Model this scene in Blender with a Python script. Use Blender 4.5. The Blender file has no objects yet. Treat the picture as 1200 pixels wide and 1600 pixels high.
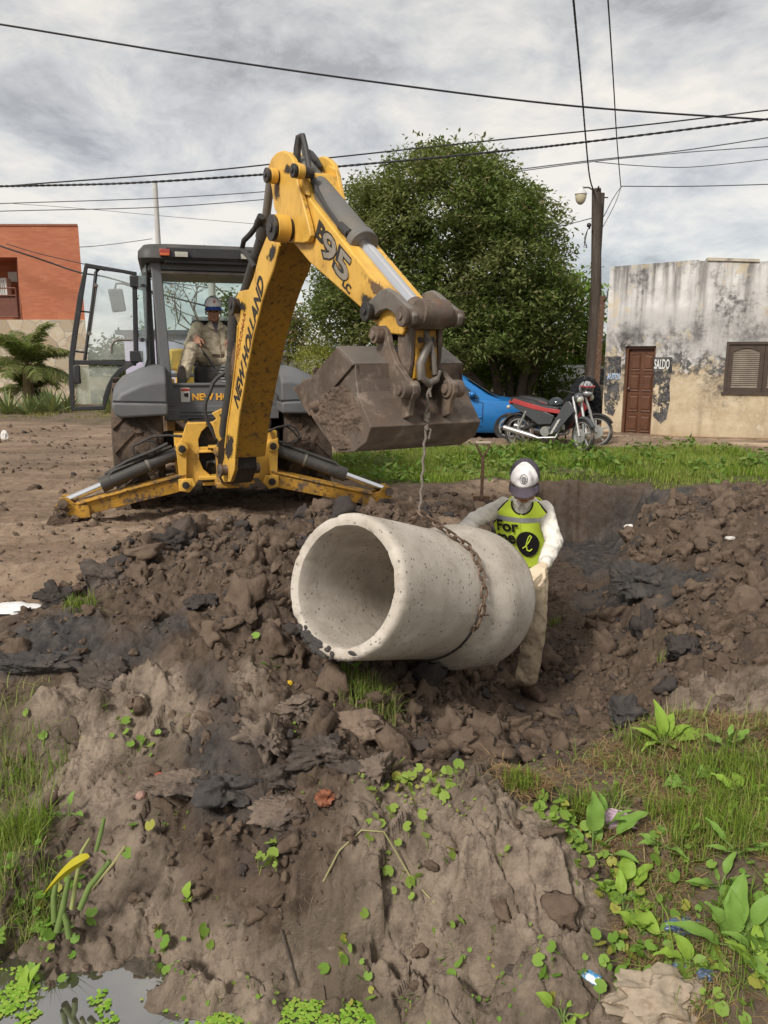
import bpy, bmesh, math, random
import numpy as np
from mathutils import Vector, Matrix, Euler
from mathutils import noise as mnoise

S = bpy.context.scene
COL = S.collection
rad = math.radians
random.seed(7)
RNG = np.random.default_rng(7)

# ------------------------------------------------------------------ camera
CAM_H = 1.6
PITCH = math.atan(240 / 1200)
cam_d = bpy.data.cameras.new("camera")
cam_d.sensor_fit = 'VERTICAL'
cam_d.sensor_height = 24
cam_d.lens = 18
cam_d.clip_start = 0.05
cam_d.clip_end = 3000
cam = bpy.data.objects.new("camera", cam_d)
COL.objects.link(cam)
cam.location = (0, 0, CAM_H)
cam.rotation_euler = (rad(90) - PITCH, 0, 0)
S.camera = cam

# ------------------------------------------------------------------ sky and sun
SUN_EL, SUN_AZ = rad(42), rad(216)      # azimuth measured clockwise from +Y
w = bpy.data.worlds.new("World")
S.world = w
w.use_nodes = True
nt = w.node_tree
nt.nodes.clear()
def wn(t, **k):
    n = nt.nodes.new(t)
    for a, b in k.items():
        setattr(n, a, b)
    return n
out = wn('ShaderNodeOutputWorld')
sky = wn('ShaderNodeTexSky', sky_type='NISHITA', sun_disc=False, sun_elevation=SUN_EL, sun_rotation=SUN_AZ)
bg_sky = wn('ShaderNodeBackground'); bg_sky.inputs['Strength'].default_value = 0.06
nt.links.new(sky.outputs[0], bg_sky.inputs['Color'])
tc = wn('ShaderNodeTexCoord')
sep = wn('ShaderNodeSeparateXYZ'); nt.links.new(tc.outputs['Generated'], sep.inputs[0])
mx = wn('ShaderNodeMath', operation='MAXIMUM'); nt.links.new(sep.outputs['Z'], mx.inputs[0]); mx.inputs[1].default_value = 0.0
ad = wn('ShaderNodeMath', operation='ADD'); nt.links.new(mx.outputs[0], ad.inputs[0]); ad.inputs[1].default_value = 0.30
dx = wn('ShaderNodeMath', operation='DIVIDE'); nt.links.new(sep.outputs['X'], dx.inputs[0]); nt.links.new(ad.outputs[0], dx.inputs[1])
dy = wn('ShaderNodeMath', operation='DIVIDE'); nt.links.new(sep.outputs['Y'], dy.inputs[0]); nt.links.new(ad.outputs[0], dy.inputs[1])
cmb = wn('ShaderNodeCombineXYZ'); nt.links.new(dx.outputs[0], cmb.inputs[0]); nt.links.new(dy.outputs[0], cmb.inputs[1])
def wnoise(scale, detail, rough, dist, loc):
    mp = wn('ShaderNodeMapping'); mp.inputs['Location'].default_value = loc
    mp.inputs['Rotation'].default_value = (0, 0, rad(-14))
    nt.links.new(cmb.outputs[0], mp.inputs['Vector'])
    n = wn('ShaderNodeTexNoise'); n.inputs['Scale'].default_value = scale; n.inputs['Detail'].default_value = detail
    n.inputs['Roughness'].default_value = rough; n.inputs['Distortion'].default_value = dist
    nt.links.new(mp.outputs[0], n.inputs['Vector'])
    return n
nb = wnoise(1.45, 9, 0.60, 0.35, (3.1, 1.7, 0))
ns = wnoise(4.6, 9, 0.64, 0.4, (9.2, 4.1, 0))
mixn = wn('ShaderNodeMath', operation='MULTIPLY_ADD'); nt.links.new(ns.outputs[0], mixn.inputs[0]); mixn.inputs[1].default_value = 0.46
nt.links.new(nb.outputs[0], mixn.inputs[2])
ramp = wn('ShaderNodeValToRGB')
nt.links.new(mixn.outputs[0], ramp.inputs[0])
els = ramp.color_ramp.elements
els[0].position = 0.57; els[0].color = (0.165, 0.167, 0.173, 1)
els[1].position = 0.83; els[1].color = (0.375, 0.352, 0.318, 1)
for p, c in ((0.62, (0.212, 0.214, 0.219, 1)), (0.68, (0.258, 0.258, 0.258, 1)), (0.745, (0.312, 0.304, 0.290, 1))):
    e = els.new(p); e.color = c
bg_c = wn('ShaderNodeBackground'); bg_c.inputs['Strength'].default_value = 1.0
nt.links.new(ramp.outputs[0], bg_c.inputs['Color'])
# thin cloud lets a little blue through low over the horizon
hz = wn('ShaderNodeMapRange'); nt.links.new(sep.outputs['Z'], hz.inputs[0])
hz.inputs[1].default_value = 0.05; hz.inputs[2].default_value = 0.36; hz.inputs[3].default_value = 0.80; hz.inputs[4].default_value = 0.98
ms = wn('ShaderNodeMixShader'); nt.links.new(hz.outputs[0], ms.inputs[0])
nt.links.new(bg_sky.outputs[0], ms.inputs[1]); nt.links.new(bg_c.outputs[0], ms.inputs[2])
nt.links.new(ms.outputs[0], out.inputs['Surface'])

sd = bpy.data.lights.new("sun", 'SUN')
sd.energy = 1.5; sd.angle = rad(13); sd.color = (1.0, 0.95, 0.88)
so = bpy.data.objects.new("sun", sd); COL.objects.link(so)
sv = Vector((math.sin(SUN_AZ) * math.cos(SUN_EL), math.cos(SUN_AZ) * math.cos(SUN_EL), math.sin(SUN_EL)))
so.rotation_euler = sv.to_track_quat('Z', 'Y').to_euler(); so.location = sv * 60

S.view_settings.view_transform = 'Standard'
S.view_settings.look = 'None'
S.view_settings.exposure = 1.36
S.view_settings.gamma = 1
try:
    S.cycles.use_denoising = True
    S.cycles.max_bounces = 8
    S.cycles.transparent_max_bounces = 12
except Exception:
    pass

# ------------------------------------------------------------------ survey: photo pixel -> place in the world
CP, SP = math.cos(PITCH), math.sin(PITCH)
EYE = Vector((0, 0, CAM_H))
def ray(u, v):
    a = (u - 600) / 1200; b = (v - 800) / 1200
    return Vector((a, CP - b * SP, -SP - b * CP))
def at_z(u, v, z):
    d = ray(u, v); return EYE + d * ((z - CAM_H) / d.z)
def at_y(u, v, y):
    d = ray(u, v); return EYE + d * (y / d.y)
def at_plane(u, v, p, n):
    d = ray(u, v); return EYE + d * ((Vector(p) - EYE).dot(n) / d.dot(n))

# ------------------------------------------------------------------ object helpers
ROOTM = {}
def tag(o, label=None, cat=None, group=None, kind=None):
    if label: o['label'] = label
    if cat: o['category'] = cat
    if group: o['group'] = group
    if kind: o['kind'] = kind
    return o
def thing(name, label, cat, loc=(0, 0, 0), rz=0.0, group=None):
    o = bpy.data.objects.new(name, None); COL.objects.link(o)
    o.empty_display_size = 0.2
    o.location = loc; o.rotation_euler = (0, 0, rz)
    ROOTM[o] = Matrix.Translation(Vector(loc)) @ Matrix.Rotation(rz, 4, 'Z')
    return tag(o, label, cat, group)
def copy_tree(o, parent=None):
    c = o.copy(); COL.objects.link(c); c.parent = parent
    for ch in list(o.children):
        copy_tree(ch, c)
    return c
def link_mesh(name, me, m=None, parent=None):
    o = bpy.data.objects.new(name, me); COL.objects.link(o)
    if m is not None:
        for x in (m if isinstance(m, (list, tuple)) else [m]):
            me.materials.append(x)
    if parent is not None:
        o.parent = parent
        if parent in ROOTM: ROOTM[o] = ROOTM[parent]
    return o
def np_mesh(name, V, F, m=None, parent=None, smooth=False, k=None):
    """V (n,3), F (m,k) index arrays -> mesh object"""
    V = np.asarray(V, dtype=np.float32); F = np.asarray(F, dtype=np.int32)
    me = bpy.data.meshes.new(name)
    me.vertices.add(len(V)); me.vertices.foreach_set('co', V.ravel())
    kk = F.shape[1]
    me.loops.add(F.size); me.loops.foreach_set('vertex_index', F.ravel())
    me.polygons.add(len(F)); me.polygons.foreach_set('loop_start', np.arange(0, F.size, kk, dtype=np.int32))
    try:
        me.polygons.foreach_set('loop_total', np.full(len(F), kk, dtype=np.int32))
    except Exception:
        pass
    me.update(calc_edges=True); me.validate()
    if smooth: me.shade_smooth()
    return link_mesh(name, me, m, parent)

def basis(ax):
    ax = Vector(ax).normalized()
    t = Vector((0, 0, 1)) if abs(ax.z) < 0.95 else Vector((1, 0, 0))
    e1 = ax.cross(t).normalized(); e2 = ax.cross(e1).normalized()
    return e1, e2
class MB:
    def __init__(s):
        s.v = []; s.f = []; s.mi = []; s.cur = 0
    def add(s, vs, fs):
        b = len(s.v); s.v += [Vector(p) for p in vs]
        for f in fs:
            s.f.append([b + i for i in f]); s.mi.append(s.cur)
        return s
    def box(s, c, size, M=None):
        x, y, z = [q / 2 for q in size]
        vs = [Vector((sx * x, sy * y, sz * z)) for sz in (-1, 1) for sy in (-1, 1) for sx in (-1, 1)]
        if M is not None: vs = [M @ p for p in vs]
        vs = [p + Vector(c) for p in vs]
        return s.add(vs, [(0, 2, 3, 1), (4, 5, 7, 6), (0, 1, 5, 4), (2, 6, 7, 3), (0, 4, 6, 2), (1, 3, 7, 5)])
    def span(s, a, b):
        a = Vector(a); b = Vector(b)
        return s.box((a + b) / 2, [abs(q) for q in (b - a)])
    def beam(s, a, b, w, h, up=(0, 0, 1), w2=None, h2=None):
        a = Vector(a); b = Vector(b); ax = (b - a).normalized()
        e1 = ax.cross(Vector(up)).normalized(); e2 = e1.cross(ax).normalized()
        w2 = w if w2 is None else w2; h2 = h if h2 is None else h2
        vs = [a + e1 * sx * w / 2 + e2 * sy * h / 2 for sx, sy in ((-1, -1), (1, -1), (1, 1), (-1, 1))] + \
             [b + e1 * sx * w2 / 2 + e2 * sy * h2 / 2 for sx, sy in ((-1, -1), (1, -1), (1, 1), (-1, 1))]
        return s.add(vs, [(3, 2, 1, 0), (4, 5, 6, 7), (0, 1, 5, 4), (1, 2, 6, 5), (2, 3, 7, 6), (3, 0, 4, 7)])
    def cyl(s, a, b, r, r2=None, n=16, cap=True):
        return s.tube([a, b], [r, r if r2 is None else r2], n, cap)
    def tube(s, pts, r, n=8, cap=True, closed=False, sq=1.0):
        pts = [Vector(p) for p in pts]; m = len(pts)
        rs = list(r) if isinstance(r, (list, tuple)) else [r] * m
        e1 = None; vs = []
        for i, p in enumerate(pts):
            if closed: t = pts[(i + 1) % m] - pts[i - 1]
            else: t = (pts[min(i + 1, m - 1)] - pts[max(i - 1, 0)])
            if t.length < 1e-9: t = Vector((0, 0, 1))
            t.normalize()
            if e1 is None: e1, e2 = basis(t)
            else:
                e1 = e1 - t * e1.dot(t)
                if e1.length < 1e-6: e1, _ = basis(t)
                e1.normalize(); e2 = t.cross(e1)
            e2 = t.cross(e1)
            for k in range(n):
                a = 2 * math.pi * k / n + (math.pi / 4 if n == 4 else 0)
                vs.append(p + e1 * math.cos(a) * rs[i] + e2 * math.sin(a) * rs[i] * sq)
        fs = []
        rng = m if closed else m - 1
        for i in range(rng):
            j = (i + 1) % m
            for k in range(n):
                l = (k + 1) % n
                fs.append((i * n + k, i * n + l, j * n + l, j * n + k))
        if cap and not closed:
            fs.append(tuple(range(n - 1, -1, -1))); fs.append(tuple((m - 1) * n + k for k in range(n)))
        return s.add(vs, fs)
    def prism(s, poly, off):
        poly = [Vector(p) for p in poly]; off = Vector(off); n = len(poly)
        vs = poly + [p + off for p in poly]
        fs = [tuple(range(n - 1, -1, -1)), tuple(range(n, 2 * n))]
        fs += [(i, (i + 1) % n, n + (i + 1) % n, n + i) for i in range(n)]
        return s.add(vs, fs)
    def loft(s, rings, cap=True, closed=True):
        n = len(rings[0]); vs = [p for r in rings for p in r]; fs = []
        for i in range(len(rings) - 1):
            for k in range(n if closed else n - 1):
                l = (k + 1) % n
                fs.append((i * n + k, i * n + l, (i + 1) * n + l, (i + 1) * n + k))
        if cap and closed:
            fs.append(tuple(range(n - 1, -1, -1))); fs.append(tuple((len(rings) - 1) * n + k for k in range(n)))
        return s.add(vs, fs)
    def lathe(s, c, ax, prof, n=24, closed=False):
        """prof: list of (radius, height along axis)"""
        c = Vector(c); ax = Vector(ax).normalized(); e1, e2 = basis(ax)
        rings = []
        for r, h in prof:
            rings.append([c + ax * h + (e1 * math.cos(2 * math.pi * k / n) + e2 * math.sin(2 * math.pi * k / n)) * r for k in range(n)])
        if closed: rings.append(rings[0])
        return s.loft(rings, cap=not closed)
    def ball(s, c, r, nu=14, nv=9, M=None):
        c = Vector(c); r = (r, r, r) if not isinstance(r, (tuple, list)) else r
        rings = []
        for i in range(nv + 1):
            th = math.pi * (0.02 + 0.96 * i / nv); ring = []
            for k in range(nu):
                ph = 2 * math.pi * k / nu
                p = Vector((r[0] * math.sin(th) * math.cos(ph), r[1] * math.sin(th) * math.sin(ph), r[2] * math.cos(th)))
                if M is not None: p = M @ p
                ring.append(c + p)
            rings.append(ring)
        return s.loft(rings)
    def build(s, name, m=None, parent=None, world=False, smooth=40, bevel=0.0, seg=2, fix=True):
        vs = s.v
        if world and parent in ROOTM:
            inv = ROOTM[parent].inverted(); vs = [inv @ p for p in vs]
        me = bpy.data.meshes.new(name)
        me.from_pydata([tuple(p) for p in vs], [], s.f)
        if any(s.mi): me.polygons.foreach_set('material_index', s.mi)
        if fix:
            bm = bmesh.new(); bm.from_mesh(me)
            bmesh.ops.recalc_face_normals(bm, faces=bm.faces); bm.to_mesh(me); bm.free()
        me.update()
        if smooth:
            me.shade_smooth(); me.set_sharp_from_angle(angle=rad(smooth))
        o = link_mesh(name, me, m, parent)
        if bevel:
            b = o.modifiers.new('bevel', 'BEVEL'); b.width = bevel; b.segments = seg; b.limit_method = 'ANGLE'; b.angle_limit = rad(35)
            b.harden_normals = False
        return o

def text_mesh(body, size, extrude=0.0015, bold=0.0, shear=0.0, spacing=1.0, align='LEFT'):
    cu = bpy.data.curves.new('lettering', 'FONT')
    cu.body = body; cu.size = size; cu.extrude = extrude; cu.offset = bold; cu.shear = shear; cu.space_character = spacing
    cu.align_x = align; cu.resolution_u = 3
    o = bpy.data.objects.new('lettering', cu); COL.objects.link(o)
    dg = bpy.context.evaluated_depsgraph_get(); dg.update()
    me = bpy.data.meshes.new_from_object(o.evaluated_get(dg))
    V = [v.co.copy() for v in me.vertices]; F = [tuple(p.vertices) for p in me.polygons]
    bpy.data.objects.remove(o); bpy.data.curves.remove(cu); bpy.data.meshes.remove(me)
    return V, F
def lettering(mb, body, size, M, **k):
    V, F = text_mesh(body, size, **k)
    mb.add([M @ p for p in V], F)
    return V
def frame(o, x, y):
    """matrix with text x along x, text y along y, at o"""
    x = Vector(x).normalized(); z = x.cross(Vector(y)).normalized(); y = z.cross(x)
    m = Matrix((x, y, z)).transposed().to_4x4(); m.translation = Vector(o)
    return m

# ------------------------------------------------------------------ materials
class NB:
    def __init__(s, name):
        s.m = bpy.data.materials.new(name); s.m.use_nodes = True
        s.t = s.m.node_tree; s.t.nodes.clear()
        s.out = s.n('ShaderNodeOutputMaterial')
        s.tc = s.n('ShaderNodeTexCoord')
    def n(s, t, **k):
        q = s.t.nodes.new(t)
        for a, b in k.items(): setattr(q, a, b)
        return q
    def l(s, a, b): s.t.links.new(a, b)
    def put(s, sock, v):
        if hasattr(v, 'is_linked') or isinstance(v, bpy.types.NodeSocket): s.l(v, sock)
        else: sock.default_value = v
    def noise(s, scale, detail=6, rough=0.6, vec=None, stretch=None, dist=0.0):
        q = s.n('ShaderNodeTexNoise'); q.inputs['Scale'].default_value = scale; q.inputs['Detail'].default_value = detail
        q.inputs['Roughness'].default_value = rough; q.inputs['Distortion'].default_value = dist
        v = vec if vec is not None else s.tc.outputs['Object']
        if stretch:
            mp = s.n('ShaderNodeMapping'); mp.inputs['Scale'].default_value = stretch; s.l(v, mp.inputs['Vector']); v = mp.outputs[0]
        s.l(v, q.inputs['Vector'])
        return q.outputs[0]
    def voro(s, scale, feature='F1', stretch=None):
        q = s.n('ShaderNodeTexVoronoi', feature=feature); q.inputs['Scale'].default_value = scale
        v = s.tc.outputs['Object']
        if stretch:
            mp = s.n('ShaderNodeMapping'); mp.inputs['Scale'].default_value = stretch; s.l(v, mp.inputs['Vector']); v = mp.outputs[0]
        s.l(v, q.inputs['Vector']); return q.outputs[0]
    def mr(s, v, a, b, c=0.0, d=1.0):
        q = s.n('ShaderNodeMapRange'); s.put(q.inputs[0], v)
        for i, x in enumerate((a, b, c, d)): q.inputs[i + 1].default_value = x
        return q.outputs[0]
    def math(s, op, a, b=0.0):
        q = s.n('ShaderNodeMath', operation=op); s.put(q.inputs[0], a); s.put(q.inputs[1], b); return q.outputs[0]
    def mix(s, f, a, b, mode='MIX'):
        q = s.n('ShaderNodeMix', data_type='RGBA', blend_type=mode)
        s.put(q.inputs[0], f)
        for sock, v in ((q.inputs[6], a), (q.inputs[7], b)):
            if isinstance(v, (tuple, list)): v = tuple(v)[:3] + (1,)
            s.put(sock, v)
        return q.outputs[2]
    def mixf(s, f, a, b):
        q = s.n('ShaderNodeMix', data_type='FLOAT'); s.put(q.inputs[0], f); s.put(q.inputs[2], a); s.put(q.inputs[3], b); return q.outputs[0]
    def attr(s, name):
        return s.n('ShaderNodeAttribute', attribute_name=name).outputs['Fac']
    def xyz(s, vec=None):
        q = s.n('ShaderNodeSeparateXYZ'); s.l(vec if vec is not None else s.tc.outputs['Object'], q.inputs[0]); return q.outputs
    def bsdf(s, col, rough=0.6, metal=0.0, bump=None, bstr=0.3, bdist=0.01, spec=0.4):
        p = s.n('ShaderNodeBsdfPrincipled')
        if isinstance(col, (tuple, list)): col = tuple(col)[:3] + (1,)
        s.put(p.inputs['Base Color'], col); s.put(p.inputs['Roughness'], rough); s.put(p.inputs['Metallic'], metal)
        p.inputs['Specular IOR Level'].default_value = spec
        if bump is not None:
            b = s.n('ShaderNodeBump'); b.inputs['Strength'].default_value = bstr; b.inputs['Distance'].default_value = bdist
            s.l(bump, b.inputs['Height']); s.l(b.outputs[0], p.inputs['Normal'])
        s.l(p.outputs[0], s.out.inputs['Surface'])
        s.p = p
        return s.m

def mat(name, col, rough=0.6, metal=0.0, var=0.15, vs=5.0, layers=(), bump=0.0, bs=40.0, bd=0.01, spec=0.4):
    """plain weathered surface; layers = (colour, noise scale, lo, hi, roughness[, stretch])"""
    b = NB(name)
    c = b.mix(b.mr(b.noise(vs, 5), 0.3, 0.7), [max(q * (1 - var), 0) for q in col], [min(q * (1 + var), 1) for q in col])
    r = rough; me = metal
    for L in layers:
        st = L[5] if len(L) > 5 else None
        f = b.mr(b.noise(L[1], 8, 0.65, stretch=st), L[2], L[3])
        c = b.mix(f, c, L[0]); r = b.mixf(f, r, L[4])
        if metal: me = b.mixf(f, me, 0.0)
    bm = b.noise(bs, 8, 0.65) if bump else None
    return b.bsdf(c, r, me, bm, bump, bd, spec)

MUD = (0.105, 0.076, 0.056)
MUDL = (0.20, 0.15, 0.115)
YEL = (0.63, 0.37, 0.066)
m_yel = mat('yellow_paint', YEL, 0.45, var=0.10, layers=[((0.36, 0.18, 0.03), 3.0, 0.50, 0.80, 0.6), ((0.13, 0.085, 0.05), 7.0, 0.60, 0.78, 0.8), ((0.055, 0.035, 0.025), 40, 0.66, 0.74, 0.8), ((0.20, 0.11, 0.04), 9, 0.60, 0.72, 0.7, (2.5, 2.5, 0.4)), ((0.72, 0.50, 0.16), 26, 0.66, 0.72, 0.5, (0.5, 2, 2))], bump=0.08, bs=30)
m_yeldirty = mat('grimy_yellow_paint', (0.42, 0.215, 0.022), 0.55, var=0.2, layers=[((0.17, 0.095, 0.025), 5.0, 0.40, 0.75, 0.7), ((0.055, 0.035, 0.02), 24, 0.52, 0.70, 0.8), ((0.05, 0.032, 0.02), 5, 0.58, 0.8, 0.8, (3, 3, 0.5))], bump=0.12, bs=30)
m_yelmud = mat('mud_caked_yellow_paint', (0.50, 0.26, 0.028), 0.6, var=0.15, layers=[((0.25, 0.14, 0.03), 6.0, 0.40, 0.7, 0.7), (MUD, 9.0, 0.50, 0.60, 0.9), ((0.06, 0.04, 0.028), 26, 0.55, 0.66, 0.9)], bump=0.3, bs=30)
m_steel = mat('earth_worn_steel', (0.130, 0.102, 0.083), 0.55, 0.25, var=0.2, layers=[((0.105, 0.075, 0.056), 4.0, 0.44, 0.62, 0.85), ((0.24, 0.185, 0.145), 9, 0.54, 0.70, 0.85), ((0.15, 0.075, 0.04), 6, 0.60, 0.72, 0.85), ((0.30, 0.28, 0.26), 22, 0.66, 0.74, 0.4, (.6, 1, 2.5)), ((0.072, 0.050, 0.036), 2.4, 0.48, 0.60, 0.9), ((0.16, 0.115, 0.082), 3.3, 0.54, 0.62, 0.95), ((0.06, 0.045, 0.036), 30, 0.62, 0.74, 0.8)], bump=0.12, bs=40)
m_steelgrey = mat('grey_worn_steel', (0.17, 0.15, 0.13), 0.5, 0.3, var=0.15, layers=[((0.10, 0.078, 0.06), 7.0, 0.5, 0.75, 0.8)], bump=0.06)
m_darkmetal = mat('dark_metal', (0.040, 0.036, 0.034), 0.5, 0.3, var=0.3, layers=[((0.12, 0.088, 0.065), 12, 0.52, 0.72, 0.85)], bump=0.1)
m_grime = mat('oily_dark_metal', (0.022, 0.018, 0.016), 0.45, 0.3, var=0.3, layers=[((0.07, 0.05, 0.036), 10, 0.55, 0.7, 0.85)], bump=0.15)
m_cyl = mat('black_cylinder_paint', (0.062, 0.058, 0.054), 0.5, 0.2, var=0.2, layers=[((0.16, 0.12, 0.09), 8, 0.55, 0.8, 0.85)], bump=0.05)
m_cylgrey = mat('grey_cylinder_paint', (0.135, 0.130, 0.120), 0.5, 0.2, var=0.12, layers=[((0.17, 0.14, 0.11), 6, 0.5, 0.8, 0.85), ((0.05, 0.045, 0.04), 20, 0.62, 0.75, 0.8)], bump=0.05)
m_chrome = mat('chrome_rod', (0.80, 0.80, 0.82), 0.22, 1.0, var=0.03)
m_rubber = mat('black_rubber', (0.025, 0.024, 0.023), 0.75, var=0.2, layers=[((0.12, 0.088, 0.066), 9, 0.5, 0.75, 0.9)], bump=0.2)
m_hose = mat('hose_rubber', (0.040, 0.037, 0.036), 0.6, var=0.2, layers=[((0.11, 0.08, 0.06), 15, 0.6, 0.75, 0.9)])
m_tyre = mat('muddy_tyre_rubber', (0.050, 0.038, 0.030), 0.85, var=0.3, layers=[((0.115, 0.080, 0.057), 5, 0.38, 0.62, 0.95), ((0.16, 0.115, 0.085), 14, 0.55, 0.72, 0.95)], bump=0.5, bs=25, bd=0.03)
m_cabgrey = mat('grey_cab_plastic', (0.115, 0.118, 0.122), 0.55, var=0.1, layers=[((0.19, 0.165, 0.14), 4, 0.55, 0.85, 0.8), ((0.17, 0.14, 0.115), 18, 0.62, 0.8, 0.8)], bump=0.04)
m_cabdark = mat('dark_cab_frame', (0.030, 0.031, 0.033), 0.5, var=0.15, layers=[((0.12, 0.10, 0.085), 7, 0.58, 0.85, 0.8)], bump=0.04)
m_roofm = mat('cab_roof_plastic', (0.050, 0.049, 0.047), 0.55, var=0.15, layers=[((0.115, 0.10, 0.088), 3, 0.5, 0.8, 0.8)], bump=0.04)
m_mudcake = mat('caked_mud', (0.125, 0.088, 0.064), 0.95, var=0.3, layers=[((0.065, 0.046, 0.034), 9, 0.5, 0.7, 0.95)], bump=0.7, bs=35, bd=0.03)
m_black = mat('black_lettering', (0.022, 0.021, 0.020), 0.6, var=0.2, layers=[((0.30, 0.16, 0.03), 30, 0.62, 0.72, 0.6)])
m_rope = mat('rope_fibre', (0.20, 0.17, 0.145), 0.9, var=0.25, vs=60)
m_rust = mat('rusty_iron', (0.135, 0.075, 0.045), 0.8, 0.2, var=0.3, vs=20, layers=[((0.21, 0.18, 0.16), 30, 0.52, 0.7, 0.5)], bump=0.2)

def glass_mat(name, tint, dust=0.12, dcol=(0.55, 0.56, 0.54)):
    b = NB(name)
    tr = b.n('ShaderNodeBsdfTransparent'); tr.inputs[0].default_value = tuple(tint) + (1,)
    gl = b.n('ShaderNodeBsdfGlossy'); gl.inputs['Roughness'].default_value = 0.04; gl.inputs[0].default_value = (1, 1, 1, 1)
    df = b.n('ShaderNodeBsdfDiffuse'); df.inputs[0].default_value = tuple(dcol) + (1,)
    m1 = b.n('ShaderNodeMixShader'); b.put(m1.inputs[0], 0.07); b.l(tr.outputs[0], m1.inputs[1]); b.l(gl.outputs[0], m1.inputs[2])
    m2 = b.n('ShaderNodeMixShader'); b.l(b.mr(b.noise(5, 8, 0.7), 0.3, 0.75, dust * 0.3, dust * 1.6), m2.inputs[0])
    b.l(m1.outputs[0], m2.inputs[1]); b.l(df.outputs[0], m2.inputs[2]); b.l(m2.outputs[0], b.out.inputs['Surface'])
    return b.m
m_glass = glass_mat('dusty_cab_glass', (0.96, 0.985, 0.98), 0.13, (.75, .76, .74))
m_glassg = glass_mat('green_tinted_glass', (0.87, 0.95, 0.93), 0.05)
m_glassd = glass_mat('dirty_lower_glass', (0.85, 0.92, 0.87), 0.26, (.62, .64, .58))
# ------------------------------------------------------------------ ground
def _hash(ix, iy, seed):
    h = (ix.astype(np.int64) * 374761393 + iy.astype(np.int64) * 668265263 + seed * 974711) & 0xffffffff
    h = ((h ^ (h >> 13)) * 1274126177) & 0xffffffff
    h = (h ^ (h >> 16)) & 0xffffffff
    return h / 4294967295.0
def vnoise(x, y, seed=0):
    ix = np.floor(x); iy = np.floor(y); fx = x - ix; fy = y - iy
    ux = fx * fx * fx * (fx * (fx * 6 - 15) + 10); uy = fy * fy * fy * (fy * (fy * 6 - 15) + 10)
    def g(dx_, dy_):
        a = _hash(ix + dx_, iy + dy_, seed) * 2 * np.pi
        return np.cos(a) * (fx - dx_) + np.sin(a) * (fy - dy_)
    a = g(0, 0) * (1 - ux) + g(1, 0) * ux; b = g(0, 1) * (1 - ux) + g(1, 1) * ux
    return (a * (1 - uy) + b * uy) * 1.4
def fbm(x, y, oct=5, seed=0, gain=0.5, lac=2.03):
    s = 0; a = 1.0; t = 0
    for i in range(oct):
        s = s + a * vnoise(x, y, seed + i * 17); t += a; a *= gain; x = x * lac + 3.7; y = y * lac - 1.9
    return s / t
def ridged(x, y, oct=4, seed=0):
    s = 0; a = 1.0; t = 0
    for i in range(oct):
        s = s + a * (1 - np.abs(vnoise(x, y, seed + i * 13)) * 2); t += a; a *= 0.5; x = x * 2.1 + 5; y = y * 2.1 - 3
    return s / t
def flakes(x, y, seed=0):
    """each cell is a little slab tilted its own way"""
    ix = np.floor(x); iy = np.floor(y); f1 = np.full(x.shape, 9.0); out_ = np.zeros(x.shape)
    for dx_ in (-1, 0, 1):
        for dy_ in (-1, 0, 1):
            cx = ix + dx_; cy = iy + dy_; px = cx + _hash(cx, cy, seed); py = cy + _hash(cx, cy, seed + 91); d = np.hypot(px - x, py - y); n1 = d < f1
            a = _hash(cx, cy, seed + 55) * 6.283; t = (x - px) * np.cos(a) + (y - py) * np.sin(a) + (_hash(cx, cy, seed + 177) - .5) * .5
            out_ = np.where(n1, t, out_); f1 = np.where(n1, d, f1)
    return out_
def worley(x, y, seed=0):
    ix = np.floor(x); iy = np.floor(y)
    f1 = np.full(x.shape, 9.0); f2 = np.full(x.shape, 9.0); cid = np.zeros(x.shape)
    for dx_ in (-1, 0, 1):
        for dy_ in (-1, 0, 1):
            cx = ix + dx_; cy = iy + dy_
            px = cx + _hash(cx, cy, seed); py = cy + _hash(cx, cy, seed + 91)
            d = np.hypot(px - x, py - y); hid = _hash(cx, cy, seed + 177)
            n1 = d < f1
            f2 = np.where(n1, f1, np.minimum(f2, d)); cid = np.where(n1, hid, cid); f1 = np.where(n1, d, f1)
    return f1, f2, cid

# surveyed ground points: kind R road, S dug spoil, C grey clay, W wet black clay, G turf, B weedy bank
PT = []
def gw(x, y, z, t): PT.append((x, y, z, t))
def gy(u, v, y, t): p = at_y(u, v, y); PT.append((p.x, p.y, p.z, t))
def gz(u, v, z, t): p = at_z(u, v, z); PT.append((p.x, p.y, p.z, t))
for x, y in ((-7, 5.8), (-5.2, 5.9), (-4, 6.3), (-3, 6.9), (-2, 7.0), (-1, 7.2), (0, 7.8), (-5, 9), (-8, 8), (-1, 10), (-3, 12), (-8, 14), (-12, 10), (-5, 17), (-2, 17), (-9, 18), (-14, 16), (-2.2, 8.5), (-1.2, 8.7)):
    gw(x, y, 0.0, 'R')
for x, y in ((-9, 20.5), (-6.5, 20.5), (-12, 20), (-4.5, 20.5), (-7, 22), (-10, 22)): gw(x, y, 0.12, 'B')
for x, y in ((-0.8, 13.6), (2, 13.9), (4, 13.9), (7, 13.4), (10, 13), (2, 16), (0, 17), (3, 19), (4.5, 15.4), (6.5, 14.2)): gw(x, y, 0.06, 'R')
for x, y in ((-0.7, 11.0), (0.6, 10), (1.4, 10.35), (1.5, 12), (3, 10.9), (3, 12.2), (5, 10.4), (5, 12), (7, 11), (9, 11.5), (6, 9.6), (4.4, 10.4), (8, 9.5)): gw(x, y, 0.04, 'G')
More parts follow.
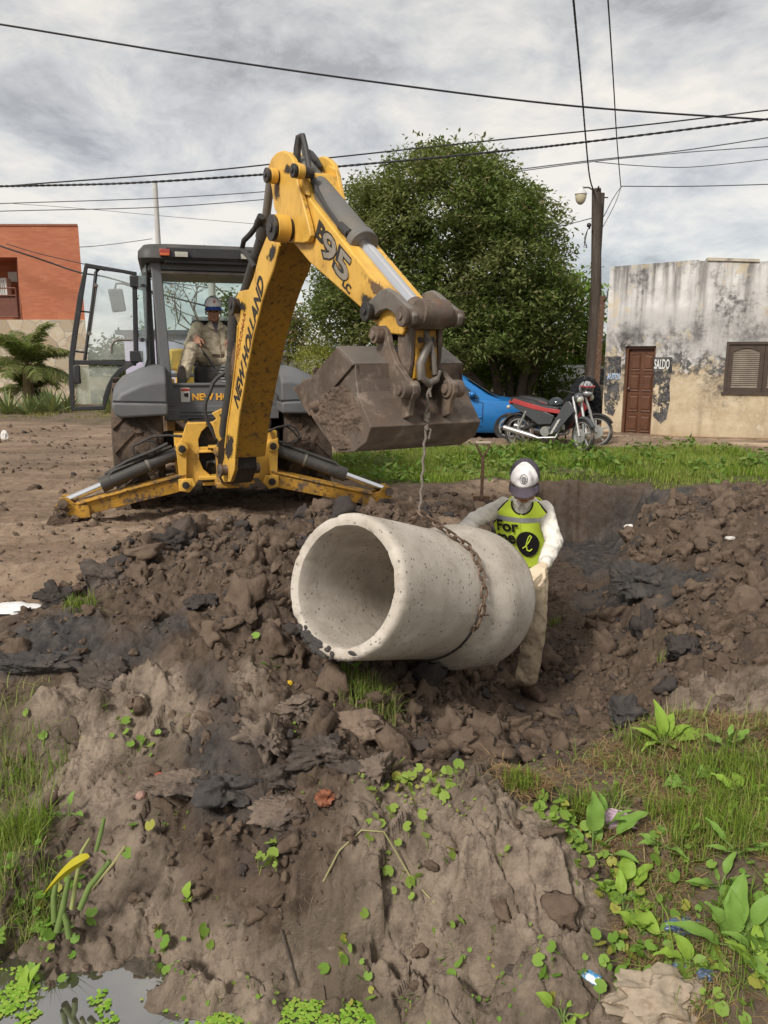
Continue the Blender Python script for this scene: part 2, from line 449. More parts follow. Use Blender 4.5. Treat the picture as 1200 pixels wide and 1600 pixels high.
# heap of spoil left of the pipe
for p in ((300, 842, 6.0, 'S'), (230, 880, 5.5, 'S'), (380, 838, 5.95, 'S'), (470, 850, 5.8, 'S'), (160, 925, 5.2, 'S'), (420, 900, 5.15, 'S'), (330, 930, 4.9, 'S'), (250, 950, 4.8, 'S'),
          (400, 960, 4.55, 'S'), (330, 1000, 4.35, 'S'), (430, 1010, 4.3, 'S'), (200, 985, 4.5, 'S'), (520, 830, 6.0, 'S'), (600, 820, 6.4, 'S'), (690, 800, 7.2, 'S')): gy(*p)
gy(60, 935, 5.35, 'R'); gy(0, 960, 5.2, 'R'); gy(100, 915, 5.5, 'R'); gw(-4.5, 5.2, -.03, 'R')
# smeared wet clay on the left
for p in ((130, 1000, 4.42, 'W'), (50, 1010, 4.35, 'W'), (200, 1015, 4.35, 'W'), (60, 1075, 3.98, 'C'), (150, 1075, 3.95, 'C'), (270, 965, 4.62, 'W')): gy(*p)
# clay shelf nearer
for p in ((60, 1100, 4.12, 'B'), (150, 1110, 4.10, 'C'), (250, 1090, 4.05, 'C'), (200, 1160, 3.88, 'C'), (100, 1180, 3.84, 'C'), (290, 1130, 3.86, 'C'), (260, 1190, 3.66, 'C'), (30, 1200, 3.82, 'B'),
          (150, 1250, 3.56, 'C'), (220, 1270, 3.44, 'C'), (60, 1300, 3.38, 'B'), (150, 1340, 3.24, 'C'), (230, 1350, 3.17, 'C'), (20, 1400, 3.09, 'C'), (100, 1420, 3.04, 'C')): gy(*p)
gy(-120, 1200, 3.8, 'B'); gy(-150, 1050, 4.3, 'B')
# ribbed black slab and torn edge
for p in ((330, 1060, 4.05, 'W'), (340, 1110, 3.8, 'W'), (335, 1150, 3.66, 'W'), (395, 1060, 4.05, 'C'), (395, 1110, 3.8, 'C'), (310, 1212, 3.40, 'W'), (380, 1195, 3.45, 'W'), (250, 1215, 3.56, 'C')): gy(*p)
for p in ((300, 1285, 3.39, 'S'), (360, 1278, 3.40, 'W'), (260, 1275, 3.37, 'S'), (420, 1262, 3.40, 'S'), (330, 1300, 3.30, 'W'), (340, 1330, 3.14, 'S')): gy(*p)
for p in ((450, 1095, 3.92, 'S'), (500, 1080, 4.0, 'S'), (470, 1150, 3.6, 'S'), (430, 1170, 3.52, 'S'), (520, 1180, 3.55, 'S'), (490, 1220, 3.38, 'S'), (570, 1070, 4.12, 'B'), (560, 1140, 3.8, 'S'), (600, 1190, 3.6, 'S'), (540, 1040, 4.2, 'S'), (470, 1040, 4.2, 'S')): gy(*p)
# bottom of the cut under and beyond the pipe
for p in ((640, 1090, 4.3, 'S'), (690, 1080, 4.62, 'S'), (640, 1140, 4.05, 'S'), (710, 1150, 4.05, 'S'), (690, 1195, 3.75, 'S'), (780, 1185, 3.95, 'S'), (750, 1130, 4.4, 'S')): gy(*p)
for p in ((750, 1066, -0.80, 'S'), (800, 1100, -0.80, 'S'), (830, 1090, -0.80, 'S'), (870, 1050, -0.80, 'S'), (900, 1000, -0.80, 'S'), (930, 950, -0.79, 'W'), (945, 900, -0.77, 'W'), (960, 865, -0.74, 'W'),
          (985, 850, -0.72, 'W'), (890, 1130, -0.80, 'S'), (950, 1195, -0.78, 'S'), (880, 1185, -0.72, 'S'), (870, 900, -0.78, 'S'), (860, 960, -0.8, 'S'), (900, 870, -0.75, 'W')): gz(*p)
# lip of the cut: far wall and left wall
for a, b in (((2.05, 9.95), (0.13, -0.14)), ((2.45, 10.0), (0.0, -0.14)), ((2.9, 10.0), (0.0, -0.14)), ((3.3, 10.0), (-0.05, -0.14))):
    gw(a[0], a[1], 0.0, 'G'); gw(a[0], a[1] - .6, -0.1, 'W'); gw(a[0], a[1] + 0.3, 0.03, 'G')
for x, y in ((1.9, 9.2), (1.65, 8.3), (1.4, 7.4), (1.15, 6.6)):
    gw(x, y, -0.02, 'S'); gw(x + 0.16, y - 0.03, -0.66, 'S'); gw(x - 0.35, y + .1, 0.02, 'R')
gw(0.75, 6.0, -0.02, 'S'); gw(0.95, 5.9, -0.6, 'S'); gw(0.35, 5.4, -0.1, 'S'); gw(0.62, 5.4, -0.62, 'S'); gw(0.2, 6.2, 0.02, 'S'); gw(0.0, 5.0, -0.12, 'S')
# heap of spoil on the right
for p in ((1060, 800, 7.4, 'S'), (1120, 800, 7.1, 'S'), (1200, 790, 6.9, 'S'), (1010, 805, 8.4, 'S'), (1045, 845, 7.2, 'S'), (1010, 870, 7.2, 'S'), (990, 920, 6.4, 'W'), (1040, 930, 6.0, 'W'), (970, 990, 6.0, 'S'),
          (1100, 850, 6.4, 'S'), (1100, 950, 5.4, 'S'), (1100, 1040, 4.6, 'S'), (1160, 1090, 4.15, 'C'), (1100, 1090, 4.25, 'C'), (1010, 1050, 4.95, 'S'), (1010, 1100, 4.45, 'S'), (955, 1090, 4.8, 'S'), (935, 1030, 5.5, 'S'),
          (1200, 850, 6.1, 'S'), (1200, 930, 5.3, 'S'), (1200, 1010, 4.6, 'S'), (1300, 900, 5.6, 'S'), (1300, 830, 6.3, 'S'), (1350, 1000, 4.6, 'S'), (1030, 1000, 5.3, 'S'), (1200, 1080, 4.1, 'C')): gy(*p)
gw(5.5, 8.2, 0.0, 'S'); gw(4.2, 8.9, 0.02, 'S'); gw(7, 7, 0.1, 'S'); gw(7, 5, 0.0, 'B')
# weedy bank on the right
for p in ((990, 1130, 4.05, 'B'), (1015, 1180, 3.7, 'B'), (1010, 1235, 3.4, 'B'), (1050, 1150, 3.8, 'B'), (1100, 1150, 3.75, 'B'), (1200, 1150, 3.6, 'B'), (1100, 1230, 3.3, 'B'), (1200, 1250, 3.1, 'B'), (1000, 1300, 3.05, 'B'),
          (1100, 1330, 2.85, 'B'), (1200, 1400, 2.6, 'B'), (1000, 1400, 2.78, 'B'), (1100, 1450, 2.55, 'B'), (1000, 1500, 2.6, 'B'), (1100, 1580, 2.28, 'B'), (1200, 1580, 2.2, 'B'), (1000, 1590, 2.38, 'B'), (940, 1250, 3.25, 'B'), (880, 1235, 3.3, 'B'), (1300, 1300, 2.8, 'B')): gy(*p)
gw(1.4, 1.6, -0.8, 'B'); gw(2.6, 2.0, -0.3, 'B'); gw(3.5, 3.2, -0.12, 'B'); gw(4.5, 4, -0.05, 'B')
# cracked clay hump in front
for p in ((600, 1262, 3.18, 'C'), (720, 1235, 3.22, 'C'), (660, 1300, 3.0, 'C'), (800, 1280, 3.06, 'C'), (870, 1320, 2.93, 'C'), (560, 1330, 3.0, 'C'), (700, 1380, 2.83, 'C'), (800, 1400, 2.78, 'C'), (900, 1400, 2.76, 'C'), (940, 1490, 2.60, 'C'),
          (600, 1420, 2.84, 'C'), (500, 1360, 3.0, 'S'), (420, 1340, 3.08, 'S'), (430, 1420, 2.9, 'S'), (500, 1450, 2.84, 'C'), (700, 1480, 2.68, 'C'), (820, 1500, 2.62, 'C'), (600, 1510, 2.72, 'C'), (450, 1510, 2.77, 'S'), (920, 1570, 2.47, 'C'), (820, 1570, 2.5, 'C'), (700, 1555, 2.58, 'C'), (380, 1440, 2.92, 'S')): gy(*p)
WATER_Z = -0.97
# bank meets the water, then the bed
for u, v in ((-40, 1535), (60, 1530), (150, 1512), (215, 1505), (262, 1540), (330, 1556), (400, 1560), (500, 1562), (620, 1566), (700, 1572), (760, 1590)): gz(u, v, WATER_Z - 0.012, 'C')
for u, v in ((330, 1535), (420, 1535), (520, 1538), (620, 1540), (270, 1510)): gy(u, v, (CAM_H - WATER_Z - .10) / -ray(u, v).z * ray(u, v).y, 'C')
for u, v in ((330, 1590), (450, 1590), (560, 1592), (660, 1596)): gz(u, v, WATER_Z - 0.05, 'C')
for x, y in ((-1.6, 2.55), (-1, 2.45), (-.4, 2.35), (0.1, 2.28), (0.5, 2.2), (-2.5, 2.5), (-1, 1.8), (0, 1.5), (0.7, 1.6)): gw(x, y, -1.12, 'C')
for x, y in ((-4, 4.1), (-5, 4.6)): gw(x, y, -0.2, 'B')
for x, y in ((-2, 0.6), (0, 0.4), (2, 0.4), (-5, 0.5), (5, 0.5), (0, -3), (-6, -3), (6, -3)): gw(x, y, 0.0, 'B')
gw(-4, 2.7, -1.0, 'C'); gw(-6, 2.6, -1.0, 'C')
PT_A = np.array([p[:3] for p in PT]); PT_T = [p[3] for p in PT]
KINDS5 = 'RSCWGB'
_d = np.hypot(PT_A[:, None, 0] - PT_A[None, :, 0], PT_A[:, None, 1] - PT_A[None, :, 1])
_phi = np.sqrt(_d ** 2 + 0.05 ** 2)
_n = len(PT_A)
_A = np.zeros((_n + 1, _n + 1)); _A[:_n, :_n] = _phi + np.eye(_n) * -0.015; _A[:_n, _n] = 1; _A[_n, :_n] = 1
_W = np.linalg.solve(_A, np.concatenate([PT_A[:, 2], [0]]))
_TI = np.array([[1.0 if t == k else 0.0 for k in KINDS5] for t in PT_T])
def ground_field(x, y):
    """height and the six soil weights at world x, y (1-d arrays)"""
    Z = np.empty(x.shape); K = np.empty(x.shape + (6,))
    wx = x + 0.10 * fbm(x * 2.6, y * 2.6, 3, 5); wy = y + 0.10 * fbm(x * 2.6 + 9, y * 2.6, 3, 6)
    for i in range(0, len(x), 20000):
        sl = slice(i, i + 20000)
        d = np.hypot(x[sl, None] - PT_A[None, :, 0], y[sl, None] - PT_A[None, :, 1])
        Z[sl] = np.sqrt(d ** 2 + 0.0025) @ _W[:-1] + _W[-1]
        d = np.hypot(wx[sl, None] - PT_A[None, :, 0], wy[sl, None] - PT_A[None, :, 1])
        q = 1 / (d ** 3.2 + 0.002); K[sl] = (q @ _TI) / q.sum(1)[:, None]
    far = np.clip((np.hypot(x, y - 6) - 17) / 5, 0, 1); far = far * far * (3 - 2 * far)
    base = np.where(y > 6, 0.05, -0.02)
    Z = Z * (1 - far) + base * far
    K = K * (1 - far[:, None]); K[:, 0] += far * (y > 6) ; K[:, 5] += far * (y <= 6)
    R_, S_, C_, W_, G_, B_ = [K[:, j] for j in range(6)]
    near = np.clip((20 - y) / 6, 0, 1)
    # bare cut face at the head of the trench
    cut = ((x > 1.85) & (x < 3.5) & (y > 9.0) & (y < 9.985)).astype(float); G_ = G_ * (1 - cut); K[:, 4] = G_; K[:, 3] = K[:, 3] + cut * .35; K[:, 1] = K[:, 1] + cut * .35
    # dug soil: lumps of several sizes
    ux = x + 0.05 * fbm(x * 7, y * 7, 2, 21); uy = y + 0.05 * fbm(x * 7 + 4, y * 7, 2, 22)
    S_ = S_ * (1 - .8 * np.exp(-(((x - 1.05) / .34) ** 2 + ((y - 5.12) / .36) ** 2)))
    lump = 0
    for sc, amp, sd_ in ((2.6, 0.085, 31), (5.2, 0.060, 33), (10.5, 0.036, 35), (22, 0.018, 37)):
        f1, f2, cid = worley(ux * sc, uy * sc, sd_)
        dome = np.sqrt(np.clip(1 - (f1 / 0.72) ** 2, 0, 1)) * (0.25 + 0.75 * cid)
        lump = lump + amp * (dome - 0.35)
    rag = ridged(x * 4.2, y * 4.2, 6, 61) * 0.065 + ridged(x * 15, y * 15, 4, 63) * 0.022
    # torn clay: smooth with cracks and small steps
    cx = x + 0.09 * fbm(x * 4, y * 4, 3, 41); cy = y + 0.09 * fbm(x * 4 + 3, y * 4, 3, 42)
    f1, f2, cid = worley(cx * 3.0, cy * 3.0, 43); crack = np.clip(1 - (f2 - f1) / 0.07, 0, 1)
    g1, g2, gid = worley(cx * 7.5, cy * 7.5, 45); crack2 = np.clip(1 - (g2 - g1) / 0.10, 0, 1)
    brk = np.clip(fbm(x * 1.7, y * 1.7, 2, 47) * 3 + 0.45, 0, 1)
    clay = fbm(x * 3, y * 3, 5, 44) * 0.11 + (cid - 0.5) * 0.055 + (gid - .5) * 0.026 * brk - crack * 0.075 * brk - crack2 * 0.034 * brk + fbm(x * 18, y * 18, 4, 49) * 0.018 + ridged(x * 7, y * 7, 5, 48) * 0.030
    fl = flakes(cx * 2.6, cy * 2.6, 201) * .060 + flakes(cx * 6.5, cy * 6.5, 203) * .032 + flakes(ux * 15, uy * 15, 205) * .014 + flakes(ux * 33, uy * 33, 207) * .006
    clay = clay * .9 + fl * 1.5 * np.clip(.8 + .9 * fbm(x * 1.6, y * 1.6, 2, 209), .25, 1.3); lump = lump + fl * .45
    smear = fbm(x * 5 + y * 2, y * 1.2, 4, 51) * 0.06 + ridged(x * 9 + y * 5, y * 2.0 - x, 3, 53) * 0.028
    rut = np.sin((x * 0.35 + y) * 5.5 + 2.0 * fbm(x * .5, y * .5, 2, 71)) * 0.024 + ridged(x * 0.8, y * 4.5, 4, 72) * 0.055 + ridged(x * 5, y * 7, 5, 73) * 0.040
    h1, h2, hid = worley(x * 6, y * 6, 75)
    rut = rut + np.clip(0.28 - h1, 0, 1) * (hid > 0.80) * 0.12
    turf = fbm(x * 2.5, y * 2.5, 4, 81) * 0.05
    bank = fbm(x * 4, y * 4, 4, 83) * 0.05 + (lump * 0.25)
    Z = Z + near * (S_ * (lump + rag * 0.8) + C_ * clay + W_ * (smear + lump * 0.35) + R_ * rut + G_ * turf + B_ * bank)
    edge_ = 1.95 - (9.95 - y) * .272; cm_ = np.clip((x - edge_ - .05 * fbm(x * 3, y * 3, 3, 95)) / .06, 0, 1) * np.clip((3.36 - (9.8 - y) * .43 - x + .10 * fbm(x * 3, y * 3, 3, 96)) / .30, 0, 1) * np.clip((9.93 + .06 * fbm(x * 4, y * 0 + 3.3, 3, 97) - y) / .07, 0, 1) * np.clip((y - 5.9) / .9, 0, 1)
    Z = Z * (1 - cm_) + np.minimum(Z, -.76 + .05 * fbm(x * 5, y * 5, 4, 98) + ridged(x * 9, y * 4, 4, 99) * .03) * cm_
    # furrows of the ribbed slab
    e = np.exp(-(((x + 0.79) / 0.16) ** 4 + ((y - 3.9) / 0.26) ** 4))
    Z = Z + e * 0.02 * np.cos((x + 0.82) * 2 * np.pi / 0.105) * W_
    return Z, K
def ground_z(x, y):
    return float(ground_field(np.array([float(x)]), np.array([float(y)]))[0][0])

def _axis(parts):
    a = [parts[0][0]]
    for x0, x1, s0, s1 in parts:
        x = x0
        while x < x1 - 1e-6:
            t = (x - x0) / (x1 - x0); x += s0 + (s1 - s0) * t; a.append(min(x, x1))
    return np.array(a)
_xs = _axis([(-900, -60, 300, 40), (-60, -12, 12, 1.0), (-12, -4.6, 0.22, 0.05), (-4.6, -2.2, 0.04, 0.014), (-2.2, 2.2, 0.0085, 0.0085), (2.2, 4.6, 0.014, 0.04), (4.6, 12, 0.06, 0.6), (12, 60, 1.0, 12), (60, 900, 40, 300)])
_ys = _axis([(-60, -4, 10, 1.5), (-4, 1.9, 0.5, 0.08), (1.9, 2.3, 0.03, 0.012), (2.3, 4.6, 0.007, 0.010), (4.6, 8, 0.010, 0.024), (8, 10.3, 0.026, 0.03), (10.3, 22, 0.04, 0.25), (22, 80, 1, 12), (80, 1500, 40, 300)])
_gx, _gy = np.meshgrid(_xs, _ys)
_gz, _gk = ground_field(_gx.ravel(), _gy.ravel())
_nx, _ny = len(_xs), len(_ys)
_i = (np.arange(_ny - 1)[:, None] * _nx + np.arange(_nx - 1)[None, :]).ravel()
ground = np_mesh('ground', np.stack([_gx.ravel(), _gy.ravel(), _gz], 1), np.stack([_i, _i + 1, _i + 1 + _nx, _i + _nx], 1), smooth=True)
for j, k in enumerate(('road', 'spoil', 'clay', 'wetclay', 'turf', 'bank')):
    a = ground.data.attributes.new(k, 'FLOAT', 'POINT'); a.data.foreach_set('value', _gk[:, j].astype(np.float32))
tag(ground, kind='structure')

def soil_material(name, kinds=True):
    b = NB(name)
    n1 = b.noise(2.2, 9, 0.62); n2 = b.noise(11, 9, 0.68); n3 = b.noise(55, 6, 0.7)
    mot = b.math('MULTIPLY_ADD', n2, 0.6); b.t.nodes[-1].inputs[2].default_value = 0.2
    spoil = b.mix(b.mr(n2, 0.35, 0.68), (0.066, 0.046, 0.032), (0.155, 0.112, 0.081))
    spoil = b.mix(b.mr(n1, 0.50, 0.66), spoil, (0.095, 0.067, 0.050))
    spoil = b.mix(b.mr(b.noise(1.1, 8, 0.6), 0.56, 0.70), spoil, (0.060, 0.050, 0.045))
    spoil = b.mix(b.mr(n3, 0.60, 0.78, 0, 0.5), spoil, (0.20, 0.155, 0.122))
    road = b.mix(b.mr(b.noise(0.9, 8, 0.6, stretch=(0.5, 1.6, 1)), 0.38, 0.64), (0.175, 0.122, 0.083), (0.315, 0.232, 0.165))
    road = b.mix(b.mr(n2, 0.50, 0.72), road, (0.135, 0.092, 0.063))
    road = b.mix(b.mr(n3, 0.62, 0.75, 0, .7), road, (0.42, 0.33, 0.26))
    clay = b.mix(b.mr(n1, 0.40, 0.60), (0.150, 0.114, 0.084), (0.320, 0.252, 0.192))
    clay = b.mix(b.mr(n2, 0.48, 0.66, 0, .85), clay, (0.118, 0.090, 0.069))
    clay = b.mix(b.mr(b.noise(3.4, 9, .72), 0.55, 0.63, 0, .6), clay, (0.110, 0.084, 0.066))
    clay = b.mix(b.mr(b.noise(28, 6, 0.7), 0.60, 0.74, 0, .7), clay, (0.33, 0.27, 0.22))
    wet = b.mix(b.mr(n2, 0.40, 0.66), (0.033, 0.031, 0.031), (0.098, 0.084, 0.075))
    wet = b.mix(b.mr(n1, 0.50, 0.64), wet, (0.11, 0.085, 0.068))
    turf = b.mix(b.mr(n2, 0.4, 0.66), (0.045, 0.06, 0.016), (0.14, 0.12, 0.055))
    bank = b.mix(b.mr(n2, 0.36, 0.62), (0.095, 0.068, 0.046), (0.20, 0.15, 0.105))
    bank = b.mix(b.mr(n1, 0.50, 0.62, 0, .6), bank, (0.07, 0.075, 0.03))
    c = spoil
    def sharp(k): return b.mr(b.math('ADD', b.attr(k), b.mr(n2, 0.2, 0.8, -0.22, 0.22)), 0.36, 0.60)
    for k, q in (('road', road), ('clay', clay), ('wetclay', wet), ('turf', turf), ('bank', bank)):
        c = b.mix(sharp(k), c, q)
    rough = b.mixf(sharp('wetclay'), 0.92, b.mr(n3, 0.3, 0.7, 0.38, 0.65))
    bump = b.math('ADD', b.math('ADD', b.math('MULTIPLY', n2, 1.0), b.math('MULTIPLY', n3, 0.55)), b.math('MULTIPLY', b.noise(170, 5, .7), .22))
    return b.bsdf(c, rough, 0, bump, 0.85, 0.035, 0.25)
ground.data.materials.append(soil_material('ground_soil'))

# ------------------------------------------------------------------ ditch water
b = NB('ditch_water')
bw = b.bsdf(b.mix(b.mr(b.noise(2.5, 4), 0.4, 0.65), (0.050, 0.044, 0.036), (0.075, 0.066, 0.053)), 0.05, 0, b.noise(9, 3), 0.05, 0.01, 1.0)
b.p.inputs['Coat Weight'].default_value = 1.0; b.p.inputs['Coat IOR'].default_value = 2.3; b.p.inputs['Coat Roughness'].default_value = 0.02
mbw = MB(); mbw.add([(-30, 0.9, WATER_Z), (1.2, 0.9, WATER_Z), (1.2, 3.1, WATER_Z), (-30, 3.1, WATER_Z)], [(0, 1, 2, 3)])
_t = bw.node_tree; _g = _t.nodes.new('ShaderNodeBsdfGlossy'); _g.inputs['Roughness'].default_value = .03; _m = _t.nodes.new('ShaderNodeMixShader'); _m.inputs[0].default_value = .15
_t.links.new(b.p.outputs[0], _m.inputs[1]); _t.links.new(_g.outputs[0], _m.inputs[2]); _t.links.new(_m.outputs[0], b.out.inputs['Surface'])
tag(mbw.build('water', bw), kind='structure')

# ------------------------------------------------------------------ loose soil clods
def clod_shape(seed, sub=2, rough=0.35, flat=0.8):
    bm = bmesh.new(); bmesh.ops.create_icosphere(bm, subdivisions=sub, radius=1)
    rs = random.Random(seed); off = Vector((rs.uniform(-50, 50), rs.uniform(-50, 50), rs.uniform(-50, 50)))
    for v in bm.verts:
        p = v.co.copy()
        d = 1 + rough * mnoise.noise(p * 1.3 + off) * 1.6 + rough * 0.7 * mnoise.noise(p * 2.9 + off)
        v.co = p * d
    for k in range(7):
        nn = Vector((rs.gauss(0, 1), rs.gauss(0, 1), rs.gauss(0, 1))).normalized(); lim = rs.uniform(0.55, 0.85)
        for v in bm.verts:
            e = v.co.dot(nn) - lim
            if e > 0: v.co -= nn * e * 0.92
    for v in bm.verts:
        p = v.co * 1.0
        tb = mnoise.turbulence(p * 2.6 + off, 5, True)
        v.co += p.normalized() * (rough * 0.40 * (tb - 0.75) + rough * 0.26 * mnoise.noise(p * 9 + off))
        v.co.z *= flat
    V = np.array([v.co[:] for v in bm.verts]); F = np.array([[l.index for l in f.verts] for f in bm.faces]); bm.free()
    return V, F
def scatter_shapes(name, shapes, pos, size, m, sink=0.25, stretch=0.35):
    Vs = []; Fs = []; b0 = 0
    for i, (p, s_) in enumerate(zip(pos, size)):
        V, F = shapes[i % len(shapes)]
        q = RNG.normal(size=4); q /= np.linalg.norm(q); w_, x_, y_, z_ = q
        Rm = np.array([[1 - 2 * (y_ * y_ + z_ * z_), 2 * (x_ * y_ - z_ * w_), 2 * (x_ * z_ + y_ * w_)], [2 * (x_ * y_ + z_ * w_), 1 - 2 * (x_ * x_ + z_ * z_), 2 * (y_ * z_ - x_ * w_)], [2 * (x_ * z_ - y_ * w_), 2 * (y_ * z_ + x_ * w_), 1 - 2 * (x_ * x_ + y_ * y_)]])
        sc = s_ * (1 + stretch * RNG.uniform(-1, 1, 3))
        Vs.append((V * sc) @ Rm.T + np.array(p) + np.array([0, 0, s_ * (0.5 - sink)])); Fs.append(F + b0); b0 += len(V)
    return np_mesh(name, np.concatenate(Vs), np.concatenate(Fs), m, smooth=True)
b = NB('soil_clod')
isl = b.n('ShaderNodeNewGeometry').outputs['Random Per Island']
cc = b.mix(b.mr(b.noise(14, 8, 0.65), 0.35, 0.68), (0.062, 0.043, 0.031), (0.150, 0.108, 0.078))
cc = b.mix(b.mr(isl, 0.0, 1.0, 0, 0.7), cc, (0.170, 0.122, 0.088))
cc = b.mix(b.mr(isl, 0.86, 0.9), cc, (0.055, 0.046, 0.042))
m_clod = b.bsdf(cc, 0.92, 0, b.noise(45, 8, 0.7), 0.7, 0.02, 0.2)
SH = [clod_shape(i, 3, 0.55, 0.85) for i in range(7)]
SHS = [clod_shape(40 + i, 1, 0.45, 0.85) for i in range(8)]
NC = 90000
cand_x = RNG.uniform(-3.3, 4.4, NC); cand_y = 2.7 + (RNG.random(NC) ** 1.2) * 6.2
cz, ck = ground_field(cand_x, cand_y)
keep = RNG.random(NC) < np.clip(ck[:, 1] * 1.15 - 0.22, 0, 1) * 0.36 * np.clip(.6 + 1.2 * fbm(cand_x * 1.5, cand_y * 1.5, 3, 900), .1, 1) + ck[:, 0] * 0.045 * (cand_y < 8.5) + ck[:, 3] * .06 + ck[:, 2] * .026 * (cand_y < 5)
keep &= np.hypot(cand_x - 1.05, cand_y - 5.15) > .24
in_cut = (cand_x > 1.95 - (9.95 - cand_y) * .272) & (cand_x < 3.25 - (9.8 - cand_y) * .43) & (cand_y > 5.8)
keep &= ~in_cut | (RNG.random(NC) < .3)
px_, py_, pz_ = cand_x[keep], cand_y[keep], cz[keep]
sz_ = np.clip(RNG.lognormal(-4.25, 0.72, keep.sum()), 0.005, 0.085); sz_ = np.where(ck[keep][:, 0] > .5, np.clip(sz_ * .7, .004, .035), sz_)
_k2 = RNG.choice(np.nonzero((ck[:, 1] > .62) & (cand_y > 3.3))[0], 230, replace=False); _k2 = _k2[(np.hypot(cand_x[_k2] - 1.05, cand_y[_k2] - 5.15) > .45) & ~in_cut[_k2]]
px_ = np.concatenate([px_, cand_x[_k2]]); py_ = np.concatenate([py_, cand_y[_k2]]); pz_ = np.concatenate([pz_, cz[_k2]]); sz_ = np.concatenate([sz_, RNG.uniform(.05, .135, len(_k2))])
_b = sz_ > .024
tag(scatter_shapes('soil_clods', SH, np.stack([px_, py_, pz_], 1)[_b], sz_[_b], m_clod, .32), kind='stuff')
tag(scatter_shapes('soil_crumbs', SHS, np.stack([px_, py_, pz_], 1)[~_b], sz_[~_b], m_clod), kind='stuff')

_n3 = 2600; _x = RNG.uniform(-10, -.3, _n3); _y = RNG.uniform(5.8, 18, _n3); _g = ground_field(_x, _y); _ok = (_g[1][:, 0] > .5) & (fbm(_x * .7, _y * .9, 3, 811) + RNG.normal(0, .12, _n3) > .08)
tag(scatter_shapes('road_mud_lumps', SHS, np.stack([_x, _y, _g[0]], 1)[_ok], np.clip(RNG.lognormal(-3.5, .5, _ok.sum()), .012, .08), m_clod, .55), kind='stuff')
def big_clod(u, v, y, size, label, m=None, seed=1, rough=0.4, rz=0.0, name='soil_clod', cat='clod', group='big lumps of dug soil', z=None, tilt=0.0):
    p = at_y(u, v, y); z0 = ground_z(p.x, p.y) if z is None else z
    V, F = clod_shape(seed * 7 + 3, 5, rough * 1.35, 1.0)
    V = V * np.array(size)
    me = bpy.data.meshes.new(name); me.from_pydata(V.tolist(), [], F.tolist()); me.shade_smooth()
    o = link_mesh(name, me, m or m_clod)
    o.location = (p.x, p.y, z0 + size[2] * 0.45); o.rotation_euler = (tilt, rad(8), rz)
    return tag(o, label, cat, group)
m_slab = mat('dark_clay_lump', (0.075, 0.060, 0.050), 0.85, var=0.2, vs=6, layers=[((0.14, 0.11, 0.09), 12, 0.5, 0.7, 0.9)], bump=0.7, bs=22, bd=0.03, spec=0.25)
m_pale = mat('dry_clay_lump', (0.21, 0.155, 0.115), 0.92, var=0.2, vs=7, layers=[((0.11, 0.08, 0.06), 10, 0.52, 0.7, 0.9)], bump=0.6, bs=24, bd=0.03, spec=0.2)
m_blk = mat('black_clay_lump', (0.052, 0.046, 0.043), 0.7, var=0.3, vs=8, layers=[((0.085, 0.068, 0.058), 9, 0.5, 0.7, 0.85)], bump=0.7, bs=30, bd=0.03, spec=0.4)
big_clod(163, 925, 5.15, (0.22, 0.13, 0.15), 'large dark slab of clay standing at the left end of the spoil heap', m_slab, 1, 0.32, rad(-20), tilt=0.3)
big_clod(90, 958, 4.9, (0.13, 0.09, 0.08), 'brown clod at the road edge beside the white bag', m_clod, 2)
big_clod(552, 1165, 3.72, (0.17, 0.11, 0.10), 'pale brown block of dry clay below the grassy tuft under the pipe', m_pale, 3, 0.28, rad(15))
big_clod(1000, 935, 6.3, (0.32, 0.2, 0.16), 'wide black wet clod on the right slope of the trench', m_blk, 4, 0.35, rad(10))
big_clod(1065, 1040, 4.75, (0.17, 0.12, 0.11), 'brown clod overhanging a dark gap above the dry clay patch', m_clod, 5)
big_clod(312, 965, 4.75, (0.10, 0.08, 0.08), 'rounded brown clod low on the front of the left heap', m_clod, 6)
big_clod(280, 875, 5.6, (0.18, 0.12, 0.09), 'broad flat clod near the crest of the left heap', m_clod, 7)
big_clod(975, 1160, 4.35, (0.13, 0.1, 0.09), 'dark clod at the foot of the weedy right bank', m_blk, 8)
big_clod(500, 1195, 3.45, (0.16, 0.11, 0.10), 'ragged torn clod above the front clay hump', m_slab, 9, 0.5)
m_torn = mat('torn_clay', (0.19, 0.145, 0.112), 0.9, var=0.3, vs=6, layers=[((0.085, 0.066, 0.054), 5, 0.46, 0.60, 0.8)], bump=0.7, bs=24, bd=0.03, spec=0.25)
big_clod(275, 1212, 3.44, (0.21, 0.10, 0.075), 'long torn clay slab overhanging the dark hollow', m_torn, 41, 0.42, rad(8))
big_clod(415, 1185, 3.50, (0.15, 0.10, 0.10), 'torn grey brown clay block right of the ribbed black slab', m_torn, 42, 0.5, rad(-30))
big_clod(470, 1130, 3.76, (0.16, 0.12, 0.10), 'ragged clay lump above the torn clods under the pipe mouth', m_torn, 43, 0.5, rad(40))
big_clod(590, 1225, 3.36, (0.12, 0.09, 0.085), 'grey clay lump left of the pennywort on the hump', m_torn, 44, 0.45, rad(70))
big_clod(445, 1250, 3.24, (0.17, 0.10, 0.09), 'cracked clay lump at the top left of the hump', m_torn, 45, 0.45, rad(10))
big_clod(160, 1040, 4.2, (0.24, 0.10, 0.09), 'smeared dark clay ridge at the left edge of the heap', m_slab, 46, 0.42, rad(-15))
big_clod(60, 1030, 4.25, (0.22, 0.10, 0.08), 'smeared black clay ridge near the left picture edge', m_blk, 47, 0.42, rad(12))
big_clod(345, 1205, 3.42, (0.15, 0.10, 0.075), 'wide black clod on the torn clay ledge', m_blk, 10, 0.4)
big_clod(440, 1215, 3.4, (0.13, 0.10, 0.08), 'dark brown clod right of the black clod on the ledge', m_slab, 12, 0.45)
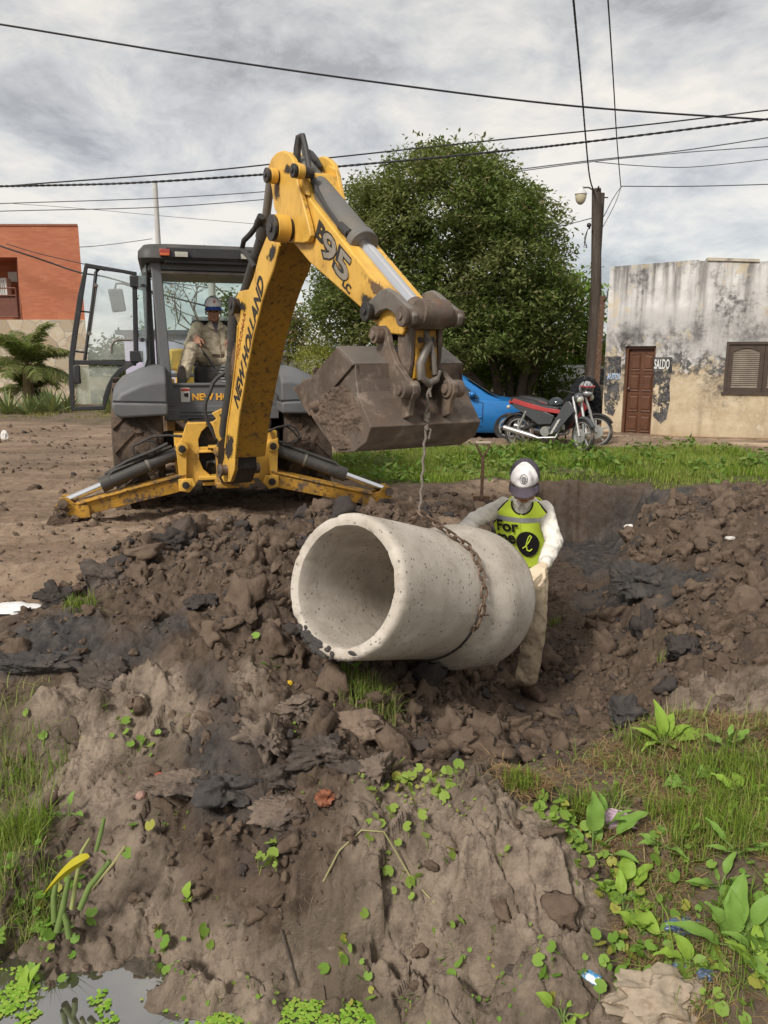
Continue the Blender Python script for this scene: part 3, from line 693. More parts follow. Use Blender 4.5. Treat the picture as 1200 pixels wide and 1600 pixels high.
# ------------------------------------------------------------------ backhoe loader
BO = Vector((-1.53, 7.57, 0)); BYAW = rad(15.8)
bh = thing('backhoe_loader', 'yellow and grey backhoe loader with open cab door and raised muddy bucket', 'backhoe loader', BO, BYAW)
BM_ = ROOTM[bh]; BI = BM_.inverted()
bex = (BM_.to_3x3() @ Vector((1, 0, 0))); bey = (BM_.to_3x3() @ Vector((0, 1, 0)))
def lp(u, v, yl):
    """photo pixel -> machine space on the plane yl"""
    return BI @ at_plane(u, v, BO + bey * yl, bey)
def lbox(mb, x0, x1, y0, y1, z0, z1): return mb.span((x0, y0, z0), (x1, y1, z1))
def yprism(mb, pts, y0, y1): return mb.prism([(x, y0, z) for x, z in pts], (0, y1 - y0, 0))

# chassis between the wheels and the engine hood beyond the cab
c = MB(); lbox(c, -.36, .36, .34, 2.4, .42, .98); lbox(c, -.62, .62, .80, 1.1, .50, .82); lbox(c, -.30, .30, 2.4, 4.3, .45, .80)
c.build('chassis', m_grime, bh, bevel=.02)
h = MB(); lbox(h, -.42, .42, 2.35, 4.25, .80, 1.55); hood = h.build('engine_hood', m_yel, bh, bevel=.05)
yb = MB(); lbox(yb, -.50, -.20, 2.45, 2.9, 1.45, 1.72); yb.build('hood_cowl', m_yel, bh, bevel=.03)

def mudlump(mb, p, r, M=None):
    V, F = SHS[random.randrange(len(SHS))] if (max(r) if isinstance(r, tuple) else r) < .02 else SH[random.randrange(len(SH))]
    r = (r, r, r) if not isinstance(r, tuple) else r; E_ = Euler((random.random() * 6, random.random() * 6, random.random() * 6)).to_matrix()
    vs = []
    for q in V:
        w_ = E_ @ Vector(q); w_ = Vector((w_.x * r[0], w_.y * r[1], w_.z * r[2]))
        vs.append(Vector(p) + (M @ w_ if M is not None else w_))
    mb.add(vs, [tuple(int(i) for i in f) for f in F])
def wheel(parent, x, y, r, w_, name='wheel', lug=True):
    t = MB(); ax = (1, 0, 0); n = 48
    prof = [(r * .56, -w_ * .44), (r * .60, -w_ * .47), (r * .80, -w_ * .52), (r * .94, -w_ * .49), (r * .97, -w_ * .3), (r * .975, 0), (r * .97, w_ * .3), (r * .94, w_ * .49), (r * .80, w_ * .52), (r * .60, w_ * .47), (r * .56, w_ * .44)]
    t.lathe((x, y, r), ax, prof, n)
    if lug:
        k = 18
        for i in range(k):
            for sgn in (-1, 1):
                a = 2 * math.pi * (i + (0.5 if sgn > 0 else 0)) / k
                def pt(ww, aa, rr): return Vector((x + ww * w_, y + math.cos(aa) * rr, r + math.sin(aa) * rr))
                da = 0.30; th = 0.085
                q = []
                for ww, aa in ((0.03 * sgn, a), (0.03 * sgn, a + th), (0.47 * sgn, a + th + da), (0.47 * sgn, a + da)):
                    q.append((ww, aa))
                lo = [pt(ww, aa, r * .95) for ww, aa in q]; hi = [pt(ww, aa, r * 1.012) for ww, aa in q]
                t.add(lo + hi, [(4, 5, 6, 7), (0, 1, 5, 4), (1, 2, 6, 5), (2, 3, 7, 6), (3, 0, 4, 7)])
    ty = t.build('tyre', m_tyre, None, smooth=30)
    wh = MB(); wh.lathe((x, y, r), ax, [(r * .1, -w_ * .2), (r * .5, -w_ * .18), (r * .57, -w_ * .42), (r * .57, w_ * .42), (r * .5, w_ * .18), (r * .1, w_ * .2)], 32)
    for k in range(8):
        a = k * math.pi / 4; s_ = -1 if x < 0 else 1
        wh.cyl((x + s_ * w_ * .15, y + math.cos(a) * r * .22, r + math.sin(a) * r * .22), (x + s_ * w_ * .24, y + math.cos(a) * r * .22, r + math.sin(a) * r * .22), r * .03, n=8)
    o = wh.build(name, m_yelmud, parent)
    ty.parent = o
    return o
wheel(bh, -.87, .98, .70, .48); wheel(bh, .87, .98, .70, .48)
wheel(bh, -.80, 3.35, .46, .32); wheel(bh, .80, 3.35, .46, .32)
# mud packed on the rear tyres
for sx in (-1, 1):
    p = MB()
    for k in range(26):
        a = rad(-150 + 240 * random.random()); xx = sx * (.87 + random.uniform(-.2, .2)); rr = .70 * random.uniform(.97, 1.0)
        y_, z_ = .98 - abs(math.cos(a)) * rr, .70 + math.sin(a) * rr
        mudlump(p, (xx, y_, z_), (random.uniform(.05, .11), .028, random.uniform(.05, .12)))
    p.build('packed_mud', m_mudcake, bh)['kind'] = 'stuff'
# loader arms and front bucket, beyond the hood
ld = MB()
for sx in (-1, 1): ld.beam((sx * .52, 2.3, 1.25), (sx * .52, 4.5, .55), .12, .22)
ld.build('loader_arm', m_yel, bh, bevel=.01)
lb = MB(); pr = [(4.5, .75), (4.45, .25), (4.6, .08), (5.2, .06), (5.2, .10), (4.65, .13), (4.52, .3), (4.56, .75)]
lb.prism([(-1.1, y, z) for y, z in pr], (2.2, 0, 0))
for sx in (-1.1, 1.08): lb.prism([(sx, 4.5, .75), (sx, 4.45, .25), (sx, 4.6, .08), (sx, 5.2, .06), (sx, 5.0, .5)], (.02, 0, 0))
lb.build('loader_bucket', m_steel, bh)

# ---- rear frame carrying the stabilisers
f = MB()
yf = .22
for sx in (-1, 1):
    X = lambda q: q * sx
    yprism(f, [(X(-.395), .965), (X(-.335), .965), (X(-.20), .965), (X(-.20), .925), (X(-.25), .88), (X(-.285), .80), (X(-.285), .725), (X(-.19), .725), (X(-.19), .665), (X(-.285), .665), (X(-.285), .60), (X(-.25), .50), (X(-.18), .435), (X(-.17), .39), (X(-.30), .39), (X(-.36), .31), (X(-.42), .30), (X(-.465), .36), (X(-.44), .55), (X(-.48), .70), (X(-.46), .78)], yf, yf + .035)
    # box behind the plate
    lbox(f, *sorted((X(-.52), X(-.40))), yf + .10, yf + .34, .34, .86)
    lbox(f, *sorted((X(-.40), X(-.28))), yf + .03, yf + .30, .86, .93)
    # lugs for the pins stand proud
    for z_, x_ in ((.722, -.45), (.357, -.43)):
        f.cyl((X(x_), yf - .09, z_), (X(x_), yf + .2, z_), .062, n=18)
    yprism(f, [(X(-.50), .42), (X(-.36), .42), (X(-.33), .36), (X(-.40), .28), (X(-.50), .30)], yf - .085, yf - .045)
    yprism(f, [(X(-.51), .80), (X(-.44), .78), (X(-.40), .70), (X(-.42), .40), (X(-.49), .40)], yf - .06, yf - .02)
f.span((-.38, yf + .035, .925), (.38, yf + .28, .968))
f.span((-.28, yf - .03, .668), (.28, yf + .10, .690)); f.span((-.19, yf - .07, .715), (.2, yf + .10, .735))
f.span((-.30, yf - .05, .395), (.30, yf + .14, .430)); f.span((-.26, yf + .0, .33), (.26, yf + .1, .365))
fr = f.build('rear_frame', m_yel, bh, bevel=.006)
bk = MB(); bk.span((-.37, yf + .30, .36), (.37, yf + .34, .93)); bk.build('frame_back_plate', m_grime, bh)
vb = MB()
for k in range(7):
    vb.tube([(-.24 + .05 * k, yf + .12 + .03 * (k % 3), .45 + .1 * (k % 2)), (-.2 + .04 * k, yf + .05, .56), (-.05, yf + .1, .62 + .03 * k)], .014, 8)
vb.ball((-.08, yf + .08, .57), (.05, .06, .045)); vb.cyl((-.14, yf + .05, .55), (-.02, yf + .05, .60), .035, n=12)
vb.build('valve_and_hoses', m_hose, bh)
for sx in (-1, 1):
    for z_, x_ in ((.722, -.45), (.357, -.43)):
        q = MB(); q.cyl((sx * x_, yf - .115, z_), (sx * x_, yf - .08, z_), .036, n=18); q.cyl((sx * x_, yf - .125, z_), (sx * x_, yf - .11, z_), .018, n=8); q.build('pin', m_darkmetal, bh)

# ---- stabilisers
for sx in (-1, 1):
    if sx < 0: foot = Vector((-1.60, 0.02, 0.0)); pv = Vector((-1.575, .05, .165)); rodp = Vector((-1.56, .05, .265))
    else: foot = Vector((1.58, 0.0, 0.0)); pv = Vector((1.585, .03, .125)); rodp = Vector((1.615, .03, .235))
    a0 = Vector((sx * .43, yf + .06, .357))
    mb = MB(); mb.beam(a0 + Vector((sx * .04, -.03, .02)), pv + Vector((-sx * .12, -.02, 0.02)), .17, .165, up=(0, 0, 1), w2=.15, h2=.12)
    mb.beam(a0 + Vector((sx * .02, -.03, .10)), pv + Vector((-sx * .12, -.02, 0.085)), .20, .018)
    mb.cyl(a0 + Vector((0, -.10, 0)), a0 + Vector((0, .08, 0)), .07, n=18)
    arm_o = mb.build('stabiliser_arm', m_yelmud, bh, bevel=.006)
    # rounded end bracket
    br = MB()
    for yy in (-.10, .055):
        pts = [pv + Vector((-sx * .24, 0, .06)), pv + Vector((-sx * .25, 0, -.05)), pv + Vector((-sx * .05, 0, -.06)), pv + Vector((sx * .05, 0, -.04)), pv + Vector((sx * .07, 0, .04)), rodp + Vector((sx * .05, 0, .02)), rodp + Vector((sx * .015, 0, .055)), rodp + Vector((-sx * .04, 0, .05)), rodp + Vector((-sx * .09, 0, .0))]
        br.prism([p + Vector((0, yy, 0)) for p in pts], (0, .03, 0))
    br.build('stabiliser_bracket', m_yelmud if sx < 0 else m_yelmud, bh, bevel=.005)
    pd = MB(); yprism(pd, [(foot.x - .20, .012), (foot.x + .19, .012), (foot.x + .19, .035), (foot.x + .13, .04), (foot.x + .075, .165), (foot.x - .075, .165), (foot.x - .14, .04), (foot.x - .20, .035)], foot.y - .12, foot.y - .10)
    pd.span((foot.x - .20, foot.y - .15, .005), (foot.x + .19, foot.y + .2, .034))
    pd.span((foot.x - .08, foot.y + .12, .03), (foot.x + .08, foot.y + .14, .16))
    pd.build('stabiliser_pad', m_steel if sx > 0 else m_mudcake, bh, bevel=.004)
    for q_ in (pv, rodp):
        q = MB(); q.cyl(q_ + Vector((0, -.145, 0)), q_ + Vector((0, .1, 0)), .030, n=14); q.cyl(q_ + Vector((0, -.15, 0)), q_ + Vector((0, -.13, 0)), .045, n=14); q.build('pin', m_steel, bh)
    md = MB()
    for k in range(16 if sx < 0 else 8):
        mudlump(md, pv + Vector((random.uniform(-.16, .16) - sx * .08, random.uniform(-.14, .08), random.uniform(-.12, .08))), (random.uniform(.03, .065), random.uniform(.03, .06), random.uniform(.02, .045)))
    md.build('packed_mud', m_mudcake, bh)['kind'] = 'stuff'
    # cylinder: barrel, rod, hose
    c0 = Vector((sx * .50, yf + .02, .675)); c1 = rodp; dirv = (c1 - c0).normalized()
    if sx < 0: cu, cv = 157, 755
    else: cu, cv = 541, 741
    ce = lp(cu, cv, .06); L = (ce - c0).dot(dirv)
    cy = MB(); cy.cyl(c0 - dirv * .08, c0 + dirv * L, .066, n=24); cy.cyl(c0 + dirv * (L - .09), c0 + dirv * (L + .005), .075, n=24); cy.cyl(c0 + dirv * .28, c0 + dirv * .31, .073, n=24)
    cy.tube([c0 + dirv * .05 + Vector((0, -.02, .085)), c0 + dirv * (L - .12) + Vector((0, -.02, .088)), c0 + dirv * (L - .05) + Vector((0, 0, .05))], .017, 8)
    co = cy.build('stabiliser_cylinder', m_cyl, bh)
    rd = MB(); rd.cyl(c0 + dirv * L, c1, .034, n=20); rd.build('cylinder_rod', m_chrome, co)
    bn = MB(); bn.cyl(c0 + dirv * .30, c0 + dirv * .325, .075, n=20); bn.build('cylinder_band', m_steelgrey, co)
    hs = MB()
    if sx < 0:
        hs.tube([lp(u, v, .15) for u, v in ((285, 682), (262, 680), (236, 683), (222, 690), (208, 697), (209, 708), (222, 714), (238, 712), (245, 702), (240, 690), (228, 688))], .013, 8)
        hs.tube([lp(u, v, .13) for u, v in ((164, 741), (200, 720), (240, 704), (262, 693))], .017, 8)
    else:
        hs.tube([lp(u, v, .15) for u, v in ((416, 675), (432, 668), (450, 664), (462, 668), (468, 680), (463, 690), (450, 692), (436, 690))], .011, 8)
        hs.tube([lp(u, v, .17) for u, v in ((416, 676), (432, 668), (448, 666), (458, 674), (466, 684))], .011, 8)
    hs.build('hydraulic_hose', m_hose, bh)

# ---- cab
cab = MB()
yr = .75
# rear console panel and its ribbed lower skirt
lbox(cab, -.56, .56, yr, yr + .08, 1.10, 1.325); lbox(cab, -.585, .585, yr - .03, yr + .1, .955, 1.105)
lbox(cab, -.60, -.44, yr - .045, yr + .05, .96, 1.075); lbox(cab, .44, .60, yr - .045, yr + .05, .96, 1.075)
lbox(cab, -.56, .56, yr - .045, yr, 1.045, 1.055); lbox(cab, -.56, .56, yr - .045, yr, 1.005, 1.015)
lbox(cab, -.57, .57, yr - .02, yr + .05, 1.318, 1.345)
console = cab.build('rear_console', m_cabgrey, bh, bevel=.008)
fl = MB(); lbox(fl, -.60, .60, yr + .08, 2.25, 1.05, 1.20); fl.build('cab_floor', m_cabdark, bh)
po = MB()
for sx in (-1, 1):
    # rear corner post, centre post, front post
    po.beam((sx * .545, yr + .02, 1.10), (sx * .605, yr + .02, 2.56), .105, .10, up=(0, 1, 0), w2=.10)
    po.beam((sx * .70, 1.32, 1.12), (sx * .70, 1.32, 2.56), .07, .07, up=(0, 1, 0))
    po.beam((sx * .62, 2.2, 1.12), (sx * .60, 2.12, 2.56), .06, .07, up=(0, 1, 0))
    po.beam((sx * .68, 1.32, 1.22), (sx * .62, 2.2, 1.22), .05, .06)
    po.beam((sx * .60, yr + .02, 2.53), (sx * .70, 1.32, 2.53), .06, .06); po.beam((sx * .70, 1.32, 2.53), (sx * .60, 2.12, 2.53), .06, .06)
po.beam((-.62, 2.2, 1.40), (.62, 2.2, 1.40), .05, .05); po.beam((-.60, yr + .03, 2.52), (.60, yr + .03, 2.52), .07, .07)
po.build('cab_posts', m_cabgrey, bh, bevel=.01)
dk = MB(); dk.beam((-.73, 1.22, 1.12), (-.73, 1.22, 2.5), .05, .09, up=(0, 1, 0)); dk.build('door_post_trim', m_cabdark, bh, bevel=.006); dk = MB(); dk.beam((-.62, 2.17, 1.1), (-.62, 2.17, 2.5), .075, .05, up=(0, 1, 0)); dk.build('door_post_trim', m_cabdark, bh, bevel=.006)
# roof: a thick rounded cap
def rrect(hx, y0, y1, z, r, n=6):
    pts = []
    for cx, cy, a0 in ((hx - r, y1 - r, 0), (-hx + r, y1 - r, 90), (-hx + r, y0 + r, 180), (hx - r, y0 + r, 270)):
        for k in range(n + 1):
            a = rad(a0 + 90 * k / n); pts.append(Vector((cx + r * math.cos(a), cy + r * math.sin(a), z)))
    return pts
rf = MB()
rf.loft([rrect(.74, .66, 2.38, 2.555, .12), rrect(.775, .62, 2.42, 2.585, .14), rrect(.77, .63, 2.41, 2.66, .14), rrect(.72, .69, 2.34, 2.725, .16), rrect(.60, .85, 2.2, 2.752, .16)])
roof = rf.build('cab_roof', m_roofm, bh, smooth=60)
rr = MB(); lbox(rr, -.50, .50, .605, .66, 2.59, 2.69); lbox(rr, -.52, .52, .64, .70, 2.54, 2.58); rr.build('roof_light_recess', m_cabdark, bh, bevel=.008)
hd = MB(); lbox(hd, -.55, .55, .80, 1.0, 2.455, 2.50); lbox(hd, -.56, .56, .72, .80, 2.44, 2.475); hd.build('headliner', m_steelgrey, bh, bevel=.01)
hd2 = MB(); lbox(hd2, -.56, .56, 1.0, 2.1, 2.49, 2.54); hd2.build('headliner_panel', m_cabdark, bh)
m_red = mat('red_lens', (0.36, 0.045, 0.025), 0.25, var=.15, spec=.6); m_amb = mat('amber_lens', (0.50, 0.11, 0.03), 0.25, var=.15, spec=.6)
m_lens = mat('pale_lamp_lens', (0.42, 0.40, 0.34), 0.3, var=.2, vs=20, spec=.6)
lt = MB(); lbox(lt, -.56, -.46, .585, .63, 2.602, 2.668); tl = lt.build('rear_light', m_red, roof, bevel=.006)
lt = MB(); lbox(lt, -.555, -.465, .58, .60, 2.604, 2.628); lt.build('rear_light', m_amb, roof, bevel=.004)
lt = MB(); lbox(lt, .46, .56, .585, .63, 2.602, 2.668); lt.build('rear_light', m_red, roof, bevel=.006)
for x in (-.35, .30):
    lt = MB(); lbox(lt, x - .07, x + .07, .57, .62, 2.588, 2.648); wl = lt.build('work_light', m_cabdark, roof, bevel=.008)
    lt = MB(); lbox(lt, x - .062, x + .062, .562, .575, 2.593, 2.642); lt.build('lamp_lens', m_lens, wl, bevel=.003)
an = MB(); an.tube([(-.05, 1.9, 2.74), (-.048, 1.92, 2.9)], .006, 6); an.build('antenna', m_cabdark, bh)
# glass
def pane(pts, m, parent, name='window_pane', th=(0, .006, 0)):
    g = MB(); g.prism(pts, th); return g.build(name, m, parent, smooth=0)
pane([(-.60, 2.19, 1.42), (.60, 2.19, 1.42), (.59, 2.13, 2.5), (-.59, 2.13, 2.5)], m_glassg, bh, 'front_windscreen')
pane([(.70, 1.36, 1.24), (.63, 2.15, 1.24), (.61, 2.09, 2.5), (.70, 1.36, 2.5)], m_glassg, bh, 'side_window', (.006, 0, 0))
pane([(.57, .82, 1.34), (.69, 1.28, 1.34), (.69, 1.28, 2.5), (.61, .82, 2.5)], m_glassg, bh, 'side_window', (.006, 0, 0))
# lower triangular side glass on the left and the swung-out quarter window
pane([lp(270, 560, .82) * 1, lp(243, 590, 1.05), lp(258, 604, .86), lp(266, 600, .8)], m_glassg, bh, 'quarter_glass', (.006, 0, 0))
qw = [lp(216, 430, 1.05), lp(229, 411, .82), lp(231, 560, .80), lp(226, 578, .85), lp(217, 545, 1.05)]
qo = pane(qw, m_glassg, bh, 'quarter_window', (.008, .004, 0))
qe = MB(); qe.tube([qw[1], qw[2], qw[3]], .011, 6); qe.build('window_edge', m_cabdark, qo)
ql = MB(); ql.cyl(lp(222, 446, .9), lp(224, 446, .75), .018, n=10); ql.cyl(lp(221, 531, .9), lp(223, 531, .75), .022, n=10); ql.build('window_latch', m_cabdark, qo)

# door, swung open square to the cab
yd = 1.30
def D(u, v): return lp(u, v, yd)
dr = MB()
arc = [(213, 566), (200, 571), (187, 580), (177, 592), (170, 606), (165, 622), (162, 637)]
outer = [(135, 415), (210, 427)] + arc + [(114, 639), (112, 600), (112, 560), (118, 516), (126, 463)]
dr.tube([D(u, v) for u, v in outer], .042, 4, closed=True, sq=.9)
dr.beam(D(113, 566), D(213, 568), .05, .05)
dr.tube([D(150, 424), D(145, 470), D(138, 520), D(132, 566)], .020, 6); dr.tube([D(150, 424), D(156, 419), D(165, 421)], .02, 6)
dr.beam(D(122, 486), D(143, 488), .02, .018); dr.beam(D(118, 549), D(135, 551), .02, .02)
door = dr.build('cab_door', m_cabdark, bh, bevel=.006)
pane([D(151, 425), D(207, 434), D(208, 562), D(134, 562)], m_glass, door, 'door_glass', (0, .008, 0))
pane([D(117, 572), D(192, 573), D(178, 586), D(169, 602), D(163, 618), D(159, 631), D(119, 631)], m_glassd, door, 'door_glass', (0, .008, 0))
hb = MB(); hb.tube([D(150, 446), D(150, 449), D(140, 521), D(139, 523)], .013, 8)
for p in ((150, 446), (140, 521)): hb.cyl(D(*p) + Vector((0, -.05, 0)), D(*p) + Vector((0, .03, 0)), .02, n=10)
hb.tube([D(174, 552), D(174, 540), D(178, 533), D(185, 531), D(207, 531)], .012, 8)
hb.build('grab_rail', m_steelgrey, door)
dh = MB(); p = D(120, 585); dh.span(p + Vector((-.03, -.06, -.10)), p + Vector((.04, .0, .10))); dh.build('door_handle', m_cabdark, door, bevel=.015)
for v in (440, 557):
    hg = MB(); p = D(209, v); hg.span(p + Vector((-.04, -.05, -.06)), p + Vector((.10, .03, .06))); hg.build('hinge', m_cabdark, door, bevel=.01)
# mirror on the front post, seen through the door glass
mi = MB(); p = lp(183, 470, 2.3)
mi.prism([p + Vector((x, 0, z)) for x, z in ((-.10, .135), (.07, .14), (.10, -.12), (-.06, -.14))], (0, -.04, 0))
m_mirror = mat('mirror_back', (0.10, 0.105, 0.11), 0.35, var=.1)
mo = mi.build('mirror', m_mirror, bh, bevel=.02)
ma = MB(); ma.tube([p + Vector((-.02, .02, .12)), p + Vector((.0, .02, .20)), p + Vector((.08, .0, .20)), (-.62, 2.2, p.z + .08)], .012, 8); ma.build('mirror_arm', m_cabdark, mo)

# fenders: upper shell and flared skirt
for sx in (-1, 1):
    fe = MB()
    def sec(y, zt, sh=0.0):
        return [Vector((sx * x, y, z)) for x, z in ((.565, zt - .30), (.565, zt), (.68, zt + .0), (.80, zt - .03), (1.0, zt - .12), (1.075 - sh, zt - .20), (1.09 - sh, zt - .30))]
    rings = [sec(y, zt, sh) for y, zt, sh in ((.24, 1.37, .03), (.30, 1.42, 0), (.5, 1.50, 0), (.9, 1.54, 0), (1.3, 1.53, 0), (1.6, 1.45, 0), (1.9, 1.25, 0))]
    fe.loft(rings)
    fo = fe.build('fender', m_cabgrey, bh, smooth=50, bevel=.022, seg=3)
    sk = MB()
    yprism(sk, [(sx * .56, 1.165), (sx * 1.085, 1.185), (sx * 1.085, 1.12), (sx * 1.06, 1.06), (sx * 1.01, 1.03), (sx * .56, 1.045)], .20, .60)
    sk.build('fender_skirt', m_cabgrey, fo, bevel=.025, seg=3)
    sm_ = MB(); yprism(sm_, [(sx * .56, 1.168), (sx * 1.07, 1.186), (sx * 1.07, 1.200), (sx * .56, 1.184)], .215, .58); sm_.build('fender_seam', m_cabdark, fo)

# seat, controls, steering console
st = MB(); lbox(st, -.26, .26, .98, 1.42, 1.30, 1.52); lbox(st, -.26, .26, 1.40, 1.52, 1.50, 2.02); st.build('seat', m_rubber, bh, bevel=.04)
cn = MB()
for k in range(6): cn.cyl((.12, .92, 1.35 + .032 * k), (.12, .92, 1.37 + .032 * k), .17 - .012 * k, .16 - .012 * k, n=18)
lbox(cn, -.05, .42, .80, .98, 1.32, 1.375); cn.build('control_console', m_cabgrey, bh, bevel=.004)
for hp in ((lp(309, 540, .95), (-.02, 1.0, 1.45)), (lp(362, 540, .95), (.20, 1.0, 1.45))):
    lv = MB(); lv.tube([hp[1], Vector(hp[1]).lerp(hp[0], .5) + Vector((0, 0, .02)), hp[0]], .012, 8); lv.ball(hp[0], .027, 10, 8); lv.build('control_lever', m_cabdark, bh)
bt = MB(); lbox(bt, -.52, -.34, .84, 1.2, 1.205, 1.30); bt.build('foot_rest', m_cabdark, bh, bevel=.01)

# lettering and warning sticker on the console
lm = MB(); p0 = lp(300, 625, yr); sc_ = .095
lettering(lm, "NEW HOLLAND", sc_, frame(p0 + Vector((0, -.006, 0)), (1, 0, 0), (0, 0, 1)), extrude=.002, bold=.004)
m_ylet = mat('orange_lettering', (0.72, 0.36, 0.045), 0.5, var=.1, layers=[((.35, .25, .15), 30, .6, .8, .7)])
lm.build('console_lettering', m_ylet, console)
sk_ = MB(); a0, a1 = lp(282, 606, yr), lp(297, 628, yr); sk_.span((a0.x, yr - .006, a1.z), (a1.x, yr - .001, a0.z))
m_white = mat('white_sticker', (0.62, 0.60, 0.56), 0.5, var=.08, layers=[((.4, .36, .3), 30, .6, .8, .7)])
stk = sk_.build('warning_sticker', m_white, console)
s2 = MB(); s2.span((a0.x + .004, yr - .009, a0.z - .034), (a1.x - .004, yr - .007, a0.z - .006)); s2.build('sticker_band', m_red, stk)
s3 = MB(); s3.prism([(a0.x + .03, yr - .009, a0.z - .06), (a0.x + .08, yr - .009, a0.z - .05), (a0.x + .075, yr - .009, a0.z - .10), (a0.x + .035, yr - .009, a0.z - .09)], (0, .002, 0)); s3.build('sticker_symbol', m_black, stk)

# ---- swing arm: boom, dipper, bucket
AB = at_y(378, 740, 7.12); AE = at_y(660, 590, 4.42)
ad_ = AE - AB; ad_.z = 0; ad_.normalize(); an_ = Vector((ad_.y, -ad_.x, 0))   # an_ points to the near side
def ap(u, v, w_=0.0): return at_plane(u, v, AB + an_ * w_, an_)
def aprism(mb, px, w0, w1):
    return mb.prism([ap(u, v, w0) for u, v in px], an_ * (w1 - w0))
def apin(mb, u, v, w0, w1, r, n=18, wref=None):
    p = ap(u, v, w0 if wref is None else wref)
    if wref is not None: p = p + an_ * (w0 - wref)
    return mb.cyl(p, p + an_ * (w1 - w0), r, n=n)
HW = .145
boom_px = [(367, 716), (374, 650), (384, 590), (397, 522), (410, 470), (418, 445), (428, 420), (437, 383), (447, 345), (437, 335), (426, 342), (419, 362), (404, 400), (396, 432), (388, 452), (373, 455), (364, 475), (366, 492), (372, 508), (369, 560), (362, 620), (356, 660), (352, 690), (350, 716)]
bm_ = MB(); aprism(bm_, boom_px, HW, -HW)
for a, b_ in ((HW, HW - .035), (-HW + .035, -HW)):
    aprism(bm_, [(367, 715), (350, 715), (343, 742), (350, 754), (360, 753), (366, 735)], a, b_)
# raised edge flange of the near side plate
bm_.cur = 1
me_ids = None
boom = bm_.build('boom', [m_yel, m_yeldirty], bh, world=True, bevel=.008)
# the broad outer face and the back of the boom carry heavy grime
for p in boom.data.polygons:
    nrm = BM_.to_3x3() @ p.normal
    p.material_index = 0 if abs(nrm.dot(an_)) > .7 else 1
fl_ = MB()
edge = [(367, 716), (374, 650), (384, 590), (397, 522), (410, 470), (418, 445), (428, 420), (437, 383)]
fl_.tube([ap(u, v, HW + .004) for u, v in edge], .011, 6); fl_.tube([ap(u, v, -HW - .004) for u, v in [(410 + (u - 367) * 1.0, v) for u, v in ()] or edge], .011, 6)
edge2 = [(352, 700), (356, 660), (362, 620), (369, 560), (372, 508)]
fl_.tube([ap(u, v, HW + .004) for u, v in edge2], .009, 6)
fl_.build('boom_edge_bead', m_yel, boom, world=True)
kp = MB(); 
aprism(kp, [(341, 690), (352, 680), (366, 700), (368, 735), (360, 756), (346, 756), (339, 740)], HW - .04, -HW + .04)
kpo = kp.build('boom_foot', m_grime, bh, world=True, bevel=.01)
sw = MB()
o_ = BI @ ap(352, 722, 0.0)
sw.cyl((o_.x + .02, yf - .22, .38), (o_.x + .02, yf - .22, .75), .11, n=24)
sw.span((o_.x - .10, yf - .30, .34), (o_.x + .22, yf + .02, .40)); sw.span((o_.x - .10, yf - .30, .66), (o_.x + .22, yf + .02, .73))
sw.build('swing_post', m_yelmud, bh, bevel=.015)
# guard hook and hose saddle left of the boom foot
gd = MB(); yg = -.12
gd.prism([lp(u, v, yg) for u, v in ((331, 646), (345, 639), (353, 639), (352, 645), (343, 648), (347, 657), (352, 663), (349, 676), (344, 674), (341, 664), (334, 662), (338, 654))], (0, .05, 0))
gd.prism([lp(u, v, yg) for u, v in ((331, 660), (337, 656), (341, 664), (348, 668), (349, 684), (356, 700), (350, 712), (343, 690), (338, 684))], (0, .03, 0))
gd.build('hose_saddle', m_yel, bh, bevel=.005)
# boom lift cylinder hidden behind, seen as a dark band along the back
bc = MB(); bc.tube([ap(347, 700, .02), ap(362, 600, .02), ap(366, 490, .02)], .055, 16); bc.build('lift_cylinder', m_cyl, bh, world=True)
# dipper cylinder on the back of the boom
dc = MB(); dc.tube([ap(372, 492, .04), ap(386, 452, .04), ap(412, 368, .04)], .052, 18); dc.cyl(ap(411, 372, .04), ap(415, 352, .04), .062, n=18)
dco = dc.build('dipper_cylinder', m_cyl, bh, world=True)
dr_ = MB(); dr_.cyl(ap(414, 355, .04), ap(424, 270, .04), .033, n=16); dr_.build('cylinder_rod', m_steelgrey, dco, world=True)
hs = MB(); hs.tube([ap(u, v, .10) for u, v in ((398, 418), (388, 400), (378, 390), (381, 376), (391, 366), (399, 356), (402, 346), (408, 342))], .022, 8)
hs.cyl(ap(402, 352, .10), ap(408, 338, .10), .030, n=10); hs.build('hydraulic_hose', m_hose, bh, world=True)
lh = MB(); lh.tube([lp(u, v, -.02) for u, v in ((356, 566), (352, 582), (340, 590), (333, 598), (328, 612), (321, 628), (320, 644), (325, 660), (333, 674), (338, 686))], .019, 8); lh.tube([lp(u, v, -.05) for u, v in ((362, 560), (355, 572), (352, 590), (358, 600))], .010, 6)
lh.build('hydraulic_hose', m_hose, bh)
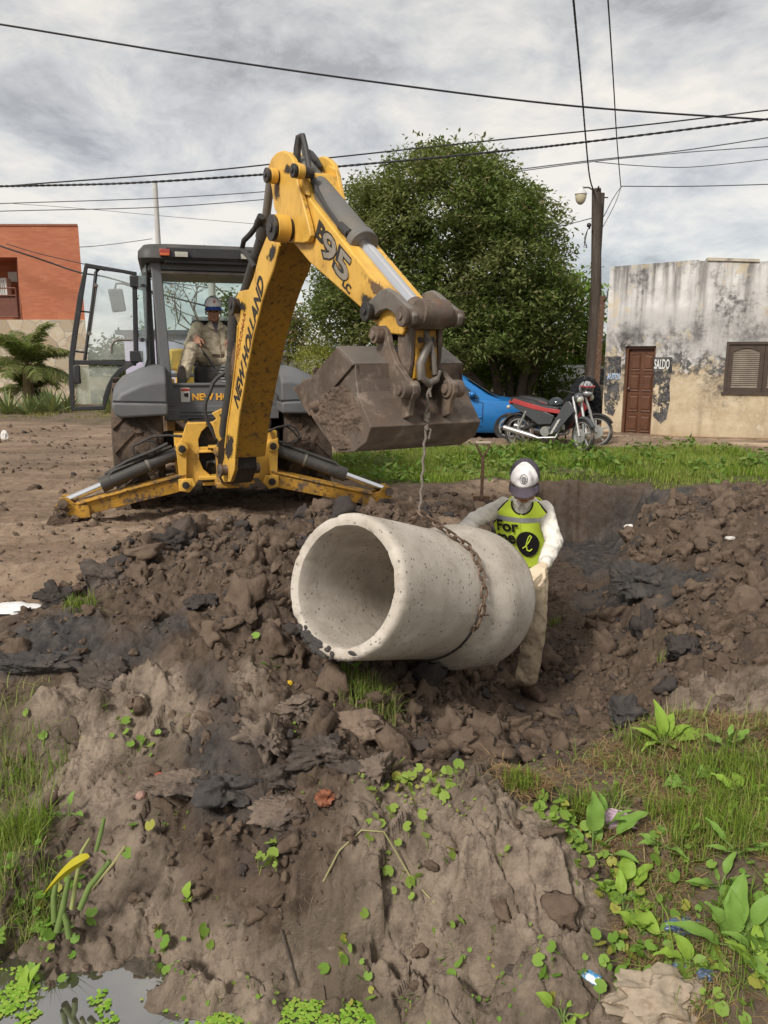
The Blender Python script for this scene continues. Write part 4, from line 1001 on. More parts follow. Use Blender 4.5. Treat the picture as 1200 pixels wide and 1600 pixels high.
# knuckle plates and dipper
DW = .125
dp = MB()
dip_px = [(452, 262), (474, 268), (484, 311), (520, 357), (560, 407), (597, 453), (622, 486), (634, 512), (628, 524), (600, 521), (585, 505), (570, 487), (528, 450), (484, 411), (459, 381), (445, 372), (440, 330), (445, 290)]
aprism(dp, dip_px, DW, -DW)
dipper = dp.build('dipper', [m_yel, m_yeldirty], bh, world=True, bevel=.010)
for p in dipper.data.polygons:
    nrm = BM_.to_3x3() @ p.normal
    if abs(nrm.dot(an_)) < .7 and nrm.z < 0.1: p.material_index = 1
kn_px = [(418, 262), (424, 247), (432, 238), (441, 235), (450, 239), (457, 248), (462, 266), (464, 284), (473, 318), (482, 352), (485, 368), (481, 378), (474, 380), (449, 379), (446, 350), (434, 338), (428, 325), (425, 300)]
for sgn in (1, -1):
    kp_ = MB(); w0 = sgn * (DW + .006); w1 = sgn * (DW + .046)
    pts = [ap(u, v, DW + .046) + an_ * (w0 - DW - .046) for u, v in kn_px]
    kp_.prism(pts, an_ * (w1 - w0)); kp_.build('knuckle_plate', m_yel, dipper, world=True, bevel=.008)
# lugs carrying the bucket cylinder
for sgn in (1, -1):
    lg = MB(); w1 = sgn * (DW + .02)
    pts = [ap(u, v, DW) + an_ * (w1 - DW) for u, v in ((456, 258), (464, 252), (474, 258), (477, 272), (484, 306), (470, 300), (460, 280))]
    lg.prism(pts, an_ * (-sgn * .03)); lg.build('cylinder_lug', m_yel, dipper, world=True, bevel=.006)
lt_ = MB(); aprism(lt_, [(448, 237), (470, 240), (478, 246), (478, 262), (452, 262)], -DW - .0, -DW - .04); lt_.build('top_guard', m_yel, dipper, world=True, bevel=.005)
def pinset(u, v, r, w_, m, parent, name='pin', boss=None, far=.17):
    q = MB(); p = ap(u, v, w_)
    q.cyl(p, p - an_ * (w_ + far), r, n=20); q.cyl(p, p + an_ * .02, r * 1.25, n=20); q.cyl(p + an_ * .02, p + an_ * .03, r * .45, n=8)
    o = q.build(name, m, parent, world=True, bevel=.003)
    if boss:
        q = MB(); q.cyl(p - an_ * .01, p - an_ * (boss + .01), r * 1.3, n=22); q.build('pin_boss', m_yel, parent, world=True, bevel=.003)
    return o
pinset(427, 356, .070, .30, m_darkmetal, bh, boss=.09)
pinset(419, 274, .040, .245, m_darkmetal, dipper, boss=.05)
pinset(461, 267, .036, .225, m_darkmetal, dipper, boss=.05, far=-.10)
pinset(364, 478, .062, .19, m_darkmetal, boom)
pinset(345, 735, .05, .2, m_steel, boom)
# bucket cylinder along the top of the dipper
bcy = MB(); bcy.cyl(ap(470, 262, 0), ap(567, 381, 0), .088, n=28); bcy.cyl(ap(562, 375, 0), ap(569, 384, 0), .098, n=28)
bco = bcy.build('bucket_cylinder', m_cylgrey, bh, world=True, bevel=.006)
br_ = MB(); br_.cyl(ap(568, 383, 0), ap(652, 484, 0), .047, n=24); br_.build('cylinder_rod', m_chrome, bco, world=True)
be = MB(); be.cyl(ap(646, 477, 0), ap(659, 492, 0), .058, .075, n=20); be.cyl(ap(654, 488, .09), ap(654, 488, .09) - an_ * .18, .075, n=22); be.build('rod_eye', m_steel, bco, world=True, bevel=.005)
for w_, off in ((.075, 0), (-.01, -3)):
    bh_ = MB(); bh_.tube([ap(u + off, v, w_) for u, v in ((465, 252), (466, 232), (469, 214), (473, 212), (477, 228), (483, 262), (495, 298), (512, 326), (530, 350), (541, 364), (548, 363))], .020, 8)
    bh_.cyl(ap(533 + off, 353, w_), ap(546 + off, 366, w_), .030, n=10)
    bh_.build('hydraulic_hose', m_hose, bh, world=True)
th = MB(); th.tube([ap(u, v, -.08) for u, v in ((478, 236), (486, 240), (494, 250), (500, 262), (497, 270))], .022, 8); th.tube([ap(u, v, -.10) for u, v in ((476, 244), (486, 252), (492, 262))], .016, 8); th.build('hydraulic_hose', m_hose, bh, world=True)
# tipping links
lk_px = [(567, 489), (570, 476), (585, 462), (596, 452), (604, 450), (612, 455), (640, 481), (646, 492), (643, 506), (636, 510), (624, 506), (619, 496), (611, 487), (603, 483), (593, 486), (581, 498), (573, 500)]
for sgn in (1, -1):
    lk = MB(); w1 = sgn * (.165); pts = [ap(u, v, .165) + an_ * (w1 - .165) for u, v in lk_px]
    lk.prism(pts, an_ * (-sgn * .035)); lk.build('tipping_link', m_steelgrey, bh, world=True, bevel=.008)
pinset(574, 487, .045, .19, m_darkmetal, bh, far=.18); pinset(631, 494, .045, .19, m_steel, bh, far=.18)
cp = MB(); p = ap(631, 494, .165); cp.cyl(p - an_ * .034, p - an_ * .296, .058, n=24); cp.cyl(p - an_ * .08, p - an_ * .25, .068, n=24); cp.build('link_cross_tube', m_steel, bh, world=True, bevel=.004)
# H link down to the bucket, dipper nose with the lifting hook
for sgn in (1, -1):
    lk = MB(); pts = [ap(u, v, .105) + an_ * (sgn * .105 - .105) for u, v in ((622, 498), (636, 488), (645, 498), (643, 520), (641, 560), (637, 590), (628, 596), (622, 585), (621, 540))]
    lk.prism(pts, an_ * (-sgn * .028)); lk.build('bucket_link', m_steel, bh, world=True, bevel=.006)
ns_ = MB(); pts = [ap(u, v, .072) for u, v in ((618, 508), (640, 506), (648, 515), (650, 560), (646, 592), (636, 600), (626, 560))]
ns_.prism(pts, an_ * -.144); nose = ns_.build('dipper_nose', m_yelmud, bh, world=True, bevel=.006)
bp_ = MB(); p = ap(657, 548, 0); 
bp_.prism([p + an_ * a + Vector((0, 0, z)) + ad_ * .02 for a, z in ((.062, .13), (-.062, .13), (-.062, -.13), (-.035, -.16), (.035, -.16), (.062, -.13))], ad_ * .02); bp_.build('hook_plate', m_yelmud, bh, world=True, bevel=.004)
blt = MB()
for a, z in ((.042, .06), (-.042, .06), (.045, -.09), (-.045, -.09)): blt.cyl(p + an_ * a + Vector((0, 0, z)) + ad_ * .03, p + an_ * a + Vector((0, 0, z)) + ad_ * .06, .016, n=8)
blt.build('bolt', m_darkmetal, nose, world=True)
HK = p + ad_ * .09 + Vector((0, 0, -.13))
hk = MB(); hk.tube([p + ad_ * .03 + Vector((0, 0, .07)), p + ad_ * .09 + Vector((0, 0, .04)), HK + an_ * .055 + Vector((0, 0, .06)), HK + an_ * .05 + Vector((0, 0, -.02)), HK + Vector((0, 0, -.05)), HK - an_ * .05 + Vector((0, 0, -.03)), HK - an_ * .075 + Vector((0, 0, .02))], [.022, .024, .026, .026, .024, .02, .010], 10)
hk.tube([p + ad_ * .04 + Vector((0, 0, .12)), HK - an_ * .02 + Vector((0, 0, .14)), HK - an_ * .04 + Vector((0, 0, .0))], .016, 8)
hk.build('lifting_hook', m_steelgrey, bh, world=True)

# bucket
BW = .36
side_px = [(531, 544), (543, 556), (556, 570), (557, 592), (560, 612), (570, 640), (581, 667), (575, 690), (557, 705), (540, 707), (526, 706), (507, 680), (485, 647), (462, 606), (492, 588)]
outer_px = side_px[:14]
Pn = [ap(u, v, BW) for u, v in side_px]
bkt = MB()
# shell: outer skin with an inner skin 2 cm inside, open towards the machine
shell = Pn[0:9] + [ap(540, 707, BW), ap(526, 706, BW), ap(507, 680, BW), ap(485, 647, BW), ap(462, 606, BW)]
cen = sum(Pn, Vector()) / len(Pn)
inner = [q + (cen - q).normalized() * .035 for q in shell]
n_ = len(shell)
def stepin(k):   # the shell is set back between the ears
    return 0
for w0, w1 in ((0.0, -2 * BW),):
    a = [q + an_ * w0 for q in shell]; b2 = [q + an_ * w1 for q in shell]; ai = [q + an_ * w0 for q in inner]; bi = [q + an_ * w1 for q in inner]
    for k in range(n_ - 1):
        i = len(bkt.v)
        bkt.add([a[k], a[k + 1], b2[k + 1], b2[k], ai[k], ai[k + 1], bi[k + 1], bi[k]], [(0, 1, 2, 3), (7, 6, 5, 4), (0, 4, 5, 1), (2, 6, 7, 3)])
    bkt.add([a[0], b2[0], bi[0], ai[0]], [(0, 1, 2, 3)]); bkt.add([a[-1], b2[-1], bi[-1], ai[-1]], [(0, 1, 2, 3)])
bucket = bkt.build('bucket', m_steel, bh, world=True, smooth=45)
for sgn in (1, -1):
    sp = MB(); off = 0 if sgn > 0 else -2 * BW
    sp.prism([q + an_ * (off + sgn * .004) for q in Pn], an_ * (-sgn * .03)); sp.build('bucket_side', m_steel, bucket, world=True, bevel=.004)
    # side cutter strip along the mouth
    cst = [(531, 544), (556, 570), (488, 650), (478, 635), (462, 606), (492, 588)]
    sp = MB(); sp.prism([ap(u, v, BW) + an_ * (off + sgn * .005) for u, v in cst], an_ * (sgn * .016)); sp.build('side_cutter', m_steel, bucket, world=True, bevel=.004)
# wear strips, ears and bosses
ear_px = [(590, 520), (597, 508), (604, 516), (608, 540), (618, 566), (634, 590), (646, 602), (646, 616), (641, 626), (638, 650), (628, 656), (600, 652), (575, 630), (561, 600), (560, 575), (585, 552), (590, 535)]
EW = .150
for sgn in (1, -1):
    e = MB(); w1 = sgn * EW; pts = [ap(u, v, EW) + an_ * (w1 - EW) for u, v in ear_px]
    e.prism(pts, an_ * (-sgn * .035)); eo = e.build('bucket_ear', m_steel, bucket, world=True, bevel=.006)
    for u, v, r in ((595, 523, .05), (637, 609, .05)):
        q = MB(); p = ap(u, v, EW) + an_ * (w1 - EW); q.cyl(p - an_ * .055, p + an_ * .05, r, n=22); q.cyl(p - an_ * .07, p + an_ * .065, r * .55, n=18); q.build('pin_boss', m_steel, eo, world=True, bevel=.004)
for u, v in ((596, 523),):
    rb = MB(); q0 = ap(u, v, EW); rb.cyl(q0, q0 - an_ * 2 * EW, .030, n=18); rb.build('bucket_pin', m_grime, bucket, world=True)
hl = MB(); hl.prism([ap(u, v, BW) + an_ * .012 for u, v in ((560, 612), (582, 667), (575, 691), (556, 706), (545, 706), (568, 680), (572, 662), (553, 615))], an_ * (-2 * BW - .024)); hl.build('heel_plate', m_steel, bucket, world=True, bevel=.005)
tp = MB(); tp.prism([ap(u, v, BW) + an_ * .01 for u, v in ((529, 540), (556, 568), (552, 574), (526, 546))], an_ * (-2 * BW - .02)); tp.build('mouth_bar', m_steelgrey, bucket, world=True, bevel=.004)
for k in range(5):
    t_ = MB(); o = an_ * (-2 * BW * (k + .5) / 5); a = ap(485, 646, BW) + o; b2 = ap(466, 612, BW) + o; dd = (b2 - a).normalized()
    t_.beam(a, b2 + dd * .12, .06, .035, up=an_, w2=.05, h2=.012); t_.build('bucket_tooth', m_steelgrey, bucket, world=True, bevel=.004)
# earth heaped in the bucket mouth, caked on the near side
hm = []
V, F = clod_shape(77, 5, 0.30, 1.0)
c_ = (ap(531, 544, BW) + ap(466, 612, BW)) / 2 * .55 + cen * .45 - an_ * BW
ax1 = (ap(466, 612, 0) - ap(531, 544, 0)).normalized(); ax2 = an_; ax3 = ax1.cross(ax2)
Vw = np.array(c_) + np.outer(V[:, 0] * .36, np.array(ax1)) + np.outer(V[:, 1] * (BW + .01), np.array(ax2)) + np.outer(V[:, 2] * .22, np.array(ax3))
Vl = np.array([list(BI @ Vector(p)) for p in Vw]); np_mesh('bucket_earth', Vl, F, m_mudcake, bh, smooth=True)
cm = MB()
sidep = [ap(u, v, BW) for u, v in ((558, 616), (566, 640), (574, 667), (566, 690), (553, 701), (530, 702), (510, 676), (490, 645), (470, 608), (492, 592), (520, 606), (540, 600))]
cs = [( (p - AB).dot(ad_), p.z) for p in sidep]
def inpoly(x, z):
    ins = False; j = len(cs) - 1
    for i in range(len(cs)):
        if (cs[i][1] > z) != (cs[j][1] > z) and x < (cs[j][0] - cs[i][0]) * (z - cs[i][1]) / (cs[j][1] - cs[i][1]) + cs[i][0]: ins = not ins
        j = i
    return ins
w_base = (sidep[0] - AB).dot(an_)
x0, x1 = min(c[0] for c in cs), max(c[0] for c in cs); z0, z1 = min(c[1] for c in cs), max(c[1] for c in cs); G = 84
idx = {}; VV = []
for i in range(G + 1):
    for j in range(G + 1):
        x = x0 + (x1 - x0) * i / G; z = z0 + (z1 - z0) * j / G
        pp = Vector((x * 9, z * 9, 2)); h_ = .016 * mnoise.noise(pp) + .012 * mnoise.noise(pp * 2.3) + .009 * mnoise.noise(pp * 5.5) + .012 - .03 * max(0, (x - x0) / (x1 - x0) - .6)
        if inpoly(x, z): idx[(i, j)] = len(VV); VV.append(AB + ad_ * x + Vector((0, 0, z - AB.z)) + an_ * (w_base + .006 + h_))
FF = []
for i in range(G):
    for j in range(G):
        k4 = [(i, j), (i + 1, j), (i + 1, j + 1), (i, j + 1)]
        if all(k in idx for k in k4): FF.append([idx[k] for k in k4])
cm.add(VV, FF)
cm.build('caked_mud', m_mudcake, bh, world=True)
cm = MB()
for k in range(46):
    q = ap(531, 544, BW).lerp(ap(468, 620, BW), random.uniform(.3, 1.12)) + an_ * random.uniform(-.7, .04) - ad_ * random.uniform(-.02, .06)
    mudlump(cm, q, random.uniform(.018, .05))
cm.build('clinging_mud', m_mudcake, bh, world=True)['kind'] = 'stuff'

# lettering on the boom and the dipper
def arm_text(mb, body, size, u0, v0, u1, v1, w_, **k):
    a = ap(u0, v0, w_); b2 = ap(u1, v1, w_); x = (b2 - a).normalized(); y = an_.cross(x)
    V, F = text_mesh(body, size, **k)
    W = max(p.x for p in V); sc = (b2 - a).length / W
    M_ = frame(a, x, y)
    mb.add([M_ @ Vector((p.x * sc, p.y, p.z)) for p in V], F)
tx = MB(); arm_text(tx, "NEW HOLLAND", .185, 371, 640, 413, 441, HW + .003, extrude=.002, bold=.005, shear=.25, spacing=1.0)
tx.build('boom_lettering', m_black, boom, world=True, smooth=0)
m_gletter = mat('grey_outline_lettering', (0.25, 0.215, 0.17), 0.5, var=.2, layers=[((.10, .08, .06), 25, .55, .7, .7)])
m_brownl = mat('faded_orange_lettering', (0.30, 0.12, 0.03), 0.6, var=.2)
tx = MB(); arm_text(tx, "HIDROMAR", .075, 372, 562, 384, 490, HW + .003, extrude=.002, bold=.001, spacing=1.0); tx.build('dealer_lettering', m_brownl, boom, world=True, smooth=0)
tx = MB(); arm_text(tx, "B", .15, 492, 366, 505, 384, DW + .003, extrude=.002, bold=.006); tx.build('model_lettering', m_black, dipper, world=True, smooth=0); tx = MB(); arm_text(tx, "LC", .07, 534, 445, 546, 460, DW + .003, extrude=.002, bold=.002)
tx.build('model_lettering', m_black, dipper, world=True, smooth=0)
tx = MB(); arm_text(tx, "95", .215, 499, 391, 541, 444, DW + .002, extrude=.002, bold=.014); tx.build('model_lettering', m_black, dipper, world=True, smooth=0)
tx = MB(); arm_text(tx, "95", .215, 499, 391, 541, 444, DW + .006, extrude=.002, bold=.003); tx.build('model_lettering', m_gletter, dipper, world=True, smooth=0)

# grease and rubbed-off paint, as thin worn films on the arm
def film_mat(name, col, scale, lo, hi, rough=.7):
    b = NB(name); n1 = b.noise(scale, 9, .72); p = b.n('ShaderNodeBsdfPrincipled'); p.inputs['Base Color'].default_value = tuple(col) + (1,); p.inputs['Roughness'].default_value = rough
    t = b.n('ShaderNodeBsdfTransparent'); m_ = b.n('ShaderNodeMixShader'); ed = b.attr('keep'); f = b.math('MULTIPLY', b.mr(b.math('ADD', n1, b.math('MULTIPLY', b.math('SUBTRACT', ed, .5), .45)), lo, hi), 1.0)
    b.l(f, m_.inputs[0]); b.l(t.outputs[0], m_.inputs[1]); b.l(p.outputs[0], m_.inputs[2]); b.l(m_.outputs[0], b.out.inputs['Surface']); return b.m
m_grease = film_mat('black_grease_film', (.024, .019, .015), 9, .43, .56); m_bare = film_mat('brown_worn_film', (.13, .075, .040), 8, .44, .56)
def film(cu, cv, w_, ru, rv, ang, m, parent, name):
    """patch of dirt fading out from its middle on a near face of the arm"""
    N_, K_ = 20, 7; V = []; keep = []; c = ap(cu, cv, w_); ca, sa = math.cos(rad(ang)), math.sin(rad(ang))
    for r in range(K_ + 1):
        for k in range(N_):
            a = 2 * math.pi * k / N_; x, y = ru * r / K_ * math.cos(a), rv * r / K_ * math.sin(a)
            V.append(BI @ ap(cu + x * ca - y * sa, cv + x * sa + y * ca, w_)); keep.append(1 - r / K_)
    F = [(r * N_ + k, r * N_ + (k + 1) % N_, (r + 1) * N_ + (k + 1) % N_, (r + 1) * N_ + k) for r in range(K_) for k in range(N_)]
    me = bpy.data.meshes.new(name); me.from_pydata(V, [], F); at = me.attributes.new('keep', 'FLOAT', 'POINT'); at.data.foreach_set('value', keep); link_mesh(name, me, m, parent)
kt = DW + .049
film(444, 368, kt, 12, 26, -15, m_grease, dipper, 'grease_stain'); film(449, 266, kt, 9, 12, 0, m_grease, dipper, 'grease_stain'); film(433, 300, kt, 7, 22, 0, m_bare, dipper, 'wear_stain')
film(590, 452, DW + .003, 34, 15, 50, m_bare, dipper, 'wear_stain'); film(572, 470, DW + .004, 20, 14, 50, m_grease, dipper, 'grease_stain'); film(535, 420, DW + .003, 22, 9, 48, m_bare, dipper, 'wear_stain'); film(470, 360, DW + .003, 14, 20, 20, m_bare, dipper, 'wear_stain')
film(425, 395, HW + .003, 9, 24, 15, m_grease, boom, 'grease_stain'); film(358, 700, HW + .003, 9, 30, 5, m_grease, boom, 'grease_stain'); film(365, 560, HW + .002, 5, 55, 5, m_bare, boom, 'wear_stain'); film(378, 480, HW + .003, 10, 14, 0, m_grease, boom, 'grease_stain')
# ------------------------------------------------------------------ concrete pipe
PC = Vector((-.214, 3.895, .424)); _y, _p = .662, -.294
PX = Vector((math.sin(_y) * math.cos(_p), math.cos(_y) * math.cos(_p), math.sin(_p)))
PE1 = PX.cross(Vector((0, 0, 1))).normalized(); PE2 = PE1.cross(PX).normalized()     # right, up
PL, PRO, PRI, PRB = 1.39, .392, .313, .465
def pipe_r(t):
    k = min(max((t - .56) / .24, 0), 1); k = k * k * (3 - 2 * k)
    return PRO + (PRB - PRO) * k - .012 * max(0, (t - .85) / .15) ** 2
def pipe_pt(t, ang, off=0.0):
    return PC + PX * PL * t + (PE1 * math.cos(ang) + PE2 * math.sin(ang)) * (pipe_r(t) + off)
pb = MB(); N = 144; rings = []
prof = [(PRI, .97), (PRI, .75), (PRI, .5), (PRI, .25), (PRI, .06), (PRI + .004, .02), (PRI + .012, .004), (PRI + .03, 0), (PRO - .02, -.002), (PRO - .008, .006), (PRO, .02)]
prof += [(pipe_r(t), t) for t in np.linspace(.05, .985, 34)] + [(PRB - .03, 1.0), (PRI + .05, 1.0), (PRI + .045, .93), (PRI, .93)]
for i, (r, t) in enumerate(prof):
    ring = []
    for k in range(N):
        a = 2 * math.pi * k / N; dr2 = 0; dt = 0
        if 4 <= i <= 10:
            q = mnoise.noise(Vector((math.cos(a) * 5, math.sin(a) * 5, i * .05))); q2 = mnoise.noise(Vector((math.cos(a) * 16, math.sin(a) * 16, i * .2)))
            q3 = mnoise.noise(Vector((math.cos(a) * 34, math.sin(a) * 34, i * .3))); chip = max(0, q2 - .30) * .022 + max(0, q3 - .25) * .018 + max(0, q - .32) * .03
            dt = chip * (1 if i >= 7 else .5); dr2 = (-chip * .5 if i >= 8 else chip * .5) + q * .003
        elif i > 10: dr2 = .0035 * mnoise.noise(Vector((math.cos(a) * 2, math.sin(a) * 2, t * 3))) + .0045 * math.exp(-((((a + .12 + math.pi) % (2 * math.pi)) - math.pi) / .012) ** 2)
        else: dr2 = .002 * mnoise.noise(Vector((math.cos(a) * 2, math.sin(a) * 2, t * 6)))
        ring.append(PC + PX * (PL * (t + dt / PL)) + (PE1 * math.cos(a) + PE2 * math.sin(a)) * (r + dr2))
    rings.append(ring)
rings.append(rings[0]); pb.loft(rings, cap=False)
b = NB('cast_concrete')
vec = b.tc.outputs['Object']
cc = b.mix(b.mr(b.noise(3.0, 8, .6), .32, .68), (0.36, 0.315, 0.265), (0.55, 0.50, 0.435))
cc = b.mix(b.mr(b.noise(1.5, 8, .7), .52, .72, 0, .5), cc, (0.62, 0.58, 0.52))
cc = b.mix(b.mr(b.noise(7, 9, .7), .52, .72, 0, .6), cc, (0.28, 0.235, 0.185)); cc = b.mix(b.mr(b.noise(4, 8, .7, stretch=(2.2, .35, 1.2)), .58, .68, 0, .55), cc, (0.30, 0.25, 0.195))
hole = b.mr(b.voro(26), .0, .30, 1, 0); holesel = b.mr(b.noise(5.5, 3, .5), .42, .54)
hs_ = b.math('MULTIPLY', b.mr(hole, .30, .55), holesel)
hole2 = b.mr(b.voro(70), .10, .22, 1, 0); h2 = b.math('MULTIPLY', hole2, b.mr(b.noise(9, 3), .46, .54))
pit = b.math('MAXIMUM', hs_, h2)
cc = b.mix(b.math('MULTIPLY', pit, .7), cc, (0.085, 0.066, 0.050))
hgt_ = b.math('SUBTRACT', b.math('MULTIPLY', b.noise(60, 6, .7), .35), pit)
m_conc = b.bsdf(cc, .85, 0, hgt_, .5, .008, .3)
pipe = pb.build('concrete_pipe', m_conc, smooth=50)
tag(pipe, 'large concrete drain pipe with flared far end hanging in a chain sling', 'concrete pipe')
# black clay stuck on the lower lip of the near end
sm = MB()
rs = random.Random(4)
for k in range(60):
    a = rad(rs.gauss(-112, 13)); r_ = rs.uniform(PRI + .02, PRO - .005); t_ = -.004
    p = PC + PX * PL * t_ + (PE1 * math.cos(a) + PE2 * math.sin(a)) * r_
    sm.ball(p, (rs.uniform(.010, .028), .008, rs.uniform(.006, .02)), 7, 5, Matrix.Rotation(-_y, 3, 'Z'))
for k in range(40):
    a = rad(rs.gauss(-108, 12)); p = pipe_pt(rs.uniform(0, .05), a, -.002); sm.ball(p, rs.uniform(.008, .02), 7, 5)
sm.build('clinging_clay', m_blk, pipe)['kind'] = 'stuff'

# ------------------------------------------------------------------ sling chain and rope
APEX = at_y(656, 800, 4.40)
CT = .565
TH0, TH1 = rad(52), rad(-10)        # chain wraps the near side from TH0 down to TH1
chain = thing('sling_chain', 'rusty chain and thin cable slung round the concrete pipe', 'chain', APEX)
path = []
pa = pipe_pt(CT, TH0, .018)
for k in range(9): path.append(APEX.lerp(pa, k / 9))
for k in range(30): path.append(pipe_pt(CT + .0 * k, TH0 + (TH1 - TH0) * k / 29, .016))
seg = [0]
for i in range(1, len(path)): seg.append(seg[-1] + (path[i] - path[i - 1]).length)
def on_path(path, seg, s_):
    for i in range(1, len(path)):
        if seg[i] >= s_:
            f = (s_ - seg[i - 1]) / max(seg[i] - seg[i - 1], 1e-9); p = path[i - 1].lerp(path[i], f); return p, (path[i] - path[i - 1]).normalized()
    return path[-1], (path[-1] - path[-2]).normalized()
m_chain = mat('rusty_chain_steel', (0.145, 0.095, 0.065), .65, .5, var=.3, vs=30, layers=[((.24, .19, .15), 40, .5, .7, .8)])
LK, LR = .052, .0068
link0 = None
def link_mb():
    q = MB(); pts = []
    for k in range(16):
        a = 2 * math.pi * k / 16; pts.append(Vector((math.cos(a) * .0165, 0, math.sin(a) * .0165 + (.017 if math.sin(a) >= 0 else -.017))))
    q.tube(pts, LR, 6, closed=True); return q
nl = int(seg[-1] / LK)
for i in range(nl):
    p, d = on_path(path, seg, (i + .5) * LK)
    x = PX - d * PX.dot(d); x.normalize(); y_ = d.cross(x)
    rot = Matrix((x, y_, d)).transposed() @ Matrix.Rotation(rad(45 + 90 * (i % 2)) + random.uniform(-.25, .25), 3, 'Z')
    if link0 is None: o = link0 = link_mb().build('link', m_chain, chain)
    else: o = link0.copy(); COL.objects.link(o); o.parent = chain
    o.matrix_local = Matrix.Translation(p - APEX) @ rot.to_4x4()
# second leg drops behind the pipe
pb_ = pipe_pt(CT, rad(128), .018)
for i in range(int((pb_ - APEX).length / LK)):
    d = (pb_ - APEX).normalized(); p = APEX + d * ((i + .5) * LK); x = PX - d * PX.dot(d); x.normalize()
    o = link0.copy(); COL.objects.link(o); o.parent = chain
    o.matrix_local = Matrix.Translation(p - APEX) @ (Matrix((x, d.cross(x), d)).transposed() @ Matrix.Rotation(rad(45 + 90 * (i % 2)), 3, 'Z')).to_4x4()
cbl = MB()
cbl.tube([pipe_pt(CT - .0, TH1 + rad(8) - rad(228) * k / 40, .007) for k in range(41)], .0065, 8)
cbl.build('sling_cable', m_darkmetal, chain, world=True)
hk2 = MB(); a_ = TH1 + rad(6)
hk2.tube([pipe_pt(CT, a_ + rad(5), .02), pipe_pt(CT, a_ - rad(6), .022), pipe_pt(CT, a_ - rad(14), .02), pipe_pt(CT - .012, a_ - rad(17), .02), pipe_pt(CT - .025, a_ - rad(12), .02)], [.010, .012, .012, .010, .006], 8)
hk2.tube([pipe_pt(CT - .02, a_ - rad(3), .022), pipe_pt(CT + .045, a_ - rad(2), .024)], .006, 6); hk2.build('sling_hook', m_chain, chain, world=True)
rope = thing('lifting_rope', 'thin knotted rope hanging from the bucket hook to the pipe sling', 'rope', APEX)
rm = MB(); HKw = BI.inverted() @ Vector((0, 0, 0)); HKp = HK + Vector((0, 0, -.05))
pts = [HKp + Vector((.006 * math.sin(k * 2.1), 0, 0)) * (1 if 0 < k < 24 else 0) + (APEX - HKp) * (k / 24) for k in range(25)]
rm.tube(pts, .0075, 8); rm.tube([HKp + (APEX - HKp) * (k / 20 * .25) + Vector((.012 + .003 * math.sin(k), -.004, 0)) for k in range(9)], .0065, 6)
rm.build('strand', m_rope, rope, world=True)
kn = MB()
for f, r in ((.24, .015), (.27, .012), (.33, .010)):
    p = HKp + (APEX - HKp) * f
    for j in range(3): kn.tube([p + Vector((math.cos(a) * r, math.sin(a) * r, .008 * (j - 1) + .006 * math.sin(a * 2 + j))) for a in np.linspace(0, 2 * math.pi, 12, endpoint=False)], .0075, 6, closed=True)
kn.tube([HKp + (APEX - HKp) * .33, HKp + (APEX - HKp) * .35 + Vector((.03, 0, 0)), HKp + (APEX - HKp) * .42 + Vector((.022, 0, 0))], .006, 6)
kn.build('knot', m_rope, rope, world=True)

# ------------------------------------------------------------------ spade
sb_ = at_z(752, 800, 0.0); sp_top = at_y(755, 692, sb_.y + .02)
spade = thing('spade', 'spade with rusty shaft and D handle standing in the soil behind the worker', 'spade', sb_)
gz0 = ground_z(sb_.x, sb_.y)
q = MB(); q.tube([(sb_.x, sb_.y, gz0 + .02), sp_top + Vector((0, 0, -.15))], .017, 10); q.build('shaft', m_rust, spade, world=True)
q = MB(); k_ = sp_top + Vector((0, 0, -.16))
q.tube([k_, k_ + Vector((-.025, 0, .05)), sp_top + Vector((-.062, 0, -.05)), sp_top + Vector((-.066, 0, 0))], .011, 8); q.tube([k_, k_ + Vector((.025, 0, .05)), sp_top + Vector((.062, 0, -.05)), sp_top + Vector((.066, 0, 0))], .011, 8)
q.build('handle_fork', m_rust, spade, world=True)
q = MB(); q.tube([sp_top + Vector((-.075, 0, 0)), sp_top + Vector((.075, 0, 0))], .016, 10); q.build('handle_grip', mat('worn_wood_grip', (.42, .34, .28), .6, var=.2), spade, world=True)
q = MB(); q.prism([(sb_.x - .09, sb_.y, gz0 + .06), (sb_.x + .09, sb_.y, gz0 + .06), (sb_.x + .085, sb_.y + .01, gz0 - .14), (sb_.x, sb_.y + .02, gz0 - .2), (sb_.x - .085, sb_.y + .01, gz0 - .14)], (0, .006, 0)); q.build('blade', m_rust, spade, world=True)

